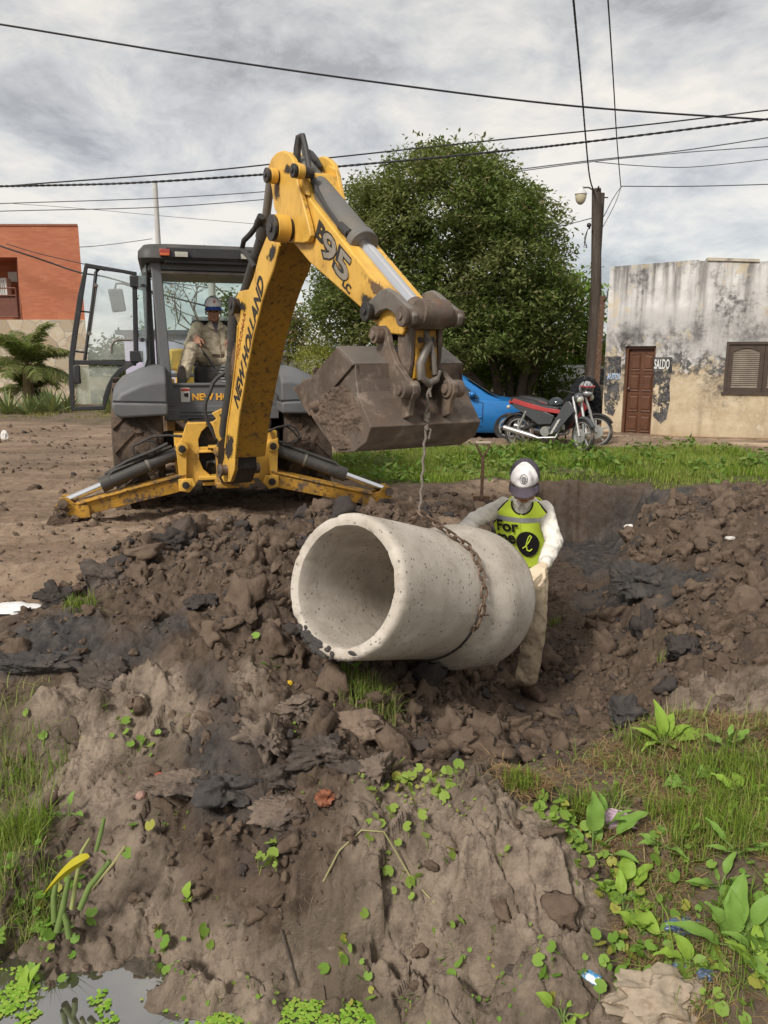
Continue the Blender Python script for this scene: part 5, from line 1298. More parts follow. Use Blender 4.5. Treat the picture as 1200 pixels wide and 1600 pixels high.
# ------------------------------------------------------------------ people
def skin_mat(name, col): return mat(name, col, .55, var=.12, vs=20, layers=[((col[0] * .75, col[1] * .6, col[2] * .55), 14, .52, .75, .6)], spec=.4)
m_skin = skin_mat('tanned_skin', (.34, .175, .11))
def cloth(name, col, var=.10, dirt=None, bump=.14):
    L = [(tuple(q * .8 for q in col), 7, .45, .75, .9)]
    if dirt: L.append((dirt, 5, .62, .8, .9))
    m_ = mat(name, col, .9, var=var, vs=9, layers=L, bump=bump, bs=16, bd=.02, spec=.15)
    t_ = m_.node_tree; wv = t_.nodes.new('ShaderNodeTexWave'); wv.bands_direction = 'DIAGONAL'; wv.inputs['Scale'].default_value = 2.6; wv.inputs['Distortion'].default_value = 7.0; wv.inputs['Detail'].default_value = 3.0; wv.inputs['Detail Scale'].default_value = 1.6
    tcn = next(n for n in t_.nodes if n.type == 'TEX_COORD'); pb_n = next(n for n in t_.nodes if n.type == 'BSDF_PRINCIPLED'); t_.links.new(tcn.outputs['Object'], wv.inputs['Vector'])
    b2_ = t_.nodes.new('ShaderNodeBump'); b2_.inputs['Strength'].default_value = .75; b2_.inputs['Distance'].default_value = .022; t_.links.new(wv.outputs['Fac'], b2_.inputs['Height'])
    old = next((n for n in t_.nodes if n.type == 'BUMP' and n != b2_), None)
    if old: t_.links.new(old.outputs[0], b2_.inputs['Normal'])
    t_.links.new(b2_.outputs[0], pb_n.inputs['Normal']); return m_
m_shirt = cloth('white_shirt_cloth', (.74, .70, .63), .05); m_khaki = cloth('khaki_cloth', (.44, .38, .285)); m_khaki2 = cloth('khaki_trouser_cloth', (.41, .35, .26))
m_beige = cloth('beige_trouser_cloth', (.44, .35, .245), .08, (.2, .15, .1)); m_boot = mat('muddy_brown_boot', (.085, .048, .034), .7, var=.3, vs=20, layers=[(MUD, 14, .5, .68, .9)], bump=.3, bs=40)
m_glove = cloth('cream_glove_cloth', (.60, .49, .36), .12, bump=.3)
m_lime = mat('lime_vest_cloth', (.78, 1.0, .10), .85, var=.02, bump=.2, bs=12, bd=.02, spec=.2); m_trim = mat('black_trim', (.016, .016, .017), .8)
m_refl = mat('silver_reflective_tape', (.48, .50, .52), .35, .2, var=.06); m_capd = cloth('grey_cap_cloth', (.085, .072, .088), .1); m_capw = cloth('white_cap_cloth', (.80, .77, .77), .03, bump=.15)
m_capb = cloth('blue_cap_cloth', (.022, .075, .33), .1); m_eye = mat('dark_eye', (.02, .015, .012), .2)
def remesh(mb, name, m, parent, vox=.008, it=4, fac=.5, wrinkle=0.0):
    o = mb.build(name, m, parent, world=True, smooth=0, fix=True)
    r = o.modifiers.new('fuse', 'REMESH'); r.mode = 'VOXEL'; r.voxel_size = vox; r.use_smooth_shade = True
    s_ = o.modifiers.new('soft', 'SMOOTH'); s_.iterations = it; s_.factor = fac
    if wrinkle:
        tx_ = bpy.data.textures.new('folds', 'CLOUDS'); tx_.noise_scale = .05; tx_.noise_depth = 3
        d_ = o.modifiers.new('folds', 'DISPLACE'); d_.texture = tx_; d_.strength = wrinkle; d_.mid_level = .5; d_.texture_coords = 'LOCAL'
    return o
def limb(mb, pts, rs, n=14):
    """tapered limb through joints, rounded at both ends"""
    pts = [Vector(p) for p in pts]; P = []; R_ = []
    for i in range(len(pts) - 1):
        for k in range(5):
            f = k / 5; P.append(pts[i].lerp(pts[i + 1], f)); R_.append(rs[i] + (rs[i + 1] - rs[i]) * f)
    P.append(pts[-1]); R_.append(rs[-1])
    mb.tube(P, R_, n); mb.ball(pts[0], rs[0]); mb.ball(pts[-1], rs[-1])
    for i in range(1, len(pts) - 1): mb.ball(pts[i], rs[i] * 1.0)
def hand(mb, wrist, d, nrm, thumb_side, curl=.6, L=.18, spread=1.0):
    """palm, four unequal bent fingers and a thumb from the side of the palm; nrm points out of the palm"""
    d = Vector(d).normalized(); nrm = Vector(nrm); nrm = (nrm - d * nrm.dot(d)).normalized(); s_ = d.cross(nrm) * thumb_side
    w_ = Vector(wrist); pl = L * .50
    for k in (-1.15, -.4, .4, 1.15):
        mb.tube([w_ + s_ * k * .014, w_ + d * pl + s_ * k * .027], [.017, .0145], 10); mb.ball(w_ + d * pl + s_ * k * .027, .0145, 8, 6); mb.ball(w_ + s_ * k * .014, .017, 8, 6)
    for i, (k, fl) in enumerate(((1.15, .42), (.4, .48), (-.4, .45), (-1.15, .35))):
        p = w_ + d * pl + s_ * k * .027; a = curl * .5; lens = (fl * L * .45, fl * L * .32, fl * L * .26); r_ = (.0098, .0090, .0083, .0072)
        pts = [p]; q = p
        for j in range(3):
            a2 = curl * (.35 + .55 * j) + .04 * i
            dirn = d * math.cos(a2) + nrm * math.sin(a2) + s_ * k * .12 * spread
            q = q + dirn.normalized() * lens[j]; pts.append(q)
        mb.tube(pts, list(r_), 10); mb.ball(pts[-1], r_[-1], 8, 6)
        for j in (1, 2): mb.ball(pts[j], r_[j] * 1.06, 8, 6)
    b0 = w_ + d * pl * .30 + s_ * .030; q1 = b0 + (d * .55 + s_ * .75 + nrm * .35).normalized() * L * .20; q2 = q1 + (d * .8 + s_ * .25 + nrm * .5).normalized() * L * .17; q3 = q2 + (d * .9 + nrm * .4).normalized() * L * .12
    mb.tube([b0 - s_ * .012, b0, q1, q2, q3], [.015, .0155, .0135, .0118, .009], 10); mb.ball(q3, .009, 8, 6); mb.ball(q1, .0138, 8, 6)
def head_frame(c, fwd, up):
    f = Vector(fwd).normalized(); u = Vector(up); u = (u - f * u.dot(f)).normalized(); r = f.cross(u)
    m = Matrix((r, f, u)).transposed(); return Vector(c), m
def head_into(mb, H, k=1.0):
    c, m = H
    def q(x, y, z): return c + m @ Vector((x, y, z)) * k
    def B(x, y, z, rx, ry, rz): mb.ball(q(x, y, z), (rx * k, ry * k, rz * k), 16, 11, m)
    B(0, -.005, .03, .076, .098, .088); B(0, .025, -.035, .062, .070, .085); B(0, .058, -.098, .034, .030, .026)
    for sx in (-1, 1):
        B(sx * .042, .062, -.035, .024, .022, .022); B(sx * .079, -.005, -.03, .009, .020, .031); B(sx * .045, .035, -.085, .022, .035, .025); B(sx * .034, .082, .008, .024, .012, .009)
    mb.tube([q(0, .083, .0), q(0, .105, -.03), q(0, .112, -.045)], [.010 * k, .014 * k, .015 * k], 10); mb.ball(q(0, .108, -.045), .016 * k, 10, 7)
    for sx in (-1, 1): B(sx * .013, .096, -.048, .009, .010, .008)
    B(0, .086, -.074, .024, .010, .006); B(0, .084, -.084, .022, .010, .006)
def face_bits(H, parent, k=1.0, hair=None):
    c, m = H
    def q(x, y, z): return c + m @ Vector((x, y, z)) * k
    for sx in (-1, 1):
        e = MB(); e.ball(q(sx * .033, .083, -.012), (.013 * k, .008 * k, .007 * k), 10, 7, m); e.build('eye', m_eye, parent, world=True)
    mo_ = MB(); mo_.ball(q(0, .0945, -.0785), (.021 * k, .004 * k, .0022 * k), 10, 6, m); mo_.build('mouth_line', m_lips, parent, world=True)
    for sx in (-1, 1):
        e = MB(); e.tube([q(sx * .016, .094, .010), q(sx * .034, .094, .015), q(sx * .052, .082, .010)], [.003 * k, .004 * k, .002 * k], 6); e.build('eyebrow', hair, parent, world=True)
    if hair:
        h = MB(); rg = []
        for i in range(7):
            th = rad(78 + i * 8); ring = []
            for j in range(21):
                ph = rad(-125 + 250 * j / 20) - math.pi / 2
                ring.append(q(.081 * math.sin(th) * math.cos(ph), -.005 + .103 * math.sin(th) * math.sin(ph), .03 + .093 * math.cos(th)))
            rg.append(ring)
        h.loft(rg, cap=False, closed=False); ho = h.build('hair', hair, parent, world=True, fix=False)
        so_ = ho.modifiers.new('thick', 'SOLIDIFY'); so_.thickness = .010; so_.offset = 0
m_lips = mat('lip_line', (.12, .045, .035), .5); m_hair = mat('dark_grey_hair', (.035, .03, .028), .6, var=.3, vs=80); m_hairg = mat('grey_hair', (.20, .19, .18), .6, var=.3, vs=80)
def cap(H, parent, front, rest, brim, k=1.0, badge=None):
    c, m = H
    def q(x, y, z): return c + m @ Vector((x, y, z)) * k
    def dome(az0, az1, off, hi):
        rg = []
        for i in range(11):
            th = rad(4 + (hi - 4) * i / 10); ring = []
            for j in range(25):
                az = rad(az0 + (az1 - az0) * j / 24)
                sq_ = 1 + .10 * math.exp(-(math.degrees(az) / 45) ** 2) * math.sin(th)
                ring.append(q((.088 + off) * math.sin(th) * math.sin(az), .0 + (.107 + off) * math.sin(th) * math.cos(az) * sq_, .042 + (.098 + off) * math.cos(th)))
            rg.append(ring)
        return rg
    root = None
    a = MB(); a.loft(dome(-180, 180, 0, 96), cap=False, closed=False); o = a.build('cap', rest, parent, world=True, fix=False); s_ = o.modifiers.new('thick', 'SOLIDIFY'); s_.thickness = .004
    a = MB(); a.loft(dome(-64, 64, .003, 94), cap=False, closed=False); fo = a.build('cap_front', front, o, world=True, fix=False); s_ = fo.modifiers.new('thick', 'SOLIDIFY'); s_.thickness = .003
    a = MB(); rg = []
    for i in range(7):
        f = i / 6; ring = []
        for j in range(21):
            az = rad(-72 + 144 * j / 20)
            ext = .068 * f * math.cos(az * .82)
            ring.append(q((.089 + ext * .15) * math.sin(az), .002 + .116 * math.cos(az) + ext, .036 - .020 * f - .020 * (math.sin(az) ** 2)))
        rg.append(ring)
    a.loft(rg, cap=False, closed=False); bo = a.build('cap_brim', brim, o, world=True, fix=False); s_ = bo.modifiers.new('thick', 'SOLIDIFY'); s_.thickness = .005
    def onfront(x, z):   # x, z metres on the front panel
        th = rad(62) - z / .105; az = x / .10
        sq_ = 1 + .10 * math.exp(-(math.degrees(az) / 45) ** 2) * math.sin(th)
        return q(.0935 * math.sin(th) * math.sin(az), .113 * math.sin(th) * math.cos(az) * sq_, .042 + .104 * math.cos(th))
    return o, onfront
def torso_fn(rings, right, fwd):
    """rings: (centre, halfwidth, halfdepth) from waist to neck -> point function (angle 0 = front, t 0..1)"""
    right = Vector(right).normalized(); fwd = Vector(fwd).normalized()
    def P(ang, t, off=0.0):
        x = t * (len(rings) - 1); i = min(int(x), len(rings) - 2); f = x - i
        c0 = Vector(rings[i][0]).lerp(Vector(rings[i + 1][0]), f); hw = rings[i][1] + (rings[i + 1][1] - rings[i][1]) * f; hd_ = rings[i][2] + (rings[i + 1][2] - rings[i][2]) * f
        s_, c_ = math.sin(ang), math.cos(ang); e = 2.5
        k = (abs(s_) ** e + abs(c_) ** e) ** (-1 / e)
        return c0 + right * (hw + off) * s_ * k + fwd * (hd_ + off) * c_ * k
    return P
def torso_into(mb, P, n=28, m=26, t0=0.0):
    mb.loft([[P(2 * math.pi * k / n, t0 + (1 - t0) * i / m) for k in range(n)] for i in range(m + 1)])

def shoe(name, m, parent, ankle, heel, toe, ground_n=(0, 0, 1), r=.048):
    q = MB(); a, h, t_ = Vector(ankle), Vector(heel), Vector(toe); d = (t_ - h).normalized(); n_ = Vector(ground_n)
    limb(q, [a + n_ * .03, a, h.lerp(t_, .2) + n_ * .045], [r * .95, r, r]); limb(q, [h.lerp(t_, .12) + n_ * .04, h.lerp(t_, .5) + n_ * .045, h.lerp(t_, .88) + n_ * .032], [.042, .046, .036])
    o = remesh(q, name, m, parent, .007, 4)
    s_ = MB(); side = d.cross(n_).normalized(); pts = []
    for k in range(20):
        a2 = 2 * math.pi * k / 20; pts.append(h.lerp(t_, .5) + d * math.cos(a2) * (t_ - h).length * .52 + side * math.sin(a2) * .048 - n_ * .006)
    s_.prism(pts, n_ * .022); s_.build('sole', m_rubber, o, world=True, bevel=.004)
    return o

# ---- worker in the trench
WR = Vector((.955, -.296, 0)); WF = Vector((-.296, -.955, 0)).normalized()
def wy(u, v, y): return at_y(u, v, y)
wroot_p = wy(815, 1075, 5.3); wk = thing('person', 'worker in white shirt, lime vest and cap bending over the concrete pipe', 'person', (wroot_p.x, wroot_p.y, -.8))
hipL, hipR = wy(803, 884, 5.46), wy(836, 884, 5.36)
kneL, kneR = wy(784, 985, 5.44), wy(837, 978, 5.20)
def gp(u, v, z): return at_z(u, v, z)
ankR = wy(823, 1056, 5.22); ankL = wy(760, 1042, 5.56)
zr = ground_z(ankR.x, ankR.y); zl = ground_z(ankL.x, ankL.y)
waist, chest, neck = wy(824, 880, 5.42), wy(818, 815, 5.28), wy(819, 775, 5.17)
shL, shR = wy(787, 791, 5.30), wy(850, 796, 5.18)
elL, elR = wy(742, 812, 5.14), wy(866, 846, 5.02)
wrL, wrR = wy(712, 838, 4.98), wy(849, 884, 4.80)
sp_ = [(waist, .150, .115), (waist.lerp(chest, .35), .155, .118), (waist.lerp(chest, .7), .172, .125), (chest, .182, .125), (chest.lerp(neck, .45), .172, .112), (chest.lerp(neck, .75), .120, .088), (chest.lerp(neck, .97), .068, .066)]
WP = torso_fn(sp_, WR, WF)
HW_ = head_frame(wy(820, 751, 5.03), (-.20, -.84, -.48), (-.10, -.42, .89))
bd = MB(); torso_into(bd, lambda a, t: WP(a, t, -.02)); limb(bd, [neck + Vector((0, .02, -.02)), HW_[0] + HW_[1] @ Vector((0, -.03, -.06))], [.058, .055])
head_into(bd, HW_, 1.08); limb(bd, [hipL, kneL, ankL], [.075, .052, .040]); limb(bd, [hipR, kneR, ankR], [.075, .052, .040])
limb(bd, [shL, elL, wrL], [.045, .037, .028]); limb(bd, [shR, elR, wrR], [.045, .037, .028])
remesh(bd, 'body', m_skin, wk, .0065, 3)
face_bits(HW_, wk, 1.08, m_hair)
capo, onf = cap(HW_, wk, m_capw, m_capd, m_capd, 1.12)
bdg = MB(); bdg.tube([onf(.026 * math.cos(a), .002 + .026 * math.sin(a)) for a in np.linspace(0, 2 * math.pi, 28, endpoint=False)], .0014, 6, closed=True)
for z_, x0, x1, r_ in ((.012, -.012, .012, .0022), (.004, -.019, .019, .0026), (-.006, -.017, .017, .0034), (-.015, -.009, .010, .002)):
    n_ = 7
    for j in range(n_):
        xa = x0 + (x1 - x0) * j / n_; bdg.tube([onf(xa, z_ + .001 * (j % 2)), onf(xa + (x1 - x0) / n_ * .62, z_ - .001 * (j % 3))], r_, 5)
bdg.build('cap_badge', m_trim, capo, world=True)
st_ = MB(); torso_into(st_, WP); limb(st_, [shL, elL, elL.lerp(wrL, .92)], [.064, .056, .046]); limb(st_, [shR, elR, elR.lerp(wrR, .88)], [.066, .060, .046])
limb(st_, [neck + Vector((0, .02, -.045)), neck + Vector((0, .01, .0))], [.068, .062])
shirt = remesh(st_, 'shirt', m_shirt, wk, .0065, 3, .5, .020)
cl = MB()
for sx in (-1, 1):
    a = neck + WF * .075 + Vector((0, 0, -.035)); cl.prism([a + WR * sx * .006, a + WR * sx * .035 + Vector((0, 0, .055)) - WF * .015, a + WR * sx * .072 + Vector((0, 0, .05)) - WF * .05, a + WR * sx * .066 + Vector((0, 0, .0)) - WF * .015, a + WR * sx * .03 + Vector((0, 0, -.035)) + WF * .012], WF * .006)
cl.build('collar', m_shirt, shirt, world=True, bevel=.003)
tr = MB(); limb(tr, [hipL, kneL, ankL + Vector((0, 0, .02))], [.098, .080, .078]); limb(tr, [hipR, kneR, ankR + Vector((0, 0, .0))], [.098, .078, .084]); limb(tr, [waist.lerp(hipL, .4), waist.lerp(hipR, .4)], [.11, .11]); tr.ball(waist + Vector((0, 0, -.04)), (.150, .12, .08))
remesh(tr, 'trousers', m_beige, wk, .008, 3, .5, .020)
shoe('boot', m_boot, wk, Vector((ankR.x, ankR.y, zr + .10)), Vector((ankR.x - .02, ankR.y + .06, zr + .005)), Vector((ankR.x + .10, ankR.y - .17, zr + .005)))
shoe('boot', m_boot, wk, Vector((ankL.x, ankL.y, zl + .10)), Vector((ankL.x + .04, ankL.y + .06, zl + .005)), Vector((ankL.x - .05, ankL.y - .19, zl + .005)))
# gloves closing over the bell rim
RIM = lambda a, o=0.0: pipe_pt(1.0, a, o)
g = MB(); tgt = RIM(rad(20), .0); d_ = (tgt - wrR).normalized()
hand(g, wrR, Vector((-.72, -.42, -.42)), Vector((-.35, .25, -.8)), 1, .55, .215); g.tube([elR.lerp(wrR, .80), wrR + d_ * .01], [.038, .032], 12); g.ball(wrR, .033)
remesh(g, 'glove', m_glove, wk, .0045, 2)
g = MB(); tg2 = pipe_pt(.96, rad(118), .0); d2 = (tg2 - wrL).normalized(); hand(g, wrL, d2 + Vector((-.1, -.3, -.1)), Vector((0, 0, -1)), -1, .55, .19); g.tube([elL.lerp(wrL, .80), wrL], [.036, .032], 12); g.ball(wrL, .033)
remesh(g, 'glove', m_glove, wk, .0045, 2)
# vest: front and back panels with armholes and a scooped neck
def vest_grid(front, t0, t1, outer, inner, off, n=34, m=16, sides=(-1, 1)):
    V = []; F = []
    for s_ in sides:
        b0 = len(V)
        for i in range(n + 1):
            t = t0 + (t1 - t0) * i / n
            for j in range(m + 1):
                a = inner(t) + (outer(t) - inner(t)) * j / m
                V.append(WP(s_ * a + (0 if front else math.pi), t, off + .004 * mnoise.noise(Vector((s_ * a * 3, t * 7, 1)))))
        for i in range(n):
            for j in range(m):
                q = (b0 + i * (m + 1) + j, b0 + i * (m + 1) + j + 1, b0 + (i + 1) * (m + 1) + j + 1, b0 + (i + 1) * (m + 1) + j)
                F.append(q if s_ > 0 else q[::-1])
    return V, F
def v_out(t): 
    if t < .40: return rad(88)
    k = min((t - .40) / .16, 1); return rad(88 - 34 * (k * k * (3 - 2 * k))) - rad(6) * max(0, (t - .6))
def v_in(t): return 0.0 if t < .66 else rad(33) * math.sqrt(min((t - .66) / .26, 1))
vm = MB(); V, F = vest_grid(True, -.0, .93, v_out, v_in, .022); vm.add(V, F)
V, F = vest_grid(False, -.0, .93, v_out, lambda t: 0.0 if t < .8 else rad(30) * math.sqrt((t - .8) / .2), .022); vm.add(V, F)
vest = vm.build('vest', m_lime, wk, world=True, fix=False, smooth=60); s_ = vest.modifiers.new('thick', 'SOLIDIFY'); s_.thickness = .006; s_.offset = 1
tm = MB()
for s2 in (-1, 1):
    tm.tube([WP(s2 * v_out(t), t, .026) for t in np.linspace(.38, .93, 24)], .0062, 8)
    tm.tube([WP(s2 * v_in(t), t, .027) for t in np.linspace(.661, .93, 24)], .0055, 8)
tm.build('vest_trim', m_trim, vest, world=True)
rt = MB()
for s2 in (-1, 1):
    V = []; F = []
    for j in range(17):
        a = v_out(.58) * j / 16 * .98
        for t in (.565, .63): V.append(WP(s2 * a, t - .02 * (1 - j / 16), .031))
    for j in range(16): F.append((2 * j, 2 * j + 2, 2 * j + 3, 2 * j + 1))
    rt.add(V, F)
ro_ = rt.build('reflective_strip', m_refl, vest, world=True, smooth=60)
def on_vest(x, y, off=.038):   # metres from the middle of the chest
    return WP(x / .165, .34 + y / .42, off)
vl = MB()
for body, x0, y0, sz in (("For", -.135, .036, .085), ("me", -.140, -.024, .085)):
    V, F = text_mesh(body, sz, extrude=.001, bold=.0025); vl.add([on_vest(p.x + x0, p.y + y0, .042 + p.z) for p in V], F)
vl.build('vest_lettering', m_trim, vest, world=True, smooth=0)
vd = MB(); ce = (.030, -.022)
rg = [[on_vest(ce[0] + r_ * math.cos(a), ce[1] + r_ * math.sin(a), .037) for a in np.linspace(0, 2 * math.pi, 32, endpoint=False)] for r_ in (.002, .02, .045, .062)]
vd.loft(rg, cap=False); vdo = vd.build('vest_disc', m_trim, vest, world=True, smooth=60)
ve = MB(); ve.tube([on_vest(ce[0] + x, ce[1] + y, .040) for x, y in ((-.03, -.022), (-.012, -.012), (.008, .010), (.022, .036), (.014, .044), (.004, .028), (-.008, -.002), (-.006, -.030), (.008, -.034), (.022, -.024))], .0042, 6); ve.build('disc_letter', m_lime, vdo, world=True)

# ---- operator in the cab (faces backwards)
def L2W(x, y, z): return BM_ @ Vector((x, y, z))
def Lp(u, v, y): return BM_ @ lp(u, v, y)
DR = (BM_.to_3x3() @ Vector((1, 0, 0))); DF = (BM_.to_3x3() @ Vector((0, -1, 0)))
op = thing('person', 'operator in khaki work clothes and blue cap seated in the cab', 'person', L2W(0, 1.2, 1.5))
pel, che, nec = L2W(.03, 1.24, 1.60), L2W(.01, 1.26, 1.86), L2W(-.01, 1.22, 1.985)
DP = torso_fn([(pel, .165, .125), (pel.lerp(che, .4), .165, .125), (pel.lerp(che, .75), .178, .125), (che, .185, .12), (che.lerp(nec, .45), .172, .105), (che.lerp(nec, .78), .115, .085), (nec, .062, .06)], DR, DF)
HD = head_frame(Lp(333, 484, 1.17), DF + Vector((0, 0, -.12)), (0, 0, 1))
sL, sR = L2W(-.195, 1.24, 1.925), L2W(.20, 1.24, 1.915); eL, eR = L2W(-.29, 1.14, 1.745), L2W(.29, 1.14, 1.73); wL, wR = Lp(306, 527, 1.0), Lp(362, 528, 1.0)
hL, hR = L2W(-.09, 1.22, 1.57), L2W(.13, 1.22, 1.57); kL, kR = L2W(-.29, .92, 1.70), L2W(.20, .90, 1.66); aL, aR = L2W(-.385, .84, 1.42), L2W(.17, .90, 1.33)
bd = MB(); torso_into(bd, lambda a, t: DP(a, t, -.02)); limb(bd, [nec, HD[0] + HD[1] @ Vector((0, -.02, -.07))], [.056, .055]); head_into(bd, HD)
limb(bd, [sL, eL, wL], [.045, .038, .028]); limb(bd, [sR, eR, wR], [.045, .038, .028]); limb(bd, [hL, kL, aL], [.07, .05, .038]); limb(bd, [hR, kR, aR], [.07, .05, .038])
hand(bd, wL, Vector((.25, -.55, -.75)), Vector((.1, .5, -.6)), 1, 1.3, .17); hand(bd, wR, Vector((-.1, -.55, -.8)), Vector((0, .5, -.6)), -1, 1.3, .17)
remesh(bd, 'body', m_skin, op, .006, 3); face_bits(HD, op, 1.0, m_hairg)
co_, onf = cap(HD, op, m_capw, m_capb, m_capb, 1.06)
fl1 = MB(); fl1.prism([onf(x, z) for x, z in ((-.022, -.012), (-.006, -.020), (.004, -.008), (-.002, .010), (-.014, .022), (-.012, .006), (-.022, .002))], HD[1] @ Vector((0, .004, 0))); fl1.build('cap_emblem', mat('orange_print', (.6, .16, .03), .6), co_, world=True)
fl1 = MB(); fl1.prism([onf(x, z) for x, z in ((-.010, -.012), (-.004, -.014), (.0, -.004), (-.006, .004))], HD[1] @ Vector((0, .0055, 0))); fl1.build('cap_emblem', m_capb, co_, world=True)
st_ = MB(); torso_into(st_, DP); limb(st_, [sL, eL, eL.lerp(wL, .85)], [.076, .064, .050]); limb(st_, [sR, eR, eR.lerp(wR, .85)], [.076, .064, .050])
sh2 = remesh(st_, 'work_shirt', m_khaki, op, .007, 3, .5, .020)
cl = MB()
for sx in (-1, 1):
    a = nec + DF * .07 + Vector((0, 0, -.03)); cl.prism([a + DR * sx * .012 + Vector((0, 0, -.05)) + DF * .03, a + DR * sx * .04 + Vector((0, 0, .05)), a + DR * sx * .078 + Vector((0, 0, .035)) - DF * .03, a + DR * sx * .085 + Vector((0, 0, -.02)) + DF * .03], DF * .006)
cl.build('collar', m_khaki, sh2, world=True, bevel=.003)
vn = MB(); a = nec + DF * .098 + Vector((0, 0, -.06)); vn.prism([a + DR * -.035 + Vector((0, 0, .06)) - DF * .03, a + DR * .035 + Vector((0, 0, .06)) - DF * .03, a + DR * .004 + Vector((0, 0, -.06)) + DF * .02], DF * .01); vn.build('undershirt', m_capd, op, world=True)
pk = MB()
for s2 in (-1, 1):
    pk.tube([DP(s2 * rad(22), .62, .012), DP(s2 * rad(48), .62, .012), DP(s2 * rad(48), .42, .012), DP(s2 * rad(22), .42, .012)], .004, 5, closed=True)
pk.tube([DP(rad(1), t, .012) for t in np.linspace(.02, .8, 12)], .0035, 5); pk.build('pocket_seams', m_khaki2, sh2, world=True)
em = MB(); em.tube([DP(rad(36) + .14 * math.cos(a), .56 + .055 * math.sin(a), .014) for a in np.linspace(0, 5.4, 18)], .004, 5); em.build('shirt_emblem', mat('green_thread', (.06, .12, .06), .8), sh2, world=True)
tr = MB(); limb(tr, [hL, kL, aL], [.10, .078, .070]); limb(tr, [hR, kR, aR], [.10, .078, .066]); tr.ball(pel + Vector((0, 0, -.03)), (.175, .14, .10)); remesh(tr, 'trousers', m_khaki2, op, .0085, 3, .5, .028)
be_ = MB(); be_.loft([[DP(2 * math.pi * k / 28, t, .012) for k in range(28)] for t in (.03, .075)], cap=False); be_.build('belt', m_boot, op, world=True)
hl = Lp(281, 599, .80); tl_ = Lp(285, 577, .74)
shoe('boot', m_boot, op, aL + Vector((0, 0, -.02)), L2W(-.41, .78, 1.30), L2W(-.40, .74, 1.52), BM_.to_3x3() @ Vector((0, 1, .1)))
shoe('boot', m_boot, op, aR, L2W(.17, .93, 1.22), L2W(.18, .68, 1.22))
# ------------------------------------------------------------------ corner building on the right
def wallpt(P0, P1, s_, z, o=0.0):
    """point s_ metres along P0->P1, height z, o metres out of the wall towards the street"""
    P0 = Vector(P0); P1 = Vector(P1); d = (P1 - P0).normalized(); n = Vector((d.y, -d.x, 0))
    return Vector((P0.x, P0.y, 0)) + d * s_ + n * o + Vector((0, 0, z))
CA, CB = Vector((4.53, 16.05, 0)), Vector((5.83, 14.95, 0))           # chamfer
CC = Vector((11.5, 13.45, 0)); CD = Vector((8.6, 27, 0)); CE = Vector((14, 25, 0))
corner = thing('corner_house', 'old flat roofed corner house with blackened peeling white plaster and ochre base', 'house', (5.83, 14.95, 0))
b = NB('peeling_plaster'); X = b.xyz()
big = b.noise(0.55, 7, .6); n2 = b.noise(2.2, 9, .68); n3 = b.noise(9, 8, .7); stv = b.noise(3.2, 8, .6, stretch=(1.6, 1.6, .12))
white = b.mix(b.mr(n2, .32, .68), (.45, .435, .42), (.72, .70, .68))
white = b.mix(b.mr(stv, .50, .74, 0, .75), white, (.17, .155, .145))
topd = b.math('MULTIPLY', b.mr(X[2], 2.3, 3.2), b.mr(stv, .42, .60)); white = b.mix(b.math('MULTIPLY', topd, .8), white, (.13, .12, .112))
midd = b.math('MULTIPLY', b.mr(b.math('ABSOLUTE', b.math('SUBTRACT', X[2], 2.05)), .0, .55, 1, 0), b.mr(n2, .38, .56)); white = b.mix(b.math('MULTIPLY', midd, .85), white, (.075, .068, .066))
ochre = b.mix(b.mr(n2, .35, .66), (.42, .325, .21), (.60, .505, .365)); ochre = b.mix(b.mr(n3, .58, .75, 0, .6), ochre, (.26, .19, .12))
ochre = b.mix(b.mr(X[2], .0, .35, .55, 0), ochre, (.30, .20, .115)); ochre = b.mix(b.mr(b.noise(.9, 9, .72), .50, .60, 0, .6), ochre, (.34, .265, .175)); ochre = b.mix(b.mr(b.noise(5, 9, .75), .57, .63, 0, .7), ochre, (.62, .56, .46))
ochre = b.mix(b.mr(stv, .56, .72, 0, .5), ochre, (.22, .165, .11))
edge = b.math('ADD', X[2], b.mr(b.noise(1.3, 9, .66), .25, .75, -.85, .85))
c = b.mix(b.mr(edge, 1.28, 1.40), ochre, white)
bandm = b.math('MULTIPLY', b.mr(b.math('ABSOLUTE', b.math('SUBTRACT', edge, 1.44)), .10, .50, 1, 0), b.mr(n3, .40, .52))
c = b.mix(b.math('MULTIPLY', bandm, .9), c, (.050, .046, .046))
c = b.mix(b.mr(b.noise(24, 6, .7), .66, .72, 0, .8), c, (.10, .09, .08))
blot = b.math('MULTIPLY', b.mr(b.noise(1.0, 9, .72), .52, .60), b.mr(X[2], .4, 1.2)); c = b.mix(b.math('MULTIPLY', blot, b.mr(n3, .36, .56, 0, .85)), c, (.060, .055, .053))
c = b.mix(b.math('MULTIPLY', b.mr(b.noise(1.7, 8, .7), .56, .62), .7), c, (.52, .43, .30))
m_plaster = b.bsdf(c, .92, 0, b.math('ADD', b.math('MULTIPLY', n3, .6), n2), .45, .02, .2)
TOP = 3.40
def wall_quad(mb, P0, P1, s0, s1, z0, z1, th=.22):
    a = [wallpt(P0, P1, s, z, o) for s, z, o in ((s0, z0, 0), (s1, z0, 0), (s1, z1, 0), (s0, z1, 0))]
    n = wallpt(P0, P1, 0, 0, -th) - wallpt(P0, P1, 0, 0, 0)
    mb.prism(a, n)
LA = (CB - CA).length; d0, d1, dz0, dz1 = .49, 1.05, .05, 2.02
def seen(P0, P1, u, v):
    d = (P1 - P0).normalized(); n = Vector((d.y, -d.x, 0)); p = at_plane(u, v, P0, n); return (p - P0).dot(d), p.z
(d0, dz1), (d1, dz0) = seen(CA, CB, 978, 541), seen(CA, CB, 1020, 688)
d1 = seen(CA, CB, 1020, 620)[0]; dz0 = .06
mbw = MB()
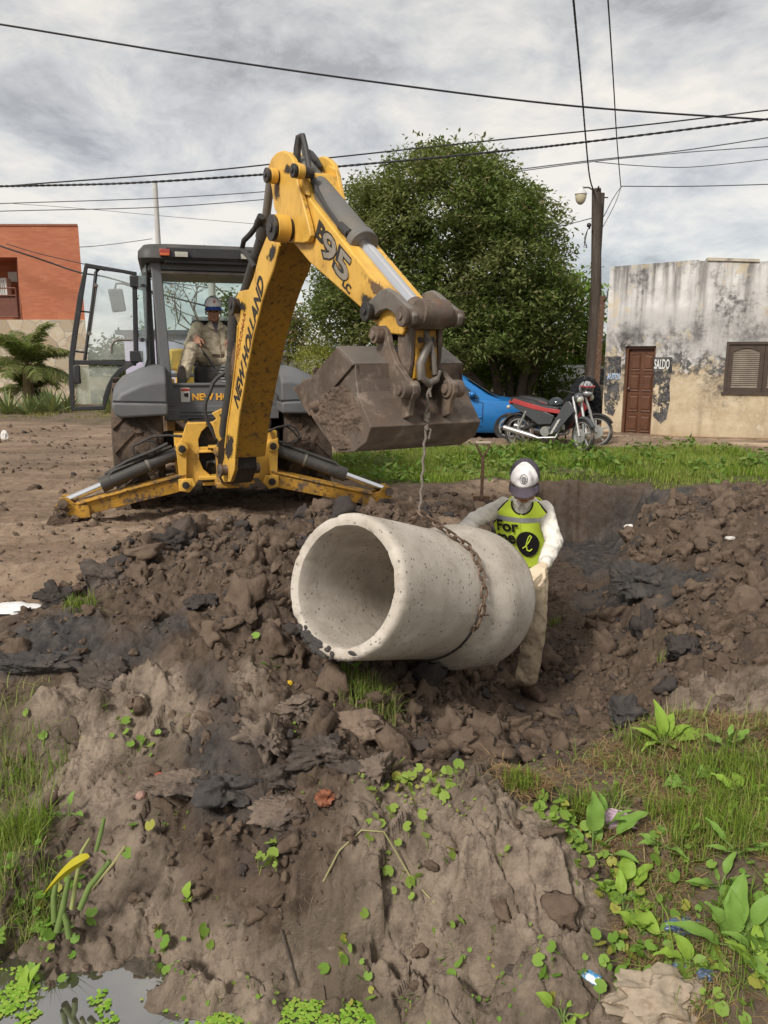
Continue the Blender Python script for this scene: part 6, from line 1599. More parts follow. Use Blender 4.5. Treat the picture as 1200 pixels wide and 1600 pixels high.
wall_quad(mbw, CA, CB, 0, d0, -.1, TOP); wall_quad(mbw, CA, CB, d1, LA, -.1, TOP); wall_quad(mbw, CA, CB, d0, d1, dz1, TOP); wall_quad(mbw, CA, CB, d0, d1, -.1, dz0)
LB = (CC - CB).length
w0, wz1 = seen(CB, CC, 1136, 534); w1 = w0 + 1.35; wz0 = seen(CB, CC, 1132, 614)[1]
wall_quad(mbw, CB, CC, .0, w0, -.1, TOP - .02); wall_quad(mbw, CB, CC, w1, LB, -.1, TOP - .10); wall_quad(mbw, CB, CC, w0, w1, wz1, TOP - .06); wall_quad(mbw, CB, CC, w0, w1, -.1, wz0)
wall_quad(mbw, CD, CA, 0, (CA - CD).length, -.1, TOP - .05); wall_quad(mbw, CC, CE, 0, (CE - CC).length, -.1, TOP - .05)
hw = mbw.build('wall', m_plaster, corner, world=True, smooth=0)
rfm = MB(); rfm.add([CA + Vector((.1, 0, 3.1)), CB + Vector((0, .2, 3.1)), CC + Vector((0, .2, 3.1)), CE + Vector((0, 0, 3.1)), CD + Vector((.2, 0, 3.1))], [(0, 1, 2, 3, 4)]); rfm.build('roof', mat('roof_concrete', (.2, .18, .16), .9), corner, world=True, smooth=0)
cp_ = MB(); m_cop = mat('coping_mortar', (.44, .39, .32), .9, var=.15, layers=[((.12, .11, .10), 3, .5, .65, .9)])
s0_, s1_ = seen(CB, CC, 1105, 409)[0], seen(CB, CC, 1186, 412)[0]
a = [wallpt(CB, CC, s, z, .03) for s, z in ((s0_, TOP - .02), (s1_, TOP - .07), (s1_, TOP - .02), (s0_, TOP + .035))]; cp_.prism(a, wallpt(CB, CC, 0, 0, -.25) - wallpt(CB, CC, 0, 0, .03)); cp_.build('coping', m_cop, corner, world=True, smooth=0)
pl_ = MB()
for P0, P1, s0, s1 in ((CA, CB, 0, d0), (CA, CB, d1, LA), (CB, CC, 0, LB)):
    a = [wallpt(P0, P1, s, z, .025) for s, z in ((s0, -.05), (s1, -.05), (s1, .10), (s0, .12))]; pl_.prism(a, wallpt(P0, P1, 0, 0, .002) - wallpt(P0, P1, 0, 0, .025))
pl_.build('plinth', mat('worn_plinth', (.25, .17, .10), .9, var=.25, vs=3), corner, world=True, smooth=0)
# worn black notice boards painted either side of the door
b = NB('worn_black_paint'); n4 = b.noise(7, 9, .7)
pc = b.mix(b.mr(n4, .40, .60), (.028, .028, .032), (.10, .095, .095)); pc = b.mix(b.mr(b.noise(10, 8, .75), .56, .64), pc, (.40, .34, .25)); m_bpaint = b.bsdf(pc, .85, 0, n4, .3, .01)
_tr = b.n('ShaderNodeBsdfTransparent'); _mx = b.n('ShaderNodeMixShader'); b.l(b.mr(b.noise(4.5, 9, .75), .50, .56), _mx.inputs[0]); b.l(b.p.outputs[0], _mx.inputs[1]); b.l(_tr.outputs[0], _mx.inputs[2]); b.l(_mx.outputs[0], b.out.inputs['Surface'])
def patch(name, P0, P1, px, m, parent, off=.004, th=.003):
    q = MB(); pts = [wallpt(P0, P1, *seen(P0, P1, u, v), off) for u, v in px]; q.prism(pts, wallpt(P0, P1, 0, 0, off - th) - wallpt(P0, P1, 0, 0, off)); return q.build(name, m, parent, world=True, smooth=0)
bl_ = patch('painted_board', CA, CB, [(946, 557), (971, 557), (970, 585), (967, 598), (969, 622), (958, 650), (945, 645), (943, 600)], m_bpaint, hw)
br_ = patch('painted_board', CA, CB, [(1021, 558), (1051, 558), (1050, 580), (1046, 600), (1047, 625), (1041, 655), (1032, 662), (1020, 650)], m_bpaint, hw)
m_wpaint = mat('white_brush_paint', (.66, .65, .63), .8, var=.1, layers=[((.2, .19, .18), 20, .60, .68, .8)]); m_bluep = mat('blue_brush_paint', (.36, .46, .62), .8, var=.15, layers=[((.08, .08, .09), 18, .54, .62, .8)])
def wall_text(body, P0, P1, u0, v0, u1, size, m, parent, **k):
    s0, z0 = seen(P0, P1, u0, v0); s1, _ = seen(P0, P1, u1, v0); o = wallpt(P0, P1, s0, z0, .007); x = wallpt(P0, P1, s1, z0, .007) - o
    V, F = text_mesh(body, size, **k); W = max(p.x for p in V); M_ = frame(o, x, (0, 0, 1)); q = MB(); q.add([M_ @ Vector((p.x * x.length / W, p.y, p.z)) for p in V], F); return q.build('painted_lettering', m, parent, world=True, smooth=0)
wall_text("SALDO", CA, CB, 1022, 576, 1046, .26, m_wpaint, hw, extrude=.001, bold=.005)
wall_text("AUTOS", CA, CB, 949, 592, 969, .16, m_bluep, hw, extrude=.001, bold=.006)
# panelled wooden door in its reveal
m_door = mat('varnished_door_wood', (.105, .045, .022), .5, var=.25, vs=3, layers=[((.085, .030, .016), 6, .45, .7, .5, (6, 6, .6)), ((.25, .12, .06), 20, .6, .8, .6, (5, 5, .8))], bump=.15, bs=20)
dq = MB(); dI = -.12
a = [wallpt(CA, CB, s, z, dI) for s, z in ((d0 + .03, dz0), (d1 - .03, dz0), (d1 - .03, dz1 - .03), (d0 + .03, dz1 - .03))]; dq.prism(a, wallpt(CA, CB, 0, 0, -.04) - wallpt(CA, CB, 0, 0, 0)); door_o = dq.build('door', m_door, corner, world=True, smooth=0)
fq = MB()
for s0, s1, z0, z1 in ((d0, d0 + .045, dz0, dz1), (d1 - .045, d1, dz0, dz1), (d0 + .045, d1 - .045, dz1 - .05, dz1)):
    a = [wallpt(CA, CB, s, z, -.05) for s, z in ((s0, z0), (s1, z0), (s1, z1), (s0, z1))]; fq.prism(a, wallpt(CA, CB, 0, 0, -.11) - wallpt(CA, CB, 0, 0, 0))
fq.build('door_frame', m_door, door_o, world=True, smooth=0)
wd = d1 - d0 - .09
for r in range(4):
    for c_ in range(2):
        z0 = dz0 + .08 + r * (dz1 - dz0 - .15) / 4; z1 = z0 + (dz1 - dz0 - .15) / 4 - .07
        s0 = d0 + .045 + .04 + c_ * (wd / 2); s1 = s0 + wd / 2 - .07
        q = MB(); a = [wallpt(CA, CB, s, z, dI + .001) for s, z in ((s0, z0), (s1, z0), (s1, z1 - (.03 if r == 3 and c_ == 1 else 0)), (s0, z1 - (.03 if r == 3 and c_ == 0 else 0)))]
        ce = sum(a, Vector()) / 4; n = wallpt(CA, CB, 0, 0, .02) - wallpt(CA, CB, 0, 0, 0)
        q.loft([a, [p + n for p in a], [p + n * .6 + (ce - p) * .18 for p in a], [p + n * 1.3 + (ce - p) * .32 for p in a]]); q.build('door_panel', m_door, door_o, world=True, smooth=0)
q = MB(); q.ball(wallpt(CA, CB, d0 + .08, 1.0, dI + .05), .025); q.build('door_knob', m_steelgrey, door_o, world=True)
# shuttered window
m_shut = mat('brown_shutter_frame', (.060, .042, .032), .6, var=.2, vs=8); m_slat = mat('grey_brown_slats', (.20, .165, .13), .7, var=.2, vs=6)
wq = MB()
def wbar(mb, s0, s1, z0, z1, o0, o1):
    a = [wallpt(CB, CC, s, z, o0) for s, z in ((s0, z0), (s1, z0), (s1, z1), (s0, z1))]; mb.prism(a, wallpt(CB, CC, 0, 0, o1) - wallpt(CB, CC, 0, 0, o0))
wbar(wq, w0, w0 + .05, wz0, wz1, .01, -.1); wbar(wq, w1 - .05, w1, wz0, wz1, .01, -.1); wbar(wq, w0 + .05, w1 - .05, wz1 - .05, wz1, .01, -.1); wbar(wq, w0 - .03, w1 + .03, wz0 - .03, wz0 + .02, .03, -.1)
win = wq.build('window', m_shut, corner, world=True, smooth=0)
sw_ = (w1 - w0 - .10) / 2
for k in range(2):
    s0 = w0 + .05 + k * sw_; q = MB()
    wbar(q, s0 + .004, s0 + .08, wz0 + .02, wz1 - .05, -.015, -.06); wbar(q, s0 + sw_ - .08, s0 + sw_ - .004, wz0 + .02, wz1 - .05, -.015, -.06); wbar(q, s0 + .08, s0 + sw_ - .08, wz0 + .02, wz0 + .10, -.015, -.06)
    n_ = 8; top = [(s0 + .08, wz1 - .05)] + [(s0 + sw_ - .08, wz1 - .05)] + [(s0 + sw_ - .08 - (sw_ - .16) * i / n_, wz1 - .19 + .07 * math.sin(math.pi * i / n_)) for i in range(n_ + 1)]
    a = [wallpt(CB, CC, s, z, -.015) for s, z in top]; q.prism(a, wallpt(CB, CC, 0, 0, -.045) - wallpt(CB, CC, 0, 0, 0))
    so_ = q.build('shutter', m_shut, win, world=True, smooth=0)
    q = MB(); ns_ = 19; zz0, zz1 = wz0 + .11, wz1 - .13
    for j in range(ns_):
        z = zz0 + (zz1 - zz0) * j / ns_
        a = [wallpt(CB, CC, s, zq, o) for s, zq, o in ((s0 + .08, z, -.025), (s0 + sw_ - .08, z, -.025), (s0 + sw_ - .08, z + .035, -.05), (s0 + .08, z + .035, -.05))]; q.prism(a, Vector((0, 0, .008)))
    wbar(q, s0 + .08, s0 + sw_ - .08, zz0, wz1 - .1, -.058, -.062)
    q.build('shutter_slats', m_slat, win, world=True, smooth=0)
# pavement along the house
pvm = mat('worn_pavement', (.36, .27, .195), .9, var=.2, vs=2, layers=[((.2, .145, .10), 4, .45, .7, .9)], bump=.3, bs=20)
q = MB(); pts = [CA + Vector((-.9, .6, 0)), CA + Vector((-.9, -.9, 0)), CB + Vector((-.45, -1.15, 0)), CC + Vector((-.2, -1.2, 0)), CC + Vector((3, -1.9, 0)), CC + Vector((3, 0, 0)), CB + Vector((.1, .1, 0)), CA + Vector((.1, .1, 0))]
q.prism([p + Vector((0, 0, -.15)) for p in pts], Vector((0, 0, .24))); tag(q.build('pavement', pvm, smooth=0), kind='structure')
q = MB(); e0, e1 = CB + Vector((.35, -1.22, .02)), CC + Vector((3, -1.95, .02)); q.beam(e0, e1, .16, .22); tag(q.build('kerb', mat('broken_kerb', (.40, .30, .21), .9, var=.2, vs=2, layers=[((.22, .16, .11), 4, .5, .65, .9)], bump=.4, bs=14), bevel=.02), kind='structure')

# ------------------------------------------------------------------ poles, lamp, posts
m_pole = mat('weathered_pole_wood', (.062, .046, .036), .85, var=.2, vs=4, layers=[((.12, .096, .08), 5, .5, .7, .9, (6, 6, .25)), ((.04, .03, .025), 7, .55, .7, .9, (6, 6, .3))], bump=.4, bs=20)
p0 = at_y(921, 680, 17.9); zt = at_y(932, 295, 17.9)
pole = thing('utility_pole', 'tall weathered wooden utility pole carrying the street lamp beside the corner house', 'utility pole', (p0.x, 17.9, 0), group='wooden utility poles')
q = MB(); q.tube([(p0.x - .01, 17.9, -.1), (p0.x + .01, 17.9, 2.5), (zt.x, 17.9, zt.z)], [.135, .12, .10], 18); q.build('shaft', m_pole, pole, world=True)
q = MB(); q.tube([(zt.x - .02, 17.85, zt.z - .12), (zt.x + .01, 17.75, zt.z + .02)], .02, 6)
for k in range(3): q.tube([(zt.x - .12, 17.8, zt.z - .8 - .02 * k), (zt.x - .20, 17.7, zt.z - .88), (zt.x - .26, 17.72, zt.z - 1.05 - .1 * k), (zt.x - .18, 17.75, zt.z - 1.25)], .008, 6)
q.ball((zt.x - .16, 17.76, zt.z - .78), .05); q.build('line_fittings', m_darkmetal, pole, world=True)
p1 = at_y(939, 302, 18.3); pole2 = thing('utility_pole', 'second thinner wooden pole close behind the lamp pole', 'utility pole', (p1.x, 18.3, 0), group='wooden utility poles')
q = MB(); q.tube([(p1.x - .06, 18.3, -.1), (p1.x, 18.3, p1.z)], [.12, .085], 16); q.build('shaft', m_pole, pole2, world=True)
q = MB(); q.cyl((p1.x - .05, 18.25, p1.z - .1), (p1.x + .15, 18.25, p1.z - .1), .014, n=8); q.build('insulator_pin', m_darkmetal, pole2, world=True)
lpz = at_y(908, 305, 17.7); lamp = thing('street_lamp', 'small old street lamp with glass bowl on the wooden pole', 'street lamp', (zt.x - .1, 17.8, zt.z))
q = MB(); q.tube([(zt.x - .09, 17.8, zt.z - .05), (zt.x - .2, 17.77, zt.z + .0), (lpz.x + .0, 17.72, zt.z - .01)], .018, 8); q.build('lamp_arm', m_steelgrey, lamp, world=True)
m_bowl = mat('dusty_lamp_glass', (.52, .46, .33), .25, var=.1, spec=.6); m_hood = mat('white_lamp_hood', (.55, .55, .55), .5, var=.1)
q = MB(); q.lathe((lpz.x, 17.72, zt.z - .02), (0, 0, -1), [(.03, -.02), (.06, .02), (.125, .10), (.135, .13), (.12, .13)], 20); q.build('lamp_hood', m_hood, lamp, world=True)
q = MB(); q.lathe((lpz.x, 17.72, zt.z - .15), (0, 0, -1), [(.12, 0), (.118, .07), (.095, .15), (.05, .20), (.01, .215)], 20); q.build('lamp_bowl', m_bowl, lamp, world=True)
pr_ = at_y(942, 462, 16.6); q = MB(); rp = thing('rusty_post', 'rusty steel post with a small bracket against the corner of the old house', 'post', (pr_.x, 16.6, 0))
q.beam((pr_.x - .05, 16.6, 0), (pr_.x, 16.6, pr_.z), .10, .08, up=(0, 1, 0)); q.build('shaft', m_rust, rp, world=True)
q = MB(); q.tube([(pr_.x, 16.56, pr_.z - .1), (pr_.x + .06, 16.5, pr_.z - .08), (pr_.x + .07, 16.5, pr_.z + .06), (pr_.x + .04, 16.5, pr_.z + .07)], .012, 6); q.build('bracket', m_darkmetal, rp, world=True)
cpz = at_y(242, 284, 30); q = MB(); q.tube([(cpz.x, 30, 0), (cpz.x, 30, cpz.z)], [.13, .085], 14); m_cpost = mat('pale_concrete_post', (.46, .45, .43), .85, var=.1)
tag(q.build('concrete_post', m_cpost), 'slim pale concrete post rising behind the cab roof', 'post')
q = MB(); pz = at_y(329, 400, 20); q.tube([(pz.x, 20, 0), (pz.x, 20, pz.z)], [.10, .085], 14); tag(q.build('concrete_post', m_cpost), 'short white post seen through the windscreen behind the operator', 'post')

# ------------------------------------------------------------------ overhead wires
m_wire = mat('black_wire_sheath', (.022, .022, .024), .6, var=.1); m_wireg = mat('grey_wire_sheath', (.10, .105, .12), .6, var=.1)
def wire(px, y, r, label, m=None, twist=False, ys=None):
    P = []
    for i, (u, v) in enumerate(px): P.append(at_y(u, v, ys[i] if ys else y))
    # smooth curve through the surveyed points
    out_ = []
    for i in range(len(P) - 1):
        a, b2 = P[i], P[i + 1]; ta = (P[i + 1] - P[max(i - 1, 0)]) * .5 if i else (b2 - a); tb = (P[min(i + 2, len(P) - 1)] - a) * .5
        for k in range(8):
            t = k / 8; h = t * t; g_ = h * t
            out_.append(a * (2 * g_ - 3 * h + 1) + ta * (g_ - 2 * h + t) + b2 * (-2 * g_ + 3 * h) + tb * (g_ - h))
    out_.append(P[-1]); q = MB()
    if twist:
        L = 0; q1 = []; q2 = []
        for i, p in enumerate(out_):
            q1.append(p)
        fine = []
        for i in range(len(out_) - 1):
            for k in range(10): fine.append(out_[i].lerp(out_[i + 1], k / 10))
        for ph in (0, math.pi):
            q.tube([p + Vector((0, math.cos(j * .8 + ph), math.sin(j * .8 + ph))) * r * .35 for j, p in enumerate(fine)], r * .62, 5)
    else: q.tube(out_, r, 6)
    return tag(q.build('overhead_wire', m or m_wire), label, 'wire', 'overhead wires')
wire([(-150, 17), (0, 38), (300, 87), (600, 130), (900, 166), (1200, 187), (1350, 195)], 14, .016, 'thin wire sloping down across the upper sky from top left')
wire([(-120, 305), (20, 290), (300, 269), (510, 247), (745, 222), (1000, 196), (1200, 172), (1350, 155)], 16, .014, 'thin wire just above the thick cable behind the arm')
wire([(-150, 292), (0, 291), (200, 286), (420, 272), (510, 262), (745, 240), (915, 222), (1200, 186), (1350, 166)], 15.5, .024, 'thick twisted black cable crossing behind the arm and before the tree top', twist=True)
wire([(-100, 322), (0, 318), (240, 310), (420, 299), (560, 287), (700, 278)], 24, .014, 'upper of two grey wires left of the arm', m_wireg)
wire([(-100, 336), (0, 330), (240, 324), (420, 311), (560, 297), (700, 286)], 24, .014, 'lower of two grey wires left of the arm', m_wireg)
wire([(700, 278), (800, 266), (930, 250), (1060, 236), (1200, 215), (1300, 198)], 22, .015, 'upper grey wire right of the tree', m_wireg)
wire([(700, 282), (800, 269), (930, 252), (1060, 239), (1200, 229), (1300, 222)], 22.5, .013, 'grey wire right of the tree between two others', m_wireg)
wire([(930, 253), (1000, 259), (1080, 261), (1200, 249), (1300, 238)], 21, .011, 'sagging grey wire low on the right of the tree', m_wireg)
wire([(971, 291), (1080, 291), (1200, 288), (1350, 283)], 18.5, .012, 'short level wire running right from the pole top', m_wireg)
wire([(890, -60), (896, 0), (908, 130), (915, 215), (921, 275), (928, 300)], 0, .022, 'heavy twisted cable dropping steeply to the lamp pole', twist=True, ys=[9.5, 10.2, 13, 15.2, 17, 17.8])
wire([(945, -60), (950, 0), (958, 120), (964, 220), (970, 291)], 0, .010, 'thin wire dropping steeply right of the twisted cable', ys=[9.5, 10.2, 13, 15.4, 18.4])
wire([(971, 291), (958, 310), (945, 335), (934, 352)], 18.4, .010, 'slack service wire falling from the wire joint to the pole', m_wireg)
wire([(971, 291), (962, 316), (950, 340), (940, 358)], 18.5, .008, 'second slack service wire falling from the wire joint', m_wireg)
wire([(928, 340), (905, 346), (880, 352), (850, 356)], 18, .010, 'short wire running left from the pole into the tree', m_wireg)
wire([(-40, 366), (0, 384), (60, 404), (122, 425), (170, 434), (260, 462), (330, 480)], 26, .030, 'thick dark cable sloping down across the brick house')
wire([(10, 381), (60, 396), (120, 410), (200, 428), (300, 452)], 25.8, .015, 'thin cable sloping down across the brick house')
wire([(60, 384), (125, 386), (180, 381), (238, 373)], 28, .012, 'thin wire from the slim post to the brick house', m_wireg)
wire([(20, 318), (130, 326), (260, 338), (400, 350)], 30, .009, 'faint wire sloping down above the cab', m_wireg)
wire([(240, 440), (300, 446), (352, 455), (420, 470)], 30, .02, 'level wire seen through the windscreen behind the operator', m_wireg)
wire([(318, 432), (340, 450), (362, 470), (390, 494)], 26, .022, 'steep dark wire seen through the windscreen')

# ------------------------------------------------------------------ brick house on the left
b = NB('red_brick'); br = b.n('ShaderNodeTexBrick'); mp = b.n('ShaderNodeMapping'); mp.inputs['Rotation'].default_value = (rad(90), 0, 0)
b.l(b.tc.outputs['Object'], mp.inputs[0]); b.l(mp.outputs[0], br.inputs['Vector'])
br.inputs['Scale'].default_value = 1; br.inputs['Brick Width'].default_value = .26; br.inputs['Row Height'].default_value = .075; br.inputs['Mortar Size'].default_value = .008; br.offset = .5
br.inputs['Color1'].default_value = (.36, .118, .060, 1); br.inputs['Color2'].default_value = (.44, .158, .082, 1); br.inputs['Mortar'].default_value = (.34, .15, .09, 1)
bc_ = b.mix(b.mr(b.noise(1.2, 8, .6), .35, .7, 0, .55), br.outputs[0], (.34, .095, .045)); bc_ = b.mix(b.mr(b.noise(5, 8, .7), .6, .75, 0, .4), bc_, (.52, .24, .14))
m_brick = b.bsdf(bc_, .85, 0, br.outputs[1], .4, .01)
BY = 27.0
bR, bT = at_y(122, 353, BY), at_y(122, 353, BY).z
zb = at_y(60, 500, BY).z; oxR = at_y(31, 450, BY).x; ozT = at_y(20, 402, BY).z; ozB = at_y(20, 497, BY).z
br_h = thing('brick_house', 'red brick upper storey with balcony over a stone clad ground floor', 'house', (bR.x, BY, 0))
q = MB(); sk_ = 1.03
def hprism(mb, x0, x1, y0, y1, z0, z1):
    k = (y1 / y0) * 1.02
    mb.prism([(x0, y0, z0), (x1, y0, z0), (x1 * k, y1, z0), (x0 * k, y1, z0)], (0, 0, z1 - z0))
hprism(q, oxR, bR.x, BY, BY + 7, zb, bT); hprism(q, -22, oxR, BY, BY + 7, ozT, bT); hprism(q, -22, oxR, BY + 1.6, BY + 7, zb, ozT)
q.build('upper_wall', m_brick, br_h, world=True, smooth=0)
q = MB(); hprism(q, -22, bR.x, BY - .03, BY + 7, bT, bT + .06); q.build('parapet_cap', mat('brick_coping', (.24, .10, .06), .85, var=.2), br_h, world=True, smooth=0)
b = NB('stone_cladding'); vo = b.n('ShaderNodeTexVoronoi'); vo.inputs['Scale'].default_value = 2.4; b.l(b.tc.outputs['Object'], vo.inputs['Vector'])
sc2 = b.mix(b.mr(vo.outputs['Color'], .2, .8), (.30, .25, .18), (.50, .44, .34)); sc2 = b.mix(b.mr(b.noise(6, 8, .7), .4, .7, 0, .6), sc2, (.40, .26, .14))
sc2 = b.mix(b.mr(b.voro(2.4, 'DISTANCE_TO_EDGE'), .0, .05, .8, 0), sc2, (.24, .22, .19)); m_stone = b.bsdf(sc2, .9, 0, b.noise(12, 8, .7), .4, .02)
q = MB(); q.prism([(-22, BY - .25, -.1), (bR.x + .1, BY - .25, -.1), ((bR.x + .1) * 1.3, BY + 7, -.1), (-22, BY + 7, -.1)], (0, 0, zb + .1)); q.build('stone_base', m_stone, br_h, world=True, smooth=0)
m_brail = mat('brown_painted_railing', (.125, .042, .026), .6, var=.15)
q = MB(); q.span((-22, BY - .02, ozB + .02), (oxR - .05, BY + .0, ozB + .72)); rl = q.build('balcony_panel', m_brail, br_h, world=True, smooth=0)
q = MB()
for z in (ozB + .04, ozB + .74, ozB + .98): q.tube([(-22, BY - .06, z), (oxR - .12, BY - .06, z)], .025, 6)
for x in (oxR - .12, oxR - .9, oxR - 1.7): q.tube([(x, BY - .06, ozB), (x, BY - .06, ozB + .98)], .025, 6)
q.build('balcony_railing', m_brail, br_h, world=True)
m_acw = mat('white_enamel', (.60, .58, .55), .5, var=.06)
q = MB(); acx = at_y(5, 450, BY + .9); q.span((acx.x - .5, BY + .75, acx.z - .32), (acx.x + .2, BY + 1.1, acx.z + .33)); ac = q.build('air_conditioner', m_acw, None, smooth=0, bevel=.02); tag(ac, 'white air conditioner unit in the brick balcony', 'air conditioner')
q = MB()
for k in range(9): q.span((acx.x - .42 + .065 * k, BY + .742, acx.z - .25), (acx.x - .40 + .065 * k, BY + .752, acx.z + .25))
q.build('grille', m_steelgrey, ac, smooth=0)
q = MB(); bx = at_y(22, 433, BY + 1.6); q.span((bx.x - .16, BY + 1.5, bx.z - .17), (bx.x + .16, BY + 1.595, bx.z + .17)); q.build('meter_box', m_acw, br_h, world=True, smooth=0)

# ------------------------------------------------------------------ low houses seen through the cab and between the trees
m_lilac = mat('lilac_wall_paint', (.44, .41, .52), .85, var=.08, layers=[((.34, .32, .38), 2, .5, .7, .9)]); m_dkroof = mat('dark_flat_roof', (.06, .065, .08), .8)
lh_ = thing('low_house', 'low lilac walled house with flat dark roof seen through the cab', 'house', (-5.2, 23, 0))
q = MB(); q.span((-7.6, 23, -.1), (-3.2, 28, at_y(300, 523, 23).z)); q.build('wall', m_lilac, lh_, world=True, smooth=0)
zr_ = at_y(300, 523, 23).z; q = MB(); q.span((-7.8, 22.85, zr_), (-3.1, 28.1, zr_ + .13)); q.build('roof', m_dkroof, lh_, world=True, smooth=0)
q = MB(); q.span((-5.75, 23.6, zr_ + .13), (-4.6, 24.6, zr_ + .55)); q.build('water_tank', mat('grey_cement_box', (.26, .26, .26), .9), lh_, world=True, smooth=0, bevel=.03)
wh_ = thing('garden_wall', 'low white wall glimpsed between the arm and the yellow green bush', 'wall', (-3, 24, 0))
zw = at_y(470, 558, 24).z; q = MB(); q.span((-3.6, 24, -.1), (-1.6, 24.2, zw)); q.build('wall', mat('white_limewash', (.66, .65, .63), .85, var=.06), wh_, world=True, smooth=0)
q = MB(); q.span((-3.65, 23.95, zw), (-1.55, 24.25, zw + .05)); q.build('wall_cap', m_cpost, wh_, world=True, smooth=0)
fx = thing('shed', 'small shed with dark roof behind the poles', 'shed', (6.0, 24, 0))
q = MB(); q.span((6.3, 24, -.1), (8.6, 27, 2.0)); q.build('wall', mat('brown_shed_wall', (.28, .20, .12), .85, var=.2), fx, world=True, smooth=0)
q = MB(); q.prism([(6.1, 23.7, 2.0), (8.8, 23.7, 2.05), (8.8, 23.7, 2.15), (6.1, 23.7, 2.12)], (0, 3.6, .25)); q.build('roof', m_dkroof, fx, world=True, smooth=0)
# rubbish-white bundle glimpsed behind the tree trunk
wb = at_y(771, 592, 24); q = MB(); q.span((wb.x - .3, 24, -.05), (wb.x + .55, 24.2, wb.z + .45)); q.span((wb.x + .1, 23.95, wb.z + .1), (wb.x + .35, 24.0, wb.z + .32)); tag(q.build('sign_board', mat('pink_white_board', (.60, .46, .46), .8, var=.25, vs=6), bevel=.02), 'pale pinkish board glimpsed under the tree', 'board')
# ------------------------------------------------------------------ cars
m_carblue = mat('blue_car_paint', (.016, .155, .42), .28, .25, var=.06, layers=[((.10, .15, .22), 3, .62, .9, .5)], spec=.6)
m_carwhite = mat('white_car_paint', (.62, .62, .60), .3, var=.04, spec=.5)
m_carglass = mat('dark_car_glass', (.020, .026, .030), .08, var=.1, spec=.8); m_alloy = mat('alloy_wheel_silver', (.42, .42, .42), .4, .6, var=.1, layers=[(MUDL, 9, .6, .8, .9)])
m_tyre2 = mat('road_tyre_rubber', (.032, .030, .029), .8, var=.2, layers=[(MUDL, 6, .55, .75, .9)], bump=.1)
m_blkpl = mat('black_plastic', (.022, .022, .023), .5, var=.15)
def bool_cut(o, cutters):
    for c_ in cutters:
        md = o.modifiers.new('cut', 'BOOLEAN'); md.operation = 'DIFFERENCE'; md.object = c_; md.solver = 'EXACT'
    dg = bpy.context.evaluated_depsgraph_get(); dg.update()
    me = bpy.data.meshes.new_from_object(o.evaluated_get(dg))
    o.modifiers.clear(); o.data = me
    for c_ in cutters: bpy.data.objects.remove(c_)
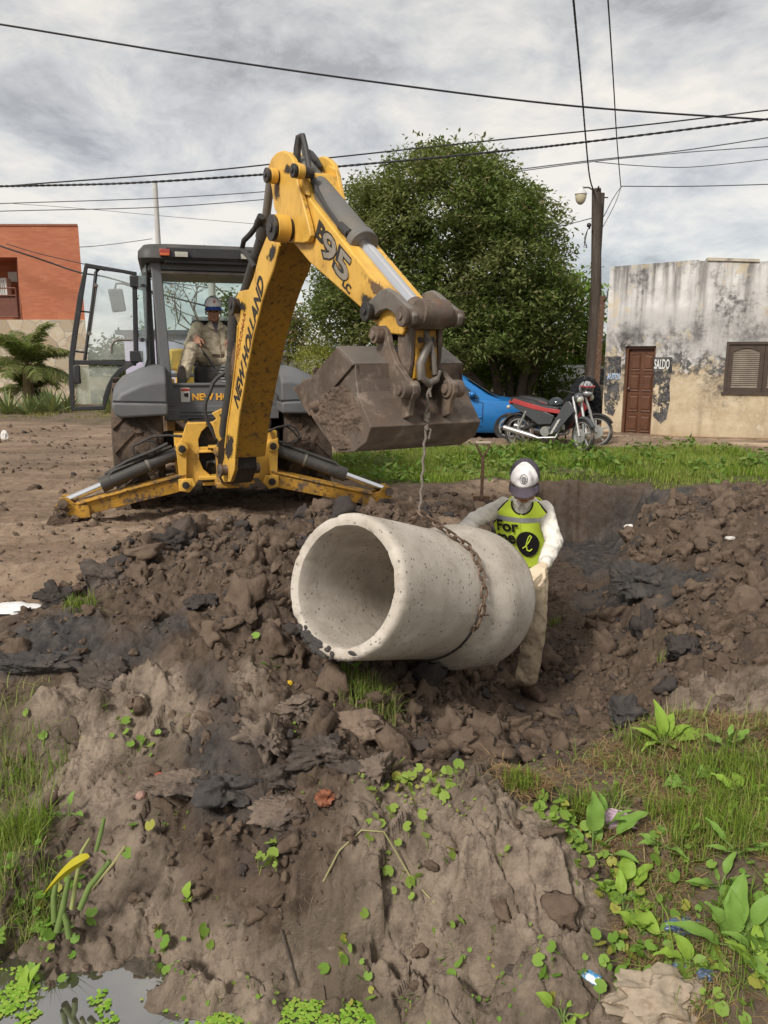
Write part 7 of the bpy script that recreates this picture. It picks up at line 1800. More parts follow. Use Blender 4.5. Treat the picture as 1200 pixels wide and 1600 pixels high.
def make_car(label, paint, loc, rz):
    t = thing('parked_car', label, 'car', loc, rz)
    # x forward; lower body as lofted sections: (x, half width, sill z, belt z, top z, shoulder)
    secs = [(-1.98, .62, .34, .70, .74), (-1.93, .74, .24, .80, .86), (-1.70, .80, .20, .86, .93), (-1.0, .83, .18, .86, .93), (0, .84, .18, .84, .90), (.75, .84, .18, .82, .885), (1.15, .825, .18, .78, .86), (1.6, .79, .19, .70, .79), (1.88, .72, .21, .62, .70), (2.0, .58, .25, .54, .60), (2.04, .45, .30, .48, .52)]
    q = MB(); rings = []
    for x, hw, z0, zb, zt in secs:
        half = [(hw * .90, z0), (hw * .985, z0 + .10), (hw, (z0 + zb) / 2), (hw * .985, zb - .03), (hw * .93, zb + (zt - zb) * .55), (hw * .72, zt - .005), (hw * .35, zt + .008), (0, zt + .012)]
        ring = [Vector((x, y, z)) for y, z in half] + [Vector((x, -y, z)) for y, z in half[-2::-1]] + [Vector((x, -hw * .5, z0 - .02)), Vector((x, 0, z0 - .03)), Vector((x, hw * .5, z0 - .02))]
        rings.append(ring)
    q.loft(rings); body = q.build('body', paint, t, smooth=45)
    cut = []
    for x in (-1.27, 1.23):
        c_ = MB(); c_.cyl((x, -1.2, .29), (x, 1.2, .29), .345, n=32); cut.append(c_.build('cutter', None))
    bool_cut(body, cut)
    body.data.shade_smooth(); body.data.set_sharp_from_angle(angle=rad(35))
    q = MB(); q.span((-1.7, -.66, .25), (1.65, .66, .62)); q.build('underbody', m_blkpl, t)
    g = MB(); gs = []
    for x, hb, zb, ht, zt in ((-1.86, .62, .86, .58, .90), (-1.55, .74, .89, .60, 1.22), (-1.25, .76, .90, .60, 1.35), (-.6, .77, .88, .60, 1.40), (0, .77, .87, .60, 1.385), (.32, .76, .86, .58, 1.32), (.80, .73, .85, .60, 1.0), (1.06, .70, .84, .62, .86)):
        gs.append([Vector((x, hb, zb)), Vector((x, (hb + ht) / 2 + .03, (zb + zt) / 2)), Vector((x, ht, zt - .03)), Vector((x, ht * .6, zt + .01)), Vector((x, 0, zt + .02)), Vector((x, -ht * .6, zt + .01)), Vector((x, -ht, zt - .03)), Vector((x, -(hb + ht) / 2 - .03, (zb + zt) / 2)), Vector((x, -hb, zb))])
    g.loft(gs); cabn = g.build('cabin', paint, t, smooth=50)
    def gpane(pts, name, off):
        q = MB(); q.prism(pts, off); return q.build(name, m_carglass, cabn, smooth=0)
    for sy in (-1, 1):
        gpane([(-1.30, sy * .775, .92), (-.32, sy * .785, .90), (-.32, sy * .665, 1.31), (-.95, sy * .66, 1.31), (-1.2, sy * .69, 1.20)], 'side_window', (0, sy * .008, 0))
        gpane([(-.24, sy * .785, .90), (.66, sy * .775, .88), (.60, sy * .76, .95), (.22, sy * .675, 1.26), (-.24, sy * .665, 1.31)], 'side_window', (0, sy * .008, 0))
        q = MB(); q.ball((.52, sy * .90, .97), (.07, .10, .065)); q.build('door_mirror', paint, t)
        q = MB(); q.tube([(.72, sy * .845, .40), (.72, sy * .85, .80), (.45, sy * .80, .88)], .006, 5); q.tube([(-.28, sy * .848, .32), (-.28, sy * .85, .84)], .006, 5); q.tube([(.72, sy * .845, .32), (-.28, sy * .848, .32)], .005, 5); q.build('door_seam', m_blkpl, body)
        q = MB(); q.tube([(-1.0, sy * .846, .50), (.70, sy * .85, .50)], .018, 6); q.build('side_moulding', paint, body)
        q = MB(); q.ball((1.80, sy * .56, .61), (.16, .14, .07)); q.build('headlight', m_lens, t)
        q = MB(); q.span((-.12, sy * .84 - .012, .77), (.06, sy * .84 + .022, .80)); q.build('door_handle', paint, t, bevel=.008)
        for x in (-1.27, 1.23):
            w_ = MB(); w_.lathe((x, sy * .74, .30), (0, 1, 0), [(.19, -.08), (.28, -.095), (.30, -.07), (.30, .07), (.28, .095), (.19, .08)], 32, True); ty = w_.build('tyre', m_tyre2, None)
            r_ = MB(); r_.lathe((x, sy * .74, .30), (0, sy, 0), [(.195, -.07), (.195, .085), (.175, .08), (.17, .03), (.03, .045), (.0, .05)], 28); wh_ = r_.build('wheel', m_blkpl, t); ty.parent = wh_
            s_ = MB()
            for k in range(8):
                a = k * math.pi / 4; s_.beam((x + .03 * math.cos(a), sy * .81, .30 + .03 * math.sin(a)), (x + .18 * math.cos(a), sy * .815, .30 + .18 * math.sin(a)), .055, .02, up=(0, 1, 0), w2=.035)
            s_.lathe((x, sy * .80, .30), (0, sy, 0), [(.20, 0), (.20, .025), (.175, .025), (.175, 0)], 28, True); s_.ball((x, sy * .81, .30), (.045, .02, .045))
            s_.build('wheel_trim', m_alloy, wh_)
    gpane([(.42, -.56, 1.275), (.42, .56, 1.275), (.98, .66, .89), (.98, -.66, .89)], 'windscreen', (.012, 0, .014)); gpane([(-1.30, -.55, 1.33), (-1.30, .55, 1.33), (-1.80, .62, .96), (-1.80, -.62, .96)], 'rear_window', (-.012, 0, .012))
    q = MB(); q.span((1.98, -.4, .30), (2.05, .4, .36)); q.build('bumper_grille', m_blkpl, t, bevel=.01)
    return t
cw_ = at_y(787, 672, 14.7); crz = rad(-6)
cl_ = Vector((cw_.x + .10, 14.7, 0)) - Matrix.Rotation(crz, 3, 'Z') @ Vector((1.23, -.74, 0))
car = make_car('shiny blue hatchback parked behind the raised bucket', m_carblue, (cl_.x, cl_.y, ground_z(cw_.x, 14.7) + .0), crz)
car.scale = (1, 1, .93); car.location.z -= .06
car2 = make_car('white car far behind the motorcycles and the wooden pole', m_carwhite, (5.6, 22.0, .02), rad(60))

# ------------------------------------------------------------------ motorcycles
m_mgrey = mat('dark_grey_fairing', (.070, .074, .080), .35, .2, var=.1, spec=.6); m_mred = mat('red_seat_trim', (.36, .045, .045), .5, var=.15); m_mredp = mat('red_tank_paint', (.15, .012, .014), .3, var=.1, spec=.6)
m_seat = mat('black_vinyl_seat', (.020, .020, .022), .45, var=.1); m_silver = mat('silver_engine_metal', (.50, .49, .48), .4, .7, var=.2, layers=[(MUDL, 10, .6, .8, .9)])
def make_moto(label, fair, trim, loc, rz, steer, group, mgd=None):
    t = thing('motorcycle', label, 'motorcycle', loc, rz, group)
    R_ = .285; XF, XR = .62, -.60
    def wheel_m(x, name, M=None):
        q = MB(); tor = []
        q.lathe((0, 0, 0), (0, 1, 0), [(R_ - .052, -.020), (R_ - .025, -.032), (R_, -.014), (R_, .014), (R_ - .025, .032), (R_ - .052, .020)], 36, True); ty = q.build('tyre', m_tyre2, None)
        q = MB(); q.lathe((0, 0, 0), (0, 1, 0), [(R_ - .048, -.018), (R_ - .068, -.018), (R_ - .068, .018), (R_ - .048, .018)], 36, True); q.lathe((0, 0, 0), (0, 1, 0), [(.005, -.05), (.055, -.05), (.055, .05), (.005, .05)], 18)
        for k in range(5):
            a = 2 * math.pi * k / 5 + .3; q.beam((.05 * math.cos(a), 0, .05 * math.sin(a)), ((R_ - .08) * math.cos(a + .1), 0, (R_ - .08) * math.sin(a + .1)), .03, .025, up=(0, 1, 0))
        if x > 0: q.lathe((0, -.06, 0), (0, 1, 0), [(.06, 0), (.12, 0), (.12, .006), (.06, .006)], 28, True)
        wh_ = q.build(name, m_silver, t); ty.parent = wh_; wh_.location = (x, 0, R_)
        return wh_
    wr = wheel_m(XR, 'wheel'); wf = wheel_m(XF, 'wheel'); SM = Matrix.Translation((XF - .12, 0, 0)) @ Matrix.Rotation(steer, 4, 'Z') @ Matrix.Translation((-XF + .12, 0, 0))
    wf.matrix_local = SM @ Matrix.Translation((XF, 0, R_))
    def ST(p): return SM @ Vector(p)
    q = MB()
    for sy in (-1, 1): q.tube([ST((XF, sy * .075, R_)), ST((XF - .10, sy * .075, R_ + .28)), ST((XF - .22, sy * .07, .92))], .024, 10)
    q.build('front_fork', m_silver, t)
    def fender(cx, a0, a1, r, w_, m, M=None, name='mudguard'):
        q = MB(); V = []; n_ = 14
        for i in range(n_ + 1):
            a = a0 + (a1 - a0) * i / n_
            for y, dr_ in ((-w_, -.03), (-w_ * .7, 0), (0, .012), (w_ * .7, 0), (w_, -.03)):
                p = Vector((cx + (r + dr_) * math.cos(a), y, R_ + (r + dr_) * math.sin(a))); V.append(M @ p if M else p)
        q.add(V, [(i * 5 + j, i * 5 + j + 1, (i + 1) * 5 + j + 1, (i + 1) * 5 + j) for i in range(n_) for j in range(4)]); o = q.build(name, m, t, fix=False); s_ = o.modifiers.new('thick', 'SOLIDIFY'); s_.thickness = .008
    fender(XF, rad(30), rad(160), R_ + .03, .045, mgd or fair, SM); fender(XR, rad(40), rad(190), R_ + .05, .07, m_blkpl)
    q = MB(); q.tube([ST((XF - .26, -.34, 1.0)), ST((XF - .28, -.26, 1.03)), ST((XF - .22, 0, .96)), ST((XF - .28, .26, 1.03)), ST((XF - .26, .34, 1.0))], .014, 8); q.build('handlebar', m_darkmetal, t)
    for sy in (-1, 1):
        q = MB(); q.tube([ST((XF - .27, sy * .24, 1.03)), ST((XF - .22, sy * .30, 1.16))], .007, 6); q.ball(ST((XF - .22, sy * .31, 1.20)), (.02, .055, .045)); q.build('mirror', m_blkpl, t)
    q = MB(); q.ball(ST((XF - .13, 0, .88)), (.065, .075, .065)); q.build('headlight', m_lens, t); q = MB(); q.ball(ST((XF - .17, 0, .90)), (.085, .095, .09)); q.build('headlight_cowl', fair, t)
    # leg shields, side covers and tail in one fairing line
    for sy in (-1, 1):
        q = MB(); q.prism([(XF - .25, sy * .13, .86), (XF - .14, sy * .13, .70), (XF - .26, sy * .17, .55), (XF - .42, sy * .17, .34), (XF - .56, sy * .16, .28), (XF - .60, sy * .15, .36), (XF - .44, sy * .16, .60), (XF - .36, sy * .13, .78)], (0, sy * .02, 0)); q.build('leg_shield', fair, t, bevel=.008)
        q = MB(); q.prism([(.10, sy * .11, .60), (-.22, sy * .12, .72), (-.66, sy * .11, .80), (-.70, sy * .10, .74), (-.40, sy * .12, .58), (-.18, sy * .12, .44), (.06, sy * .12, .46)], (0, sy * .02, 0)); q.build('side_cover', fair, t, bevel=.008)
        q = MB(); q.prism([(.22, sy * .115, .70), (-.10, sy * .125, .735), (-.66, sy * .115, .865), (-.72, sy * .11, .80), (-.30, sy * .125, .70), (.0, sy * .125, .655), (.2, sy * .115, .64)], (0, sy * .018, 0)); q.build('seat_trim', trim, t, bevel=.005)
    q = MB(); q.loft([[Vector((x, y * w_, z + dz)) for y, dz in ((-1, -.05), (-.9, .01), (-.4, .03), (.4, .03), (.9, .01), (1, -.05))] for x, w_, z in ((.16, .09, .73), (.05, .12, .74), (-.2, .13, .76), (-.34, .13, .82), (-.62, .12, .86), (-.76, .08, .86))]); q.build('seat', m_seat, t, bevel=.01)
    q = MB(); q.tube([(.30, 0, .82), (.16, 0, .56), (-.05, 0, .46), (-.3, 0, .44), (XR, 0, R_)], [.05, .06, .06, .05, .035], 10); q.build('frame', m_darkmetal, t)
    q = MB(); q.ball((-.02, 0, .33), (.17, .12, .11)); q.cyl((.02, 0, .36), (.22, 0, .42), .065, n=16); q.cyl((-.05, -.14, .33), (-.05, .14, .33), .085, n=20); q.build('engine', m_silver, t)
    q = MB(); q.tube([(.2, -.10, .38), (.16, -.15, .24), (-.15, -.16, .21), (-.30, -.17, .25), (-.80, -.19, .36)], [.02, .02, .024, .042, .046], 12); q.build('exhaust', m_silver, t)
    q = MB(); q.tube([(-.05, -.2, .22), (.02, -.24, .20)], .014, 8); q.tube([(-.1, .1, .25), (-.12, .3, .02)], .014, 8); q.tube([(.06, .1, .25), (.06, .24, .02)], .012, 8); q.build('foot_peg', m_darkmetal, t)
    q = MB(); q.ball((-.76, 0, .80), (.05, .08, .05)); q.build('tail_light', m_red, t)
    for sy in (-1, 1):
        q = MB(); q.ball((-.74, sy * .16, .72), (.035, .035, .035)); q.build('indicator', m_lens, t)
        q = MB(); q.tube([(XR, sy * .10, R_), (-.42, sy * .12, .66)], .022, 8); q.build('shock_absorber', m_silver, t)
    return t
b1r, b1f = at_y(811, 682, 13.55), at_y(893, 684, 13.05)
b1z = rad(math.degrees(math.atan2(b1f.y - b1r.y, b1f.x - b1r.x)) - 5)
g1 = .05
moto1 = make_moto('dark grey scooter style motorcycle with red seat trim and a black helmet on its seat', m_mgrey, m_mred, (b1r.x + .60 * math.cos(b1z), b1r.y + .60 * math.sin(b1z), g1), b1z, rad(-30), 'motorcycles by the pavement')
b2f = at_y(931, 681, 13.55)
b2z = rad(-24)
moto2 = make_moto('red bodied motorcycle under a black jacket behind the dark grey one', m_mredp, m_mredp, (b2f.x - .62 * math.cos(b2z), b2f.y - .62 * math.sin(b2z), g1), b2z, rad(6), 'motorcycles by the pavement', m_blkpl)
# lettering scraps on the leg shield of the first bike
q = MB(); M1 = ROOTM[moto1]
for k in range(9):
    a = Vector((.20 - .016 * k * 1.0 + .0, -.192, .52 - .028 * k)); q.prism([a, a + Vector((.05, 0, .02)), a + Vector((.05 - .02 * (k % 2), 0, .036)), a + Vector((.0, 0, .016))], (0, -.003, 0))
q.build('shield_lettering', m_white, moto1)
def helmet(label, c, fwd, shell, band=None, up=(0, 0, 1)):
    H = head_frame(c, fwd, up); r = thing('helmet', label, 'helmet', c)
    q = MB(); q.ball(c, (.125, .15, .13), 22, 14, H[1]); q.ball(c + H[1] @ Vector((0, .05, -.07)), (.10, .11, .07), 18, 10, H[1]); q.build('shell', shell, r, world=True)
    q = MB(); rg = []
    for i in range(6):
        th = rad(62 + 38 * i / 5); rg.append([c + H[1] @ Vector((.130 * math.sin(th) * math.sin(a), .157 * math.sin(th) * math.cos(a), .135 * math.cos(th))) for a in np.linspace(rad(-68), rad(68), 17)])
    q.loft(rg, cap=False, closed=False); o = q.build('visor', m_carglass, r, world=True, fix=False); s_ = o.modifiers.new('thick', 'SOLIDIFY'); s_.thickness = .004
    if band:
        q = MB(); q.tube([c + H[1] @ Vector((.129 * math.cos(a) , .153 * math.sin(a), .045)) for a in np.linspace(rad(20), rad(160), 20)], .016, 6); q.build('stripe', band, r, world=True)
    return r
helmet('glossy black helmet resting on the dark grey motorcycle', at_y(868, 632, 13.2), (.6, -.8, .1), m_carglass)
helmet('silver grey helmet with red stripe hung before the black jacket', at_y(916, 607, 13.55), (.1, -1, -.1), mat('silver_helmet_paint', (.36, .36, .37), .3, .3, var=.1, spec=.6), m_mred)
jk = MB(); J = lambda u, v, y: at_y(u, v, y)
limb(jk, [J(917, 606, 13.85), J(921, 628, 13.8), J(925, 662, 13.8)], [.19, .16, .11]); limb(jk, [J(908, 606, 13.85), J(895, 622, 13.7), J(880, 635, 13.6)], [.15, .11, .06]); limb(jk, [J(926, 606, 13.85), J(931, 628, 13.8), J(930, 650, 13.75)], [.12, .10, .07])
jk.ball(J(915, 600, 13.9), (.20, .15, .13))
jo = remesh(jk, 'jacket', cloth('black_jacket_cloth', (.013, .013, .015), .2), None, .016, 4, .5, .07); tag(jo, 'black hooded jacket draped over the rear motorcycle', 'jacket')
# ------------------------------------------------------------------ foliage helpers
def rotmats(n, up_bias=0.0, rng=RNG):
    """random orthonormal frames; z axis biased upward"""
    z = rng.normal(size=(n, 3)); z[:, 2] = np.abs(z[:, 2]) * (1 - up_bias) + up_bias * 1.6 if up_bias else z[:, 2]
    z /= np.linalg.norm(z, axis=1)[:, None]
    t = rng.normal(size=(n, 3)); x = t - z * (t * z).sum(1)[:, None]; x /= np.linalg.norm(x, axis=1)[:, None]
    return x, np.cross(z, x), z
def leaf_cloud(name, P, L, W, m, parent=None, up_bias=0.3, droop=0.0):
    """pointed folded leaves (two quads) at points P"""
    n = len(P); x, y, z = rotmats(n, up_bias)
    if droop: x[:, 2] -= droop; x /= np.linalg.norm(x, axis=1)[:, None]; y = np.cross(z, x); y /= np.linalg.norm(y, axis=1)[:, None]
    L = L * RNG.uniform(.6, 1.25, n)[:, None]; W = W * RNG.uniform(.7, 1.2, n)[:, None]
    base = P; mid = P + x * L * .5 - z * L * .03; tip = P + x * L - z * L * .12
    V = np.stack([base, mid + y * W * .5 + z * W * .12, tip, mid - y * W * .5 + z * W * .12, mid - z * W * .04], 1).reshape(-1, 3)
    i = np.arange(n)[:, None] * 5
    F = np.concatenate([i + np.array([[0, 4, 2, 1]]), i + np.array([[0, 3, 2, 4]])], 0)
    return np_mesh(name, V, F, m, parent)
def leaf_mat(name, c0, c1, c2=None, f2=0.1, rough=.5, trans=.35):
    b = NB(name); isl = b.n('ShaderNodeNewGeometry').outputs['Random Per Island']
    c = b.mix(isl, c0, c1); c = b.mix(b.mr(b.noise(.55, 4, .6), .42, .60, 0, .7), c, tuple((q + w_) * .5 for q, w_ in zip(c1, c2 or c1)))
    if c2:
        s_ = b.math('FRACT', b.math('MULTIPLY', isl, 17.3)); c = b.mix(b.mr(s_, 1 - f2 - .02, 1 - f2), c, c2)
    p = b.n('ShaderNodeBsdfPrincipled'); b.l(c, p.inputs['Base Color']); p.inputs['Roughness'].default_value = rough; p.inputs['Specular IOR Level'].default_value = .12
    t = b.n('ShaderNodeBsdfTranslucent'); b.l(b.mix(.5, c, (.2, .3, .03)), t.inputs[0]); mx_ = b.n('ShaderNodeMixShader'); mx_.inputs[0].default_value = trans
    b.l(p.outputs[0], mx_.inputs[1]); b.l(t.outputs[0], mx_.inputs[2]); b.l(mx_.outputs[0], b.out.inputs['Surface']); return b.m
m_bark = mat('grey_brown_bark', (.075, .058, .046), .9, var=.25, vs=5, layers=[((.15, .125, .10), 8, .5, .7, .9, (6, 6, 1))], bump=.5, bs=18)
def crown_points(lobes, n_clumps, per, spread, shell=.55, rng=RNG):
    vol = np.array([l[1][0] * l[1][1] * l[1][2] for l in lobes]) ** .67; vol /= vol.sum()
    k = rng.choice(len(lobes), n_clumps, p=vol); d = rng.normal(size=(n_clumps, 3)); d /= np.linalg.norm(d, axis=1)[:, None]
    r = shell + (1.04 - shell) * rng.random(n_clumps) ** .6
    C_ = np.array([lobes[i][0] for i in k]) + d * r[:, None] * np.array([lobes[i][1] for i in k])
    sz = rng.uniform(.6, 1.3, n_clumps)
    P = np.repeat(C_, per, 0) + rng.normal(size=(n_clumps * per, 3)) * spread * np.repeat(sz, per)[:, None] * np.array([1, 1, .75])
    return C_, P
def tree(name, label, cat, base, lobes, trunk, n_clumps, per, spread, L, W, m, group=None, shell=.55, limbs=14, up=.3, floor=None):
    t = thing(name, label, cat, base, 0, group); C_, P = crown_points(lobes, n_clumps, per, spread, shell)
    if floor is not None: P = P[P[:, 2] > floor + .25 * np.sin(P[:, 0] * 3)]
    leaf_cloud('crown', P - np.array(base), L, W, m, t, up)
    q = MB(); tops = []
    for pts, rr in trunk:
        q.tube([Vector(p) - Vector(base) for p in pts], rr, 10); tops.append((Vector(pts[-1]), rr[-1]))
    rs = random.Random(3)
    for i in range(limbs):
        a, r0 = rs.choice(tops); c_ = Vector(C_[rs.randrange(len(C_))]); mid = a.lerp(c_, .5) + Vector((rs.uniform(-.3, .3), rs.uniform(-.3, .3), rs.uniform(0, .3)))
        q.tube([a - Vector(base), mid - Vector(base), c_ - Vector(base)], [r0 * .7, r0 * .4, .012], 6)
    q.build('trunk', m_bark, t); return t

# ------------------------------------------------------------------ trees
TY = 19.2
def tp(u, v, y=TY): return tuple(at_y(u, v, y))
def lobe(u, v, ru, rv, y=TY, ry=None): 
    s_ = (y * CP + 0.3) / 1200; return (tp(u, v, y), (ru * s_, (ry or ru * s_), rv * s_))
m_leafbig = leaf_mat('olive_tree_leaf', (.062, .100, .028), (.165, .205, .060), (.19, .165, .08), .09)
big_l = [lobe(700, 400, 160, 150, TY, 2.3), lobe(690, 322, 110, 80, TY, 1.6), lobe(590, 400, 95, 100, TY, 1.8), lobe(600, 345, 65, 55, TY - .3, 1.2), lobe(800, 420, 90, 110, TY, 1.9), lobe(770, 345, 70, 70, TY, 1.4), lobe(640, 490, 130, 80, TY - .4, 1.8),
         lobe(800, 500, 95, 75, TY - .3, 1.7), lobe(540, 490, 62, 50, TY, 1.2), lobe(850, 480, 50, 70, TY, 1.2), lobe(715, 275, 60, 34, TY, .9), lobe(720, 530, 110, 50, TY - .8, 1.4)]
tb = at_y(795, 640, TY)
trunks = [([(tb.x + dx_, TY + dy_, 0), (tb.x + dx_ * 1.1, TY + dy_, .9), (tb.x + ex, TY + dy_ * 1.4, 1.9), (tb.x + ex * 1.8 - .6, TY, 3.2)], [.15, .12, .10, .06]) for dx_, dy_, ex in ((-.25, 0, -.5), (.05, .2, -.1), (.25, -.1, .45), (.45, .15, .9))]
trunks.append(([(tb.x - .35, TY - .6, .35), (tb.x - .9, TY - .7, 1.0), (tb.x - 1.5, TY - .5, 1.7)], [.16, .13, .08]))
tree('broad_tree', 'big dense olive green tree behind the bucket and the blue car', 'tree', (tb.x, TY, 0), big_l, trunks, 1900, 56, .16, .14, .052, m_leafbig, shell=.60, limbs=40, floor=1.45, up=.5)
m_leafund = leaf_mat('bright_under_leaf', (.04, .075, .012), (.12, .18, .03), None)
m_leaflime = leaf_mat('lime_tree_leaf', (.075, .14, .018), (.20, .30, .045), None)
tree('lime_tree', 'light green tree between the big tree and the wooden pole', 'tree', tp(905, 640, 22), [lobe(900, 480, 34, 50, 22), lobe(905, 540, 36, 45, 22), lobe(880, 590, 40, 36, 22)], [([tp(905, 640, 22), tp(902, 560, 22), tp(902, 490, 22)], [.10, .08, .03])], 130, 34, .20, .17, .08, m_leaflime)
tree('shrub', 'bright green shrub under the right side of the big tree', 'shrub', tp(850, 650, 20), [lobe(845, 600, 55, 38, 20), lobe(800, 575, 60, 26, 20), lobe(750, 590, 30, 20, 20.5)], [([tp(850, 655, 20), tp(848, 610, 20)], [.05, .03])], 120, 34, .20, .16, .075, m_leafund)
m_leafyel = leaf_mat('yellow_green_leaf', (.16, .19, .03), (.34, .36, .06), (.30, .28, .10), .2)
tree('feathery_bush', 'feathery yellow green bush between the arm and the bucket', 'bush', tp(505, 640, 19), [lobe(500, 570, 34, 34, 19), lobe(490, 600, 45, 34, 19), lobe(520, 560, 24, 22, 19)], [([tp(505, 640, 19), tp(503, 600, 19)], [.05, .03])], 150, 60, .17, .10, .018, m_leafyel)
m_leafsp = leaf_mat('sparse_olive_leaf', (.06, .075, .02), (.16, .17, .045), (.22, .13, .08), .2)
tree('sparse_tree', 'thin leafed small tree right behind the boom', 'tree', tp(447, 640, 22), [lobe(452, 530, 32, 36, 22), lobe(462, 505, 30, 22, 22), lobe(480, 545, 30, 20, 22)], [([tp(446, 640, 22), tp(448, 580, 22), tp(455, 500, 22)], [.07, .05, .02])], 75, 20, .17, .15, .07, m_leafsp, limbs=26)
m_leafcab = leaf_mat('dark_green_leaf', (.03, .055, .014), (.075, .12, .03), None)
tree('round_tree', 'dense round green tree seen through the windscreen beside the operator', 'tree', tp(372, 620, 24), [lobe(366, 500, 22, 40, 24), lobe(380, 520, 30, 45, 24)], [([tp(372, 640, 24), tp(372, 540, 24)], [.12, .06])], 120, 34, .18, .15, .06, m_leafcab)
# leafless twigs seen through the cab
bt_ = thing('bare_tree', 'nearly leafless branching tree seen through the windscreen', 'tree', tp(338, 600, 22)); q = MB(); rs = random.Random(11); tipsl = []
def twig(a, d, l, r, k):
    b2 = a + d * l; q.tube([a, a.lerp(b2, .5) + Vector((rs.uniform(-.03, .03), 0, rs.uniform(-.03, .03))), b2], [r, r * .8, r * .6], 5)
    if k == 0: tipsl.append(b2); return
    for i in range(rs.choice((2, 3))):
        ax_ = Vector((rs.uniform(-1, 1), rs.uniform(-.6, .6), rs.uniform(-.25, .9))).normalized(); twig(b2, (d * .75 + ax_ * .75).normalized(), l * rs.uniform(.6, .8), r * .6, k - 1)
twig(Vector(tp(345, 600, 22)), Vector((-.3, 0, 1)).normalized(), 1.3, .05, 4); twig(Vector(tp(350, 590, 22)), Vector((-.65, 0, .8)).normalized(), 1.0, .04, 4)
q.build('branches', m_bark, bt_, world=True); leaf_cloud('leaves', np.array([list(p) for p in tipsl for _ in range(2)]) + RNG.normal(size=(len(tipsl) * 2, 3)) * .05 - np.array(bt_.location), .11, .06, m_leafsp, bt_)
# far wood closing the view behind everything
fw = []
for i in range(46):
    x = -60 + 120 * i / 45 + RNG.uniform(-1.5, 1.5); y = 62 + RNG.uniform(-4, 6); h_ = RNG.uniform(2.0, 3.6)
    fw.append(((x, y, h_ * .5), (2.6, 2.0, h_ * .55)))
_, P = crown_points(fw, 1500, 22, .45, .5); P = P[P[:, 2] > 0]
fo_ = leaf_cloud('distant_wood', P, .55, .26, leaf_mat('distant_leaf', (.04, .055, .025), (.08, .10, .04), None), None, .3); tag(fo_, kind='stuff')
# undergrowth between house and tree
hd_l = [lobe(560, 610, 60, 26, 26), lobe(640, 600, 60, 30, 26), lobe(470, 600, 40, 26, 26), lobe(700, 610, 50, 24, 25)]
_, P = crown_points(hd_l, 170, 30, .25, .4); P = P[P[:, 2] > 0]; tag(leaf_cloud('hedge', P - np.array(tp(560, 640, 26)), .18, .08, m_leafcab), 'dark green hedge far behind the bucket', 'hedge').location = tp(560, 640, 26)

# ------------------------------------------------------------------ palm and agaves on the left
m_palm = leaf_mat('palm_leaflet', (.060, .100, .028), (.165, .205, .065), (.26, .22, .10), .12); m_palmstem = mat('palm_fibre', (.14, .10, .055), .9, var=.3, vs=12, bump=.5)
def palm(label, base, h, nf, fl, seed, lean=0):
    rs = np.random.default_rng(seed); t = thing('palm', label, 'palm', base); q = MB()
    q.tube([(0, 0, 0), (lean * .5, 0, h * .5), (lean, 0, h)], [.20, .15, .13], 12); q.build('trunk', m_palmstem, t)
    top = np.array([lean, 0, h]); V = []; F = []; q = MB()
    for i in range(nf):
        az = 2 * math.pi * i / nf * 2.4 + rs.uniform(-.2, .2); el = rad(88 - 100 * (i / nf)); L = fl * rs.uniform(.85, 1.1); n = 26; d0 = np.array([math.cos(az), math.sin(az), 0]); p = top.copy(); pts = []
        for k in range(n + 1):
            e = el - (k / n) ** 1.5 * rad(68); st = d0 * math.cos(e) + np.array([0, 0, math.sin(e)]); pts.append(p.copy()); p = p + st * L / n
        q.tube([Vector(pp) for pp in pts[::4]], [.018 - .002 * j for j in range(len(pts[::4]))], 5)
        side = np.array([-math.sin(az), math.cos(az), 0])
        for k in range(3, n):
            tg = pts[k + 1] - pts[k]; tg /= np.linalg.norm(tg); nn = np.cross(side, tg); ll = fl * .30 * math.sin(math.pi * (.12 + .86 * k / n)) ** .7
            for s_ in (-1, 1):
                for rep in (0, .5):
                    b0_ = pts[k] + tg * rep * L / n; d = side * s_ * .72 + tg * .62 + nn * rs.uniform(-.15, .3); d /= np.linalg.norm(d); tip = b0_ + d * ll + np.array([0, 0, -.22 * ll]); md = b0_ + d * ll * .5 + np.array([0, 0, .02]); w_ = tg * .020
                    b_ = len(V); V += [b0_ - w_ * .5, b0_ + w_ * .5, md + w_, md - w_, tip + w_ * .15, tip - w_ * .15]; F += [(b_, b_ + 1, b_ + 2, b_ + 3), (b_ + 3, b_ + 2, b_ + 4, b_ + 5)]
    q.build('frond_ribs', m_palmstem, t); np_mesh('fronds', np.array(V), np.array(F), m_palm, t); return t
pb0 = at_z(82, 636, .05); palm('feathery green palm in front of the stone clad wall', (pb0.x, 23.5, .1), 1.25, 34, 1.60, 4, .05)
pb1 = at_z(30, 640, .05); palm('small low palm at the left edge beside the larger palm', (at_y(42, 600, 24.6).x, 24.6, 0), .55, 22, 1.25, 9)
m_agave = leaf_mat('agave_leaf', (.12, .165, .07), (.27, .32, .15), (.33, .32, .13), .15, .5, .1)
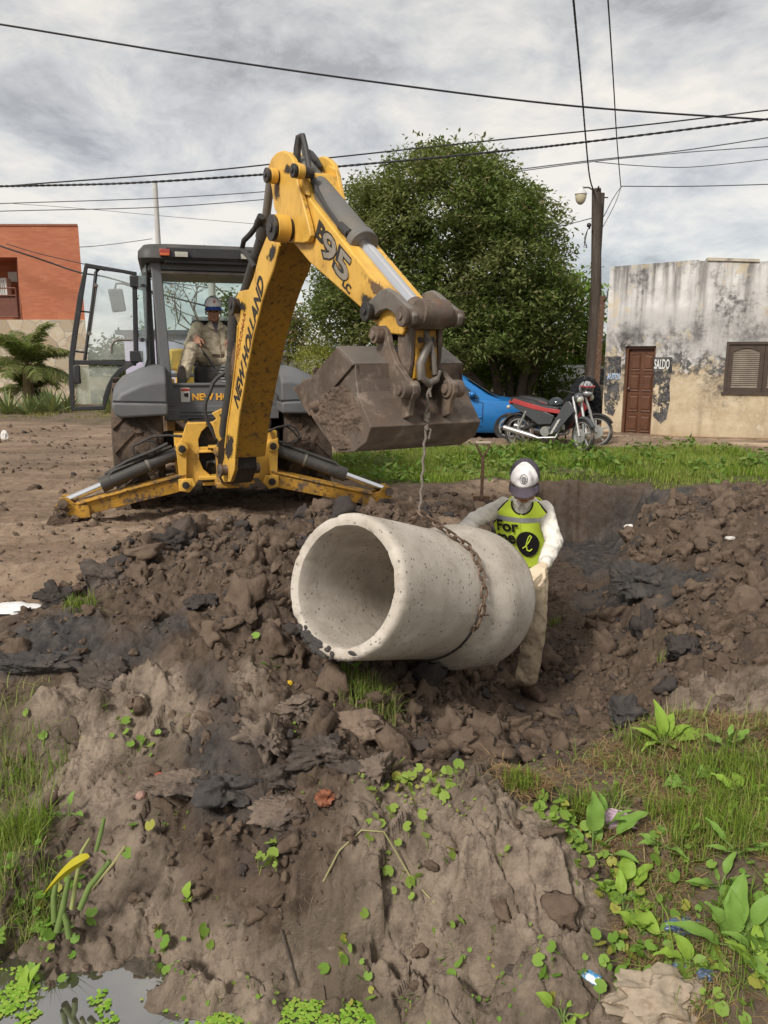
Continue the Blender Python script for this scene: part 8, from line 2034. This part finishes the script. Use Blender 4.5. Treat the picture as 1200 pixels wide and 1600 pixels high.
def agave(label, p, s_, seed, group='spiky agaves by the road'):
    rs = np.random.default_rng(seed); V = []; F = []
    for i in range(46):
        az = rs.uniform(0, 2 * math.pi); el = rad(rs.uniform(8, 82)); L = s_ * rs.uniform(.75, 1.1); w_ = s_ * .060; d = np.array([math.cos(az) * math.cos(el), math.sin(az) * math.cos(el), math.sin(el)]); sd_ = np.array([-math.sin(az), math.cos(az), 0]); up = np.cross(sd_, -d); b_ = len(V)
        for f, ww in ((0, .6), (.25, 1), (.6, .75), (1, .05)):
            c_ = d * L * f + np.array([0, 0, -.10 * s_ * f * f]); V += [c_ - sd_ * w_ * ww, c_ - up * w_ * ww * .4, c_ + sd_ * w_ * ww]
        for r in range(3):
            for k in range(2): F.append((b_ + r * 3 + k, b_ + r * 3 + k + 1, b_ + r * 3 + 3 + k + 1, b_ + r * 3 + 3 + k))
    o = np_mesh('agave', np.array(V), np.array(F), m_agave); o.location = p; return tag(o, label, 'agave', group)
for i, (u, v, y, s_, lab) in enumerate(((12, 648, 21.5, .92, 'pale green agave at the left edge of the road verge'), (47, 652, 21.2, .78, 'low spiky agave between two larger ones below the palm'), (82, 650, 21.3, .95, 'dark spiky agave below the palm trunk'), (172, 632, 21.5, .85, 'spiky agave seen below the curved door edge'), (108, 640, 22.5, .75, 'small agave half hidden behind the door frame'), (60, 632, 22.6, .85, 'agave behind the front row at the foot of the palm'))):
    p = at_y(u, v, y); agave(lab, (p.x, y, .05), s_, 20 + i)

# ------------------------------------------------------------------ grass
m_grass = leaf_mat('fresh_grass_blade', (.085, .150, .014), (.225, .335, .045), (.32, .29, .11), .10, .5, .3)
m_grassd = leaf_mat('weedy_grass_blade', (.090, .160, .020), (.210, .310, .055), (.37, .31, .15), .18, .6, .25)
def blades(name, X, Y, H, Wd, m, lean=.35, z=None):
    n = len(X); Z = ground_field(X, Y)[0] if z is None else z
    az = RNG.uniform(0, 2 * np.pi, n); ln = RNG.normal(0, lean, n); H = H * RNG.uniform(.5, 1.3, n); Wd = Wd * RNG.uniform(.7, 1.3, n)
    d = np.stack([np.cos(az), np.sin(az), np.zeros(n)], 1); s_ = np.stack([-np.sin(az), np.cos(az), np.zeros(n)], 1); B = np.stack([X, Y, Z - .01], 1); up = np.array([0, 0, 1.0])
    hh = H[:, None]; ww = Wd[:, None] * .5; l_ = ln[:, None]
    m1 = B + up * hh * .55 + d * hh * l_ * .35; tp_ = B + up * hh * (1 - .35 * np.abs(l_)) + d * hh * l_
    V = np.stack([B - s_ * ww, B + s_ * ww, m1 + s_ * ww * .8, m1 - s_ * ww * .8, tp_ + s_ * ww * .12, tp_ - s_ * ww * .12], 1).reshape(-1, 3)
    i = np.arange(n)[:, None] * 6; F = np.concatenate([i + np.array([[0, 1, 2, 3]]), i + np.array([[3, 2, 4, 5]])], 0)
    return np_mesh(name, V, F, m)
def grass_field(n, x0, x1, y0, y1, ch, lo, clump=1.6, base=.55, gain=1.6):
    X = RNG.uniform(x0, x1, n); Y = RNG.uniform(y0, y1, n); K = ground_field(X, Y)[1]; den = np.clip((K[:, ch] - lo) / .4, 0, 1) * np.clip(base + gain * fbm(X * clump, Y * clump, 3, 300), 0, 1)
    k = RNG.random(n) < den; return X[k], Y[k]
X, Y = grass_field(170000, -1.4, 10, 8.6, 13.4, 4, .32, .9); 
k = ~((X > 1.95) & (X < 3.45) & (Y > 9.2) & (Y < 9.97)); X, Y = X[k], Y[k]
hgt2 = .05 + .13 * np.clip(fbm(X * .8, Y * .8, 3, 310) + .25, 0, 1) + .05 * np.clip((Y - 10.6) / 1.5, 0, 1)
tag(blades('turf_grass', X, Y, hgt2, np.full(len(X), .011), m_grass, .4), kind='stuff')
X, Y = grass_field(52000, .95, 3.4, 1.9, 4.3, 5, .36, 4.0, .16, 2.3); k = (RNG.random(len(X)) < .8); X, Y = X[k], Y[k]
tag(blades('bank_grass', X, Y, np.clip(RNG.lognormal(-2.75, .5, len(X)), .02, .22), np.full(len(X), .0046), m_grassd, .85), kind='stuff')
X, Y = grass_field(22000, -3.4, -1.35, 2.7, 4.2, 5, .42, 2.0); tag(blades('left_bank_grass', X, Y, np.clip(RNG.lognormal(-2.6, .5, len(X)), .02, .24), np.full(len(X), .0048), m_grassd, .8), kind='stuff')
X = RNG.uniform(-14, -4, 16000); Y = RNG.uniform(19.8, 22.6, 16000); k = RNG.random(16000) < np.clip(.25 + 1.3 * fbm(X * .9, Y * .9, 3, 330), 0, 1); X, Y = X[k], Y[k]
tag(blades('verge_grass', X, Y, np.full(len(X), .09), np.full(len(X), .014), leaf_mat('yellowed_verge_grass', (.12, .14, .03), (.26, .25, .08), (.36, .30, .14), .3), .5), kind='stuff')
X = RNG.uniform(-.6, 8.5, 9000); Y = RNG.uniform(9.4, 13.2, 9000); k = (fbm(X * .9, Y * 1.3, 3, 340) > .12) & ~((X > 1.85) & (X < 3.5) & (Y < 10.1)); X, Y = X[k], Y[k]; Zc = ground_field(X, Y)[0] + RNG.uniform(.03, .20, len(X))
tag(leaf_cloud('ground_cover', np.stack([X, Y, Zc], 1), .11, .06, leaf_mat('ground_cover_leaf', (.05, .11, .02), (.15, .26, .05), (.22, .28, .08), .15), None, .5), kind='stuff')
# dead straw lying about on the bank
m_straw = leaf_mat('dry_straw', (.20, .13, .06), (.36, .26, .13), (.14, .075, .04), .25, .8, .1)
def straw(name, X, Y, L, w_, m=None, lift=.012):
    n = len(X); Z = ground_field(X, Y)[0] + lift; az = RNG.uniform(0, 2 * np.pi, n); L = L * RNG.uniform(.4, 1.4, n); d = np.stack([np.cos(az), np.sin(az), RNG.normal(0, .25, n)], 1); s_ = np.stack([-np.sin(az), np.cos(az), np.zeros(n)], 1); B = np.stack([X, Y, Z], 1)
    cv = s_ * RNG.normal(0, .25, n)[:, None] * L[:, None]; A_ = B - d * L[:, None] * .5; M_ = B + cv * .5; C_ = B + d * L[:, None] * .5; ww = s_ * w_
    V = np.stack([A_ - ww, A_ + ww, M_ + ww, M_ - ww, C_ + ww * .4, C_ - ww * .4], 1).reshape(-1, 3); i = np.arange(n)[:, None] * 6
    return np_mesh(name, V, np.concatenate([i + np.array([[0, 1, 2, 3]]), i + np.array([[3, 2, 4, 5]])], 0), m or m_straw)
X, Y = grass_field(34000, .85, 3.2, 1.9, 4.0, 5, .35, 2.5); tag(straw('dry_straw', X, Y, .10, .0016), kind='stuff')
X = RNG.uniform(-1.9, 1.5, 2600); Y = RNG.uniform(2.5, 4.2, 2600); k = fbm(X * 2, Y * 2, 3, 77) > .12; tag(straw('root_threads', X[k], Y[k], .085, .0011, mat('root_fibre', (.16, .12, .085), .9, var=.4, vs=30), .008), kind='stuff')
# tussocks hanging on the cut and grassy sods
def tuft(label, u, v, y, n, r, h, m, cat='grass tuft', sod=None, zoff=0.0):
    c_ = at_y(u, v, y); gz = ground_z(c_.x, c_.y) + zoff; X = c_.x + np.clip(RNG.normal(0, r, n), -1.5 * r, 1.5 * r); Y = c_.y + np.clip(RNG.normal(0, r * .7, n), -1.1 * r, 1.1 * r)
    Zt = ground_field(X, Y)[0] if not sod else np.full(n, gz) + RNG.uniform(0, .03, n)
    o = blades('grass_tuft', X - c_.x, Y - c_.y, np.full(n, h), np.full(n, .0042), m, .55, Zt - gz); o.location = (c_.x, c_.y, gz); return tag(o, label, cat, 'grass tufts')
tuft('olive grass tuft on the cut edge below the pipe', 575, 1105, 3.98, 900, .10, .12, m_grassd); tuft('small bright tuft left of the spoil heap', 128, 965, 4.75, 160, .06, .09, m_grass)
tuft('tall grass tuft at the left picture edge', 18, 1235, 3.35, 420, .09, .20, m_grass); tuft('dry tussock on the left edge above the pointed leaf', 25, 1330, 3.05, 380, .10, .16, m_grassd); tuft('thin tuft between boot and trench wall', 870, 912, 6.6, 60, .03, .10, m_grass)
tuft('wispy tuft on the left bank top', 40, 1130, 3.75, 240, .12, .16, m_grassd); tuft('thin grass on the right heap beside the dark gap', 1050, 1025, 4.9, 90, .05, .12, m_grassd)
sodp = big_clod(818, 1225, 3.25, (.12, .10, .055), 'grassy sod of matted dry roots on top of the clay hump', mat('matted_root_sod', (.16, .115, .075), .95, var=.35, vs=30, bump=.8, bs=50, bd=.03), 31, .4, name='sod', cat='sod', group=None)
X = sodp.location.x + RNG.normal(0, .07, 700); Y = sodp.location.y + RNG.normal(0, .05, 700); o_ = straw('sod_roots', X, Y, .08, .0014, None, .07); tag(o_, kind='stuff')
tuft('short green tuft growing on the sod', 815, 1190, 3.22, 220, .05, .08, m_grass, zoff=.06, sod=True)
for i, (u, v, y, n, r) in enumerate(((905, 1255, 3.15, 160, .05), (1100, 1205, 3.4, 420, .12), (1165, 1215, 3.3, 420, .12), (1110, 1310, 2.92, 420, .10), (1180, 1330, 2.85, 320, .09), (1190, 1450, 2.5, 360, .10), (1010, 1160, 3.8, 200, .07), (1150, 1255, 3.1, 320, .1), (1050, 1275, 3.1, 200, .07))):
    tuft(['fresh grass tuft right of the grassy sod', 'thick grass clump high on the weedy bank', 'grass clump by the right edge under the spoil heap', 'bright grass clump above the bottle scraps', 'grass clump at the right edge beside the lower dock', 'yellowing grass by the right edge near the broad dock', 'thin grass beside the upper lettuce like weed', 'long grass clump at mid height on the right bank', 'small grass clump right of the purple rag'][i], u, v, y, n, r, .12, m_grass)

# ------------------------------------------------------------------ weeds with broad leaves
def leaf_geom(L, W, bend=.5, fold=.25, n=8, waist=.5, wavy=0.0):
    V = []; F = []
    for i in range(n + 1):
        f = i / n; w_ = W * .5 * (math.sin(math.pi * min(f ** waist, 1)) ** .8 if 0 < f < 1 else .03); x = L * f; z = -bend * L * f * f + .25 * L * f
        wv = wavy * math.sin(f * 14)
        rb_ = .045 * W * (1 if i % 2 else -1) * (1 if 0 < f < 1 else 0); V += [(x + .25 * w_, -w_, z + fold * w_ + wv * W), (x + .1 * w_, -w_ * .5, z + fold * w_ * .62 + rb_), (x, 0, z), (x + .1 * w_, w_ * .5, z + fold * w_ * .62 + rb_), (x + .25 * w_, w_, z + fold * w_ - wv * W)]
    for i in range(n):
        for k in range(4): F.append((i * 5 + k, i * 5 + k + 1, i * 5 + 6 + k, i * 5 + 5 + k))
    return np.array(V), F
m_dock = leaf_mat('broad_weed_leaf', (.13, .25, .04), (.22, .35, .08), None, .1, .45, .25); m_dock2 = leaf_mat('pale_lime_leaf', (.20, .34, .04), (.32, .46, .08), None, .1, .45, .3); m_stem = mat('green_stem', (.13, .19, .05), .6, var=.2)
def broadleaf(label, u, v, y, leaves, m, name='weed', cat='weed', group='broad leaved weeds', seed=0, zoff=0.0):
    """leaves: (azimuth deg, elevation deg, stalk length, leaf length, leaf width)"""
    c_ = at_y(u, v, y); gz = ground_z(c_.x, c_.y) + zoff; t = thing(name, label, cat, (c_.x, c_.y, gz), 0, group); rs = random.Random(seed)
    for az, el, st, L, W in leaves:
        V, F = leaf_geom(L, W, rs.uniform(.25, .7), .3, 18, .62, rs.uniform(.02, .10)); a, e = rad(az), rad(el); d = Vector((math.cos(a) * math.cos(e), math.sin(a) * math.cos(e), math.sin(e))); b0_ = d * st
        M_ = Matrix.Translation(b0_) @ Matrix.Rotation(a, 4, 'Z') @ Matrix.Rotation(-e, 4, 'Y') @ Matrix.Rotation(rs.uniform(-.5, .5), 4, 'X'); q = MB(); q.add([M_ @ Vector(p) for p in V], F); q.build('leaf', m, t, fix=False, smooth=80)
        q = MB(); q.tube([(0, 0, -.02), b0_ * .5 + Vector((0, 0, .01)), b0_], [.005, .004, .0035], 6); q.build('stalk', m_stem, t)
    return t
def rosette(n, L, W, seed, st=.03, e0=10, e1=70):
    rs = random.Random(seed); return [(360 * i / n * 1.0 + rs.uniform(-25, 25), rs.uniform(e0, e1), st * rs.uniform(.5, 1.5), L * rs.uniform(.7, 1.2), W * rs.uniform(.7, 1.2)) for i in range(n)]
broadleaf('tall broad leaved weed beside the purple rag', 925, 1345, 2.95, [(80, 78, .10, .17, .085), (20, 30, .14, .18, .075), (150, 40, .06, .09, .06), (200, 30, .05, .08, .05), (-40, 25, .10, .11, .05), (60, 50, .05, .10, .05)], m_dock, seed=1)
broadleaf('lime green round leaved weed below the purple rag', 975, 1420, 2.74, [(100, 72, .08, .09, .045), (150, 40, .06, .12, .05), (-60, 20, .05, .13, .095), (40, 45, .12, .12, .07), (70, 55, .13, .10, .07), (-10, 30, .06, .09, .06)], m_dock2, seed=2)
broadleaf('large leafy dock at the right edge of the bank', 1150, 1480, 2.42, [(170, 22, .06, .20, .06), (70, 70, .08, .19, .085), (100, 75, .06, .16, .07), (130, 50, .05, .13, .07), (30, 40, .08, .14, .07), (-30, 25, .06, .13, .06), (-80, 20, .05, .11, .05), (60, 30, .1, .12, .05), (10, 60, .12, .14, .06)], m_dock, seed=3)
broadleaf('narrow leaved weed by the right edge beside the dock', 1195, 1500, 2.36, rosette(11, .12, .04, 8, .06, 20, 75), m_dock, seed=13)
broadleaf('lettuce like weed at the top of the right bank', 1040, 1165, 3.72, [(110, 65, .05, .19, .07), (160, 25, .04, .15, .055), (10, 20, .06, .22, .09), (60, 40, .06, .14, .06), (-90, 25, .03, .11, .045), (200, 20, .03, .13, .05), (30, 35, .04, .16, .07), (130, 40, .04, .12, .05)], m_dock2, seed=4)
broadleaf('small round leaved weed on the bare soil of the bank', 1075, 1225, 3.35, rosette(6, .10, .065, 5, .04, 5, 40), m_dock, seed=5)
broadleaf('weed with shiny leaves near the right edge of the bank', 1160, 1250, 3.12, rosette(5, .11, .05, 6, .05, 5, 35), m_dock2, seed=6)
broadleaf('round leaved weed under the crumpled bag corner', 880, 1575, 2.42, rosette(6, .07, .055, 7, .04, 15, 60), m_dock2, seed=7)
broadleaf('broad leaf seedling by the water on the left', 35, 1545, 2.72, [(100, 70, .05, .13, .055), (60, 75, .05, .14, .06), (10, 60, .03, .10, .045), (150, 60, .03, .09, .04)], m_dock2, seed=8)
broadleaf('upright two leaved seedling on the torn clay', 288, 1362, 3.0, [(80, 70, .03, .07, .05), (-60, 60, .02, .07, .05)], m_dock2, seed=9)
broadleaf('two leaved seedling on the left clay shelf', 100, 1190, 3.45, [(60, 75, .05, .07, .035), (200, 10, .03, .06, .05), (-20, 15, .04, .05, .04)], m_dock, seed=10)
for i, (u, v, y, n_, L, W, mm, lab) in enumerate(((1125, 1400, 2.68, 7, .09, .035, 'd', 'small leafy weed above the crushed blue scrap'), (1185, 1540, 2.3, 8, .11, .045, '2', 'low leafy weed in the lower right corner'), (1035, 1330, 2.92, 6, .08, .035, 'd', 'thin weed in dry straw right of the tall broad leaved weed'), (1090, 1530, 2.42, 6, .09, .05, '2', 'pale weed above the cloth bag on its right'), (945, 1300, 3.05, 6, .09, .045, 'd', 'weed close above the tall broad leaved weed'), (1150, 1360, 2.78, 7, .10, .03, 'd', 'narrow leaved weed half way up the right bank'), (1000, 1465, 2.66, 6, .08, .055, '2', 'round leaved weed left of the crushed blue scrap'), (1135, 1180, 3.55, 6, .09, .04, 'd', 'small weed right of the lettuce like weed'))):
    broadleaf(lab, u, v, y, rosette(n_, L, W, 60 + i, .05, 10, 65), m_dock if mm == 'd' else m_dock2, seed=60 + i)
# arrow shaped yellow leaf and cut stalks by the water
ar = thing('arrowhead_plant', 'bent yellow leaf and cut green stalks standing by the ditch water', 'plant', tuple(at_y(95, 1460, 2.84)))
def apx(u, v, y): return at_y(u, v, y)
for pts, rr, mm in (([(90, 1455), (98, 1420), (108, 1370)], [.016, .014, .010], m_stem), ([(85, 1440), (84, 1400), (88, 1380)], [.013, .012, .009], m_stem), ([(125, 1420), (140, 1385), (172, 1345)], [.013, .013, .011], m_stem), ([(150, 1330), (158, 1300), (163, 1278)], [.008, .010, .007], m_stem), ([(112, 1420), (118, 1380), (128, 1330), (140, 1310)], [.010, .009, .008, .006], mat('pale_stalk', (.26, .28, .10), .6, var=.2)), ([(108, 1465), (104, 1440), (98, 1425)], [.013, .013, .011], m_stem)):
    q = MB(); q.tube([apx(u, v, 2.85 + .0006 * (1460 - v)) for u, v in pts], rr, 10); q.build('stalk', mm, ar, world=True)
q = MB(); nA = 12; Lp0, Lp1 = apx(140, 1338, 2.86), apx(68, 1392, 2.80)
for i in range(nA + 1):
    f = i / nA; c_ = Lp0.lerp(Lp1, f) + Vector((0, 0, .022 * math.sin(math.pi * f) - .012 * f)); w_ = .034 * (math.sin(math.pi * (f ** .75)) ** .8 if 0 < f < 1 else .03)
    q.v += [c_ + Vector((.2, .5, .75)).normalized() * w_, c_ + Vector((0, -.012, 0)), c_ - Vector((.1, -.2, .9)).normalized() * w_]
for i in range(nA):
    for k in range(2): q.f.append([i * 3 + k, i * 3 + k + 1, i * 3 + 4 + k, i * 3 + 3 + k]); q.mi.append(0)
q.build('leaf', leaf_mat('yellowed_leaf', (.42, .36, .02), (.55, .48, .04), None, .1, .4, .3), ar, world=True, fix=False, smooth=80)
# pennywort creeping over the clay: round scalloped leaves on short stalks
m_penny = leaf_mat('round_pennywort_leaf', (.12, .24, .035), (.235, .375, .075), (.33, .33, .07), .12, .45, .3)
def pennywort(name, X, Y, r, h, m=m_penny):
    n = len(X); Z = ground_field(X, Y)[0]; K = 16; ang = np.linspace(0, 2 * np.pi, K, endpoint=False); R0 = r * RNG.uniform(.45, 1.25, n)
    x, y, z = rotmats(n, .75); hh = h * RNG.uniform(.2, 1.2, n); C_ = np.stack([X, Y, Z + hh], 1)
    scal = 1 + .07 * np.cos(ang * 7); scal[0] = .45
    ring = C_[:, None, :] + (x[:, None, :] * np.cos(ang)[None, :, None] + y[:, None, :] * np.sin(ang)[None, :, None]) * (R0[:, None] * scal[None, :])[:, :, None] + z[:, None, :] * (R0 * .18)[:, None, None]
    V = np.concatenate([C_[:, None, :], ring], 1).reshape(-1, 3); i = np.arange(n)[:, None] * (K + 1)
    F = np.concatenate([i + np.array([[0, 1 + k, 1 + (k + 1) % K, 1 + (k + 1) % K]]) for k in range(0, K)], 0)[:, :3]
    # stalks
    B = np.stack([X + RNG.normal(0, .008, n), Y + RNG.normal(0, .008, n), Z - .005], 1); s_ = x * .0013; b0_ = len(V); SV = np.stack([B - s_, B + s_, C_ + s_, C_ - s_], 1).reshape(-1, 3); j = np.arange(n)[:, None] * 4 + b0_
    F = np.concatenate([F, j + np.array([[0, 1, 2]]), j + np.array([[0, 2, 3]])], 0)
    return np_mesh(name, np.concatenate([V, SV]), F, m)
def near_pts(list_, ):
    X = []; Y = []
    for u, v, y, n, r in list_:
        c_ = at_y(u, v, y); X.append(c_.x + RNG.normal(0, r, n)); Y.append(c_.y + RNG.normal(0, r * .8, n))
    return np.concatenate(X), np.concatenate(Y)
X, Y = near_pts([(640, 1235, 3.3, 26, .07), (700, 1225, 3.25, 22, .07), (600, 1290, 3.1, 7, .05), (610, 1350, 3.0, 12, .07), (640, 1400, 2.9, 8, .05), (870, 1270, 3.1, 34, .08), (920, 1370, 2.9, 34, .07), (980, 1440, 2.7, 46, .08), (1000, 1500, 2.58, 40, .09), (985, 1530, 2.5, 30, .07), (1100, 1560, 2.35, 36, .12), (1150, 1520, 2.4, 50, .12), (1050, 1480, 2.6, 40, .10), (950, 1410, 2.8, 36, .06), (1010, 1560, 2.42, 30, .07), (1180, 1400, 2.6, 24, .10), (900, 1310, 3.0, 26, .05), (1170, 1575, 2.25, 24, .10), (860, 1530, 2.55, 12, .05), (540, 1530, 2.72, 12, .05), (560, 1555, 2.66, 10, .04), (90, 1350, 3.0, 20, .10), (30, 1360, 2.98, 22, .08), (60, 1400, 2.9, 14, .08), (40, 1300, 3.1, 14, .08),
                   (190, 1105, 3.85, 8, .08), (240, 1115, 3.8, 6, .06), (150, 1280, 3.2, 10, .1), (420, 1330, 3.05, 6, .05), (430, 1350, 3.0, 5, .04), (250, 1420, 2.9, 8, .06), (310, 1420, 2.9, 6, .06), (700, 1470, 2.72, 5, .04), (750, 1330, 2.95, 6, .08), (1120, 1430, 2.6, 30, .12), (1050, 1350, 2.85, 20, .1), (20, 1110, 3.8, 10, .08), (560, 1020, 4.25, 5, .06), (430, 1040, 4.15, 6, .08)])
_kp = (X < .75) | (RNG.random(len(X)) < .68); X, Y = X[_kp], Y[_kp]
tag(pennywort('pennywort', X, Y, .023, .055), kind='stuff')
X = RNG.uniform(-1.7, 1.2, 1500); Y = RNG.uniform(2.45, 3.9, 1500); k = (fbm(X * 1.8, Y * 1.8, 3, 401) > .10); tag(pennywort('seedlings', X[k], Y[k], .009, .015), kind='stuff')
# runner vines on the clay hump
def vine(label, pts, r=.004, m=None):
    P = []
    for u, v, y in pts:
        p = at_y(u, v, y); P.append(Vector((p.x, p.y, ground_z(p.x, p.y) + .012)))
    q = MB(); q.tube(P, r, 6); return tag(q.build('runner', m or mat('pale_runner_stem', (.26, .24, .11), .7, var=.2)), label, 'runner', 'creeping stems')
vine('pale creeping stem arching over the clay hump', [(505, 1388, 2.92), (530, 1355, 2.99), (565, 1338, 3.02), (600, 1345, 3.0), (640, 1370, 2.93), (665, 1400, 2.86), (680, 1415, 2.82)]); vine('dark twig lying on the clay near the water', [(440, 1470, 2.82), (455, 1520, 2.75), (465, 1560, 2.70)], .006, m_bark); vine('thin twig across the bank top on the left', [(130, 1320, 3.08), (170, 1280, 3.18), (192, 1262, 3.22)], .007)
# duckweed on the water
n = 26000; X = RNG.uniform(-2.2, .95, n); Y = RNG.uniform(2.25, 3.0, n); gz_ = ground_field(X, Y)[0]; pat = fbm(X * 3.6, Y * 3.6, 4, 501) * 1.3 + .34 * np.clip((X + .85) / .3, -.45, 1.8)
k = (gz_ < WATER_Z - .004) & (pat + RNG.normal(0, .05, n) > .12); X, Y = X[k], Y[k]; n = len(X); K = 6; ang = np.linspace(0, 2 * np.pi, K, endpoint=False); R0 = .0085 * RNG.uniform(.5, 1.3, n)
C_ = np.stack([X, Y, np.full(n, WATER_Z + .004) + RNG.uniform(0, .004, n)], 1); ring = C_[:, None, :] + np.stack([np.cos(ang), np.sin(ang), np.zeros(K)], 1)[None] * R0[:, None, None] + np.stack([np.zeros(K), np.zeros(K), RNG.uniform(-.001, .002, K)], 1)[None]
V = np.concatenate([C_[:, None, :] + np.array([0, 0, .002]), ring], 1).reshape(-1, 3); i = np.arange(n)[:, None] * (K + 1); F = np.concatenate([i + np.array([[0, 1 + j, 1 + (j + 1) % K]]) for j in range(K)], 0)
tag(np_mesh('duckweed', V, F, leaf_mat('duckweed_frond', (.16, .32, .03), (.32, .50, .08), (.36, .44, .08), .1, .5, .2)), kind='stuff')

# ------------------------------------------------------------------ litter
def crumple(name, label, cat, u, v, y, size, m, seed=1, flat=.45, sub=4, lift=.0, sharp=.5, rz=0.0):
    bm = bmesh.new(); bmesh.ops.create_icosphere(bm, subdivisions=sub, radius=1); off = Vector((seed * 3.7, seed * 1.3, 0))
    for w_ in bm.verts:
        p = w_.co.copy(); k_ = 1 + sharp * (.45 - abs(mnoise.noise(p * 1.3 + off)) * 1.5) + sharp * .55 * (.3 - abs(mnoise.noise(p * 2.7 + off)) * 1.4) + sharp * .25 * (.3 - abs(mnoise.noise(p * 6 + off))); w_.co = Vector((p.x * k_ * size[0], p.y * k_ * size[1], p.z * k_ * size[2]))
    me = bpy.data.meshes.new(name); bm.to_mesh(me); bm.free(); me.shade_smooth(); me.set_sharp_from_angle(angle=rad(50)); c_ = at_y(u, v, y); o = link_mesh(name, me, m); o.location = (c_.x, c_.y, ground_z(c_.x, c_.y) + size[2] * .4 + lift); o.rotation_euler = (0, 0, rz); return tag(o, label, cat)
m_bag = mat('soiled_beige_cloth', (.34, .275, .205), .85, var=.15, vs=14, layers=[((.27, .19, .12), 12, .52, .7, .9), ((.16, .11, .07), 30, .62, .72, .9)], bump=.6, bs=22, bd=.02)
crumple('cloth_bag', 'crumpled soiled beige cloth bag at the bottom of the bank', 'bag', 1030, 1585, 2.36, (.165, .10, .085), m_bag, 3, lift=.02, sharp=.55, sub=5); 
crumple('plastic_bag', 'flat white plastic bag by the road at the left edge', 'bag', 22, 968, 5.0, (.19, .10, .03), mat('white_plastic', (.68, .67, .66), .5, var=.05), 5, sharp=.6)
crumple('rag', 'pale purple rag lying among the weeds', 'rag', 957, 1264, 3.1, (.085, .045, .028), mat('pale_purple_cloth', (.47, .33, .42), .8, var=.15, vs=30, bump=.4), 7, sharp=.8, rz=rad(-20))
crumple('wrapper', 'torn blue and white wrapper on the mud above the cloth bag', 'wrapper', 922, 1545, 2.52, (.045, .025, .014), mat('blue_white_wrapper', (.06, .28, .55), .4, var=.2, vs=20, layers=[((.7, .72, .74), 26, .48, .54, .4)]), 9, sharp=.45, rz=rad(-55))
m_bott = mat('blue_grey_plastic', (.10, .15, .24), .3, var=.3, vs=20, layers=[((.02, .02, .025), 25, .5, .6, .3)], spec=.6)
crumple('plastic_scrap', 'crushed blue plastic scrap in the straw of the bank', 'plastic scrap', 1070, 1455, 2.58, (.06, .03, .025), m_bott, 11, sharp=.8); crumple('plastic_scrap', 'small blue plastic scrap just left of the dark one above the cloth bag', 'plastic scrap', 1065, 1515, 2.45, (.03, .025, .018), m_bott, 12, sharp=.8); crumple('plastic_scrap', 'dark blue plastic scrap right of the cloth bag', 'plastic scrap', 1105, 1550, 2.38, (.035, .02, .018), m_bott, 13, sharp=.8)
crumple('wrapper', 'small blue scrap on the road before the heap', 'wrapper', 357, 842, 6.4, (.06, .03, .02), mat('pale_blue_plastic', (.20, .28, .52), .4, var=.2), 15, sharp=.9); crumple('wrapper', 'grey blue scrap on the road near the right stabiliser', 'wrapper', 478, 805, 7.4, (.08, .04, .03), mat('grey_blue_plastic', (.10, .13, .17), .5, var=.3, vs=20), 16, sharp=.9)
crumple('paper_scrap', 'white scrap on the trench floor', 'paper scrap', 983, 850, 9.2, (.07, .05, .03), mat('white_paper', (.66, .63, .58), .8, var=.06), 17, sharp=.35); crumple('paper_scrap', 'tiny white scrap on the right heap', 'paper scrap', 1140, 850, 6.3, (.04, .03, .015), mat('dull_white_paper', (.5, .48, .44), .8, var=.1), 18, sharp=.35)
crumple('stone', 'round pinkish stone on the left clay shelf', 'stone', 216, 1182, 3.48, (.026, .024, .024), mat('pinkish_stone', (.30, .18, .14), .7, var=.15), 19, sharp=.15); crumple('brick_piece', 'red brick fragment beside the round stone', 'brick piece', 247, 1172, 3.52, (.024, .014, .018), mat('brick_red', (.30, .075, .045), .8, var=.2), 20, sharp=.4); crumple('brick_piece', 'orange brick fragment on the hump top', 'brick piece', 665, 1278, 3.1, (.038, .02, .014), mat('orange_brick', (.36, .12, .06), .85, var=.2), 21, sharp=.3)
crumple('leaf_litter', 'curled rust brown leaf on the clay hump', 'dead leaf', 508, 1268, 3.2, (.035, .03, .03), mat('rust_brown_leaf', (.20, .07, .035), .7, var=.3, vs=30), 22, sharp=.9); crumple('flower', 'tiny yellow flower on the cut edge', 'flower', 452, 1078, 4.0, (.016, .014, .014), mat('yellow_petal', (.6, .38, .02), .6), 23, sharp=.7)
crumple('paper_scrap', 'white upright scrap at the left roadside', 'paper scrap', 8, 688, 15.2, (.07, .05, .12), mat('white_scrap', (.6, .58, .55), .8), 24, sharp=.35)
crumple('stone', 'flat grey stone on the clay hump near the wrapper', 'stone', 805, 1500, 2.62, (.04, .03, .016), m_slab, 25, sharp=.25)
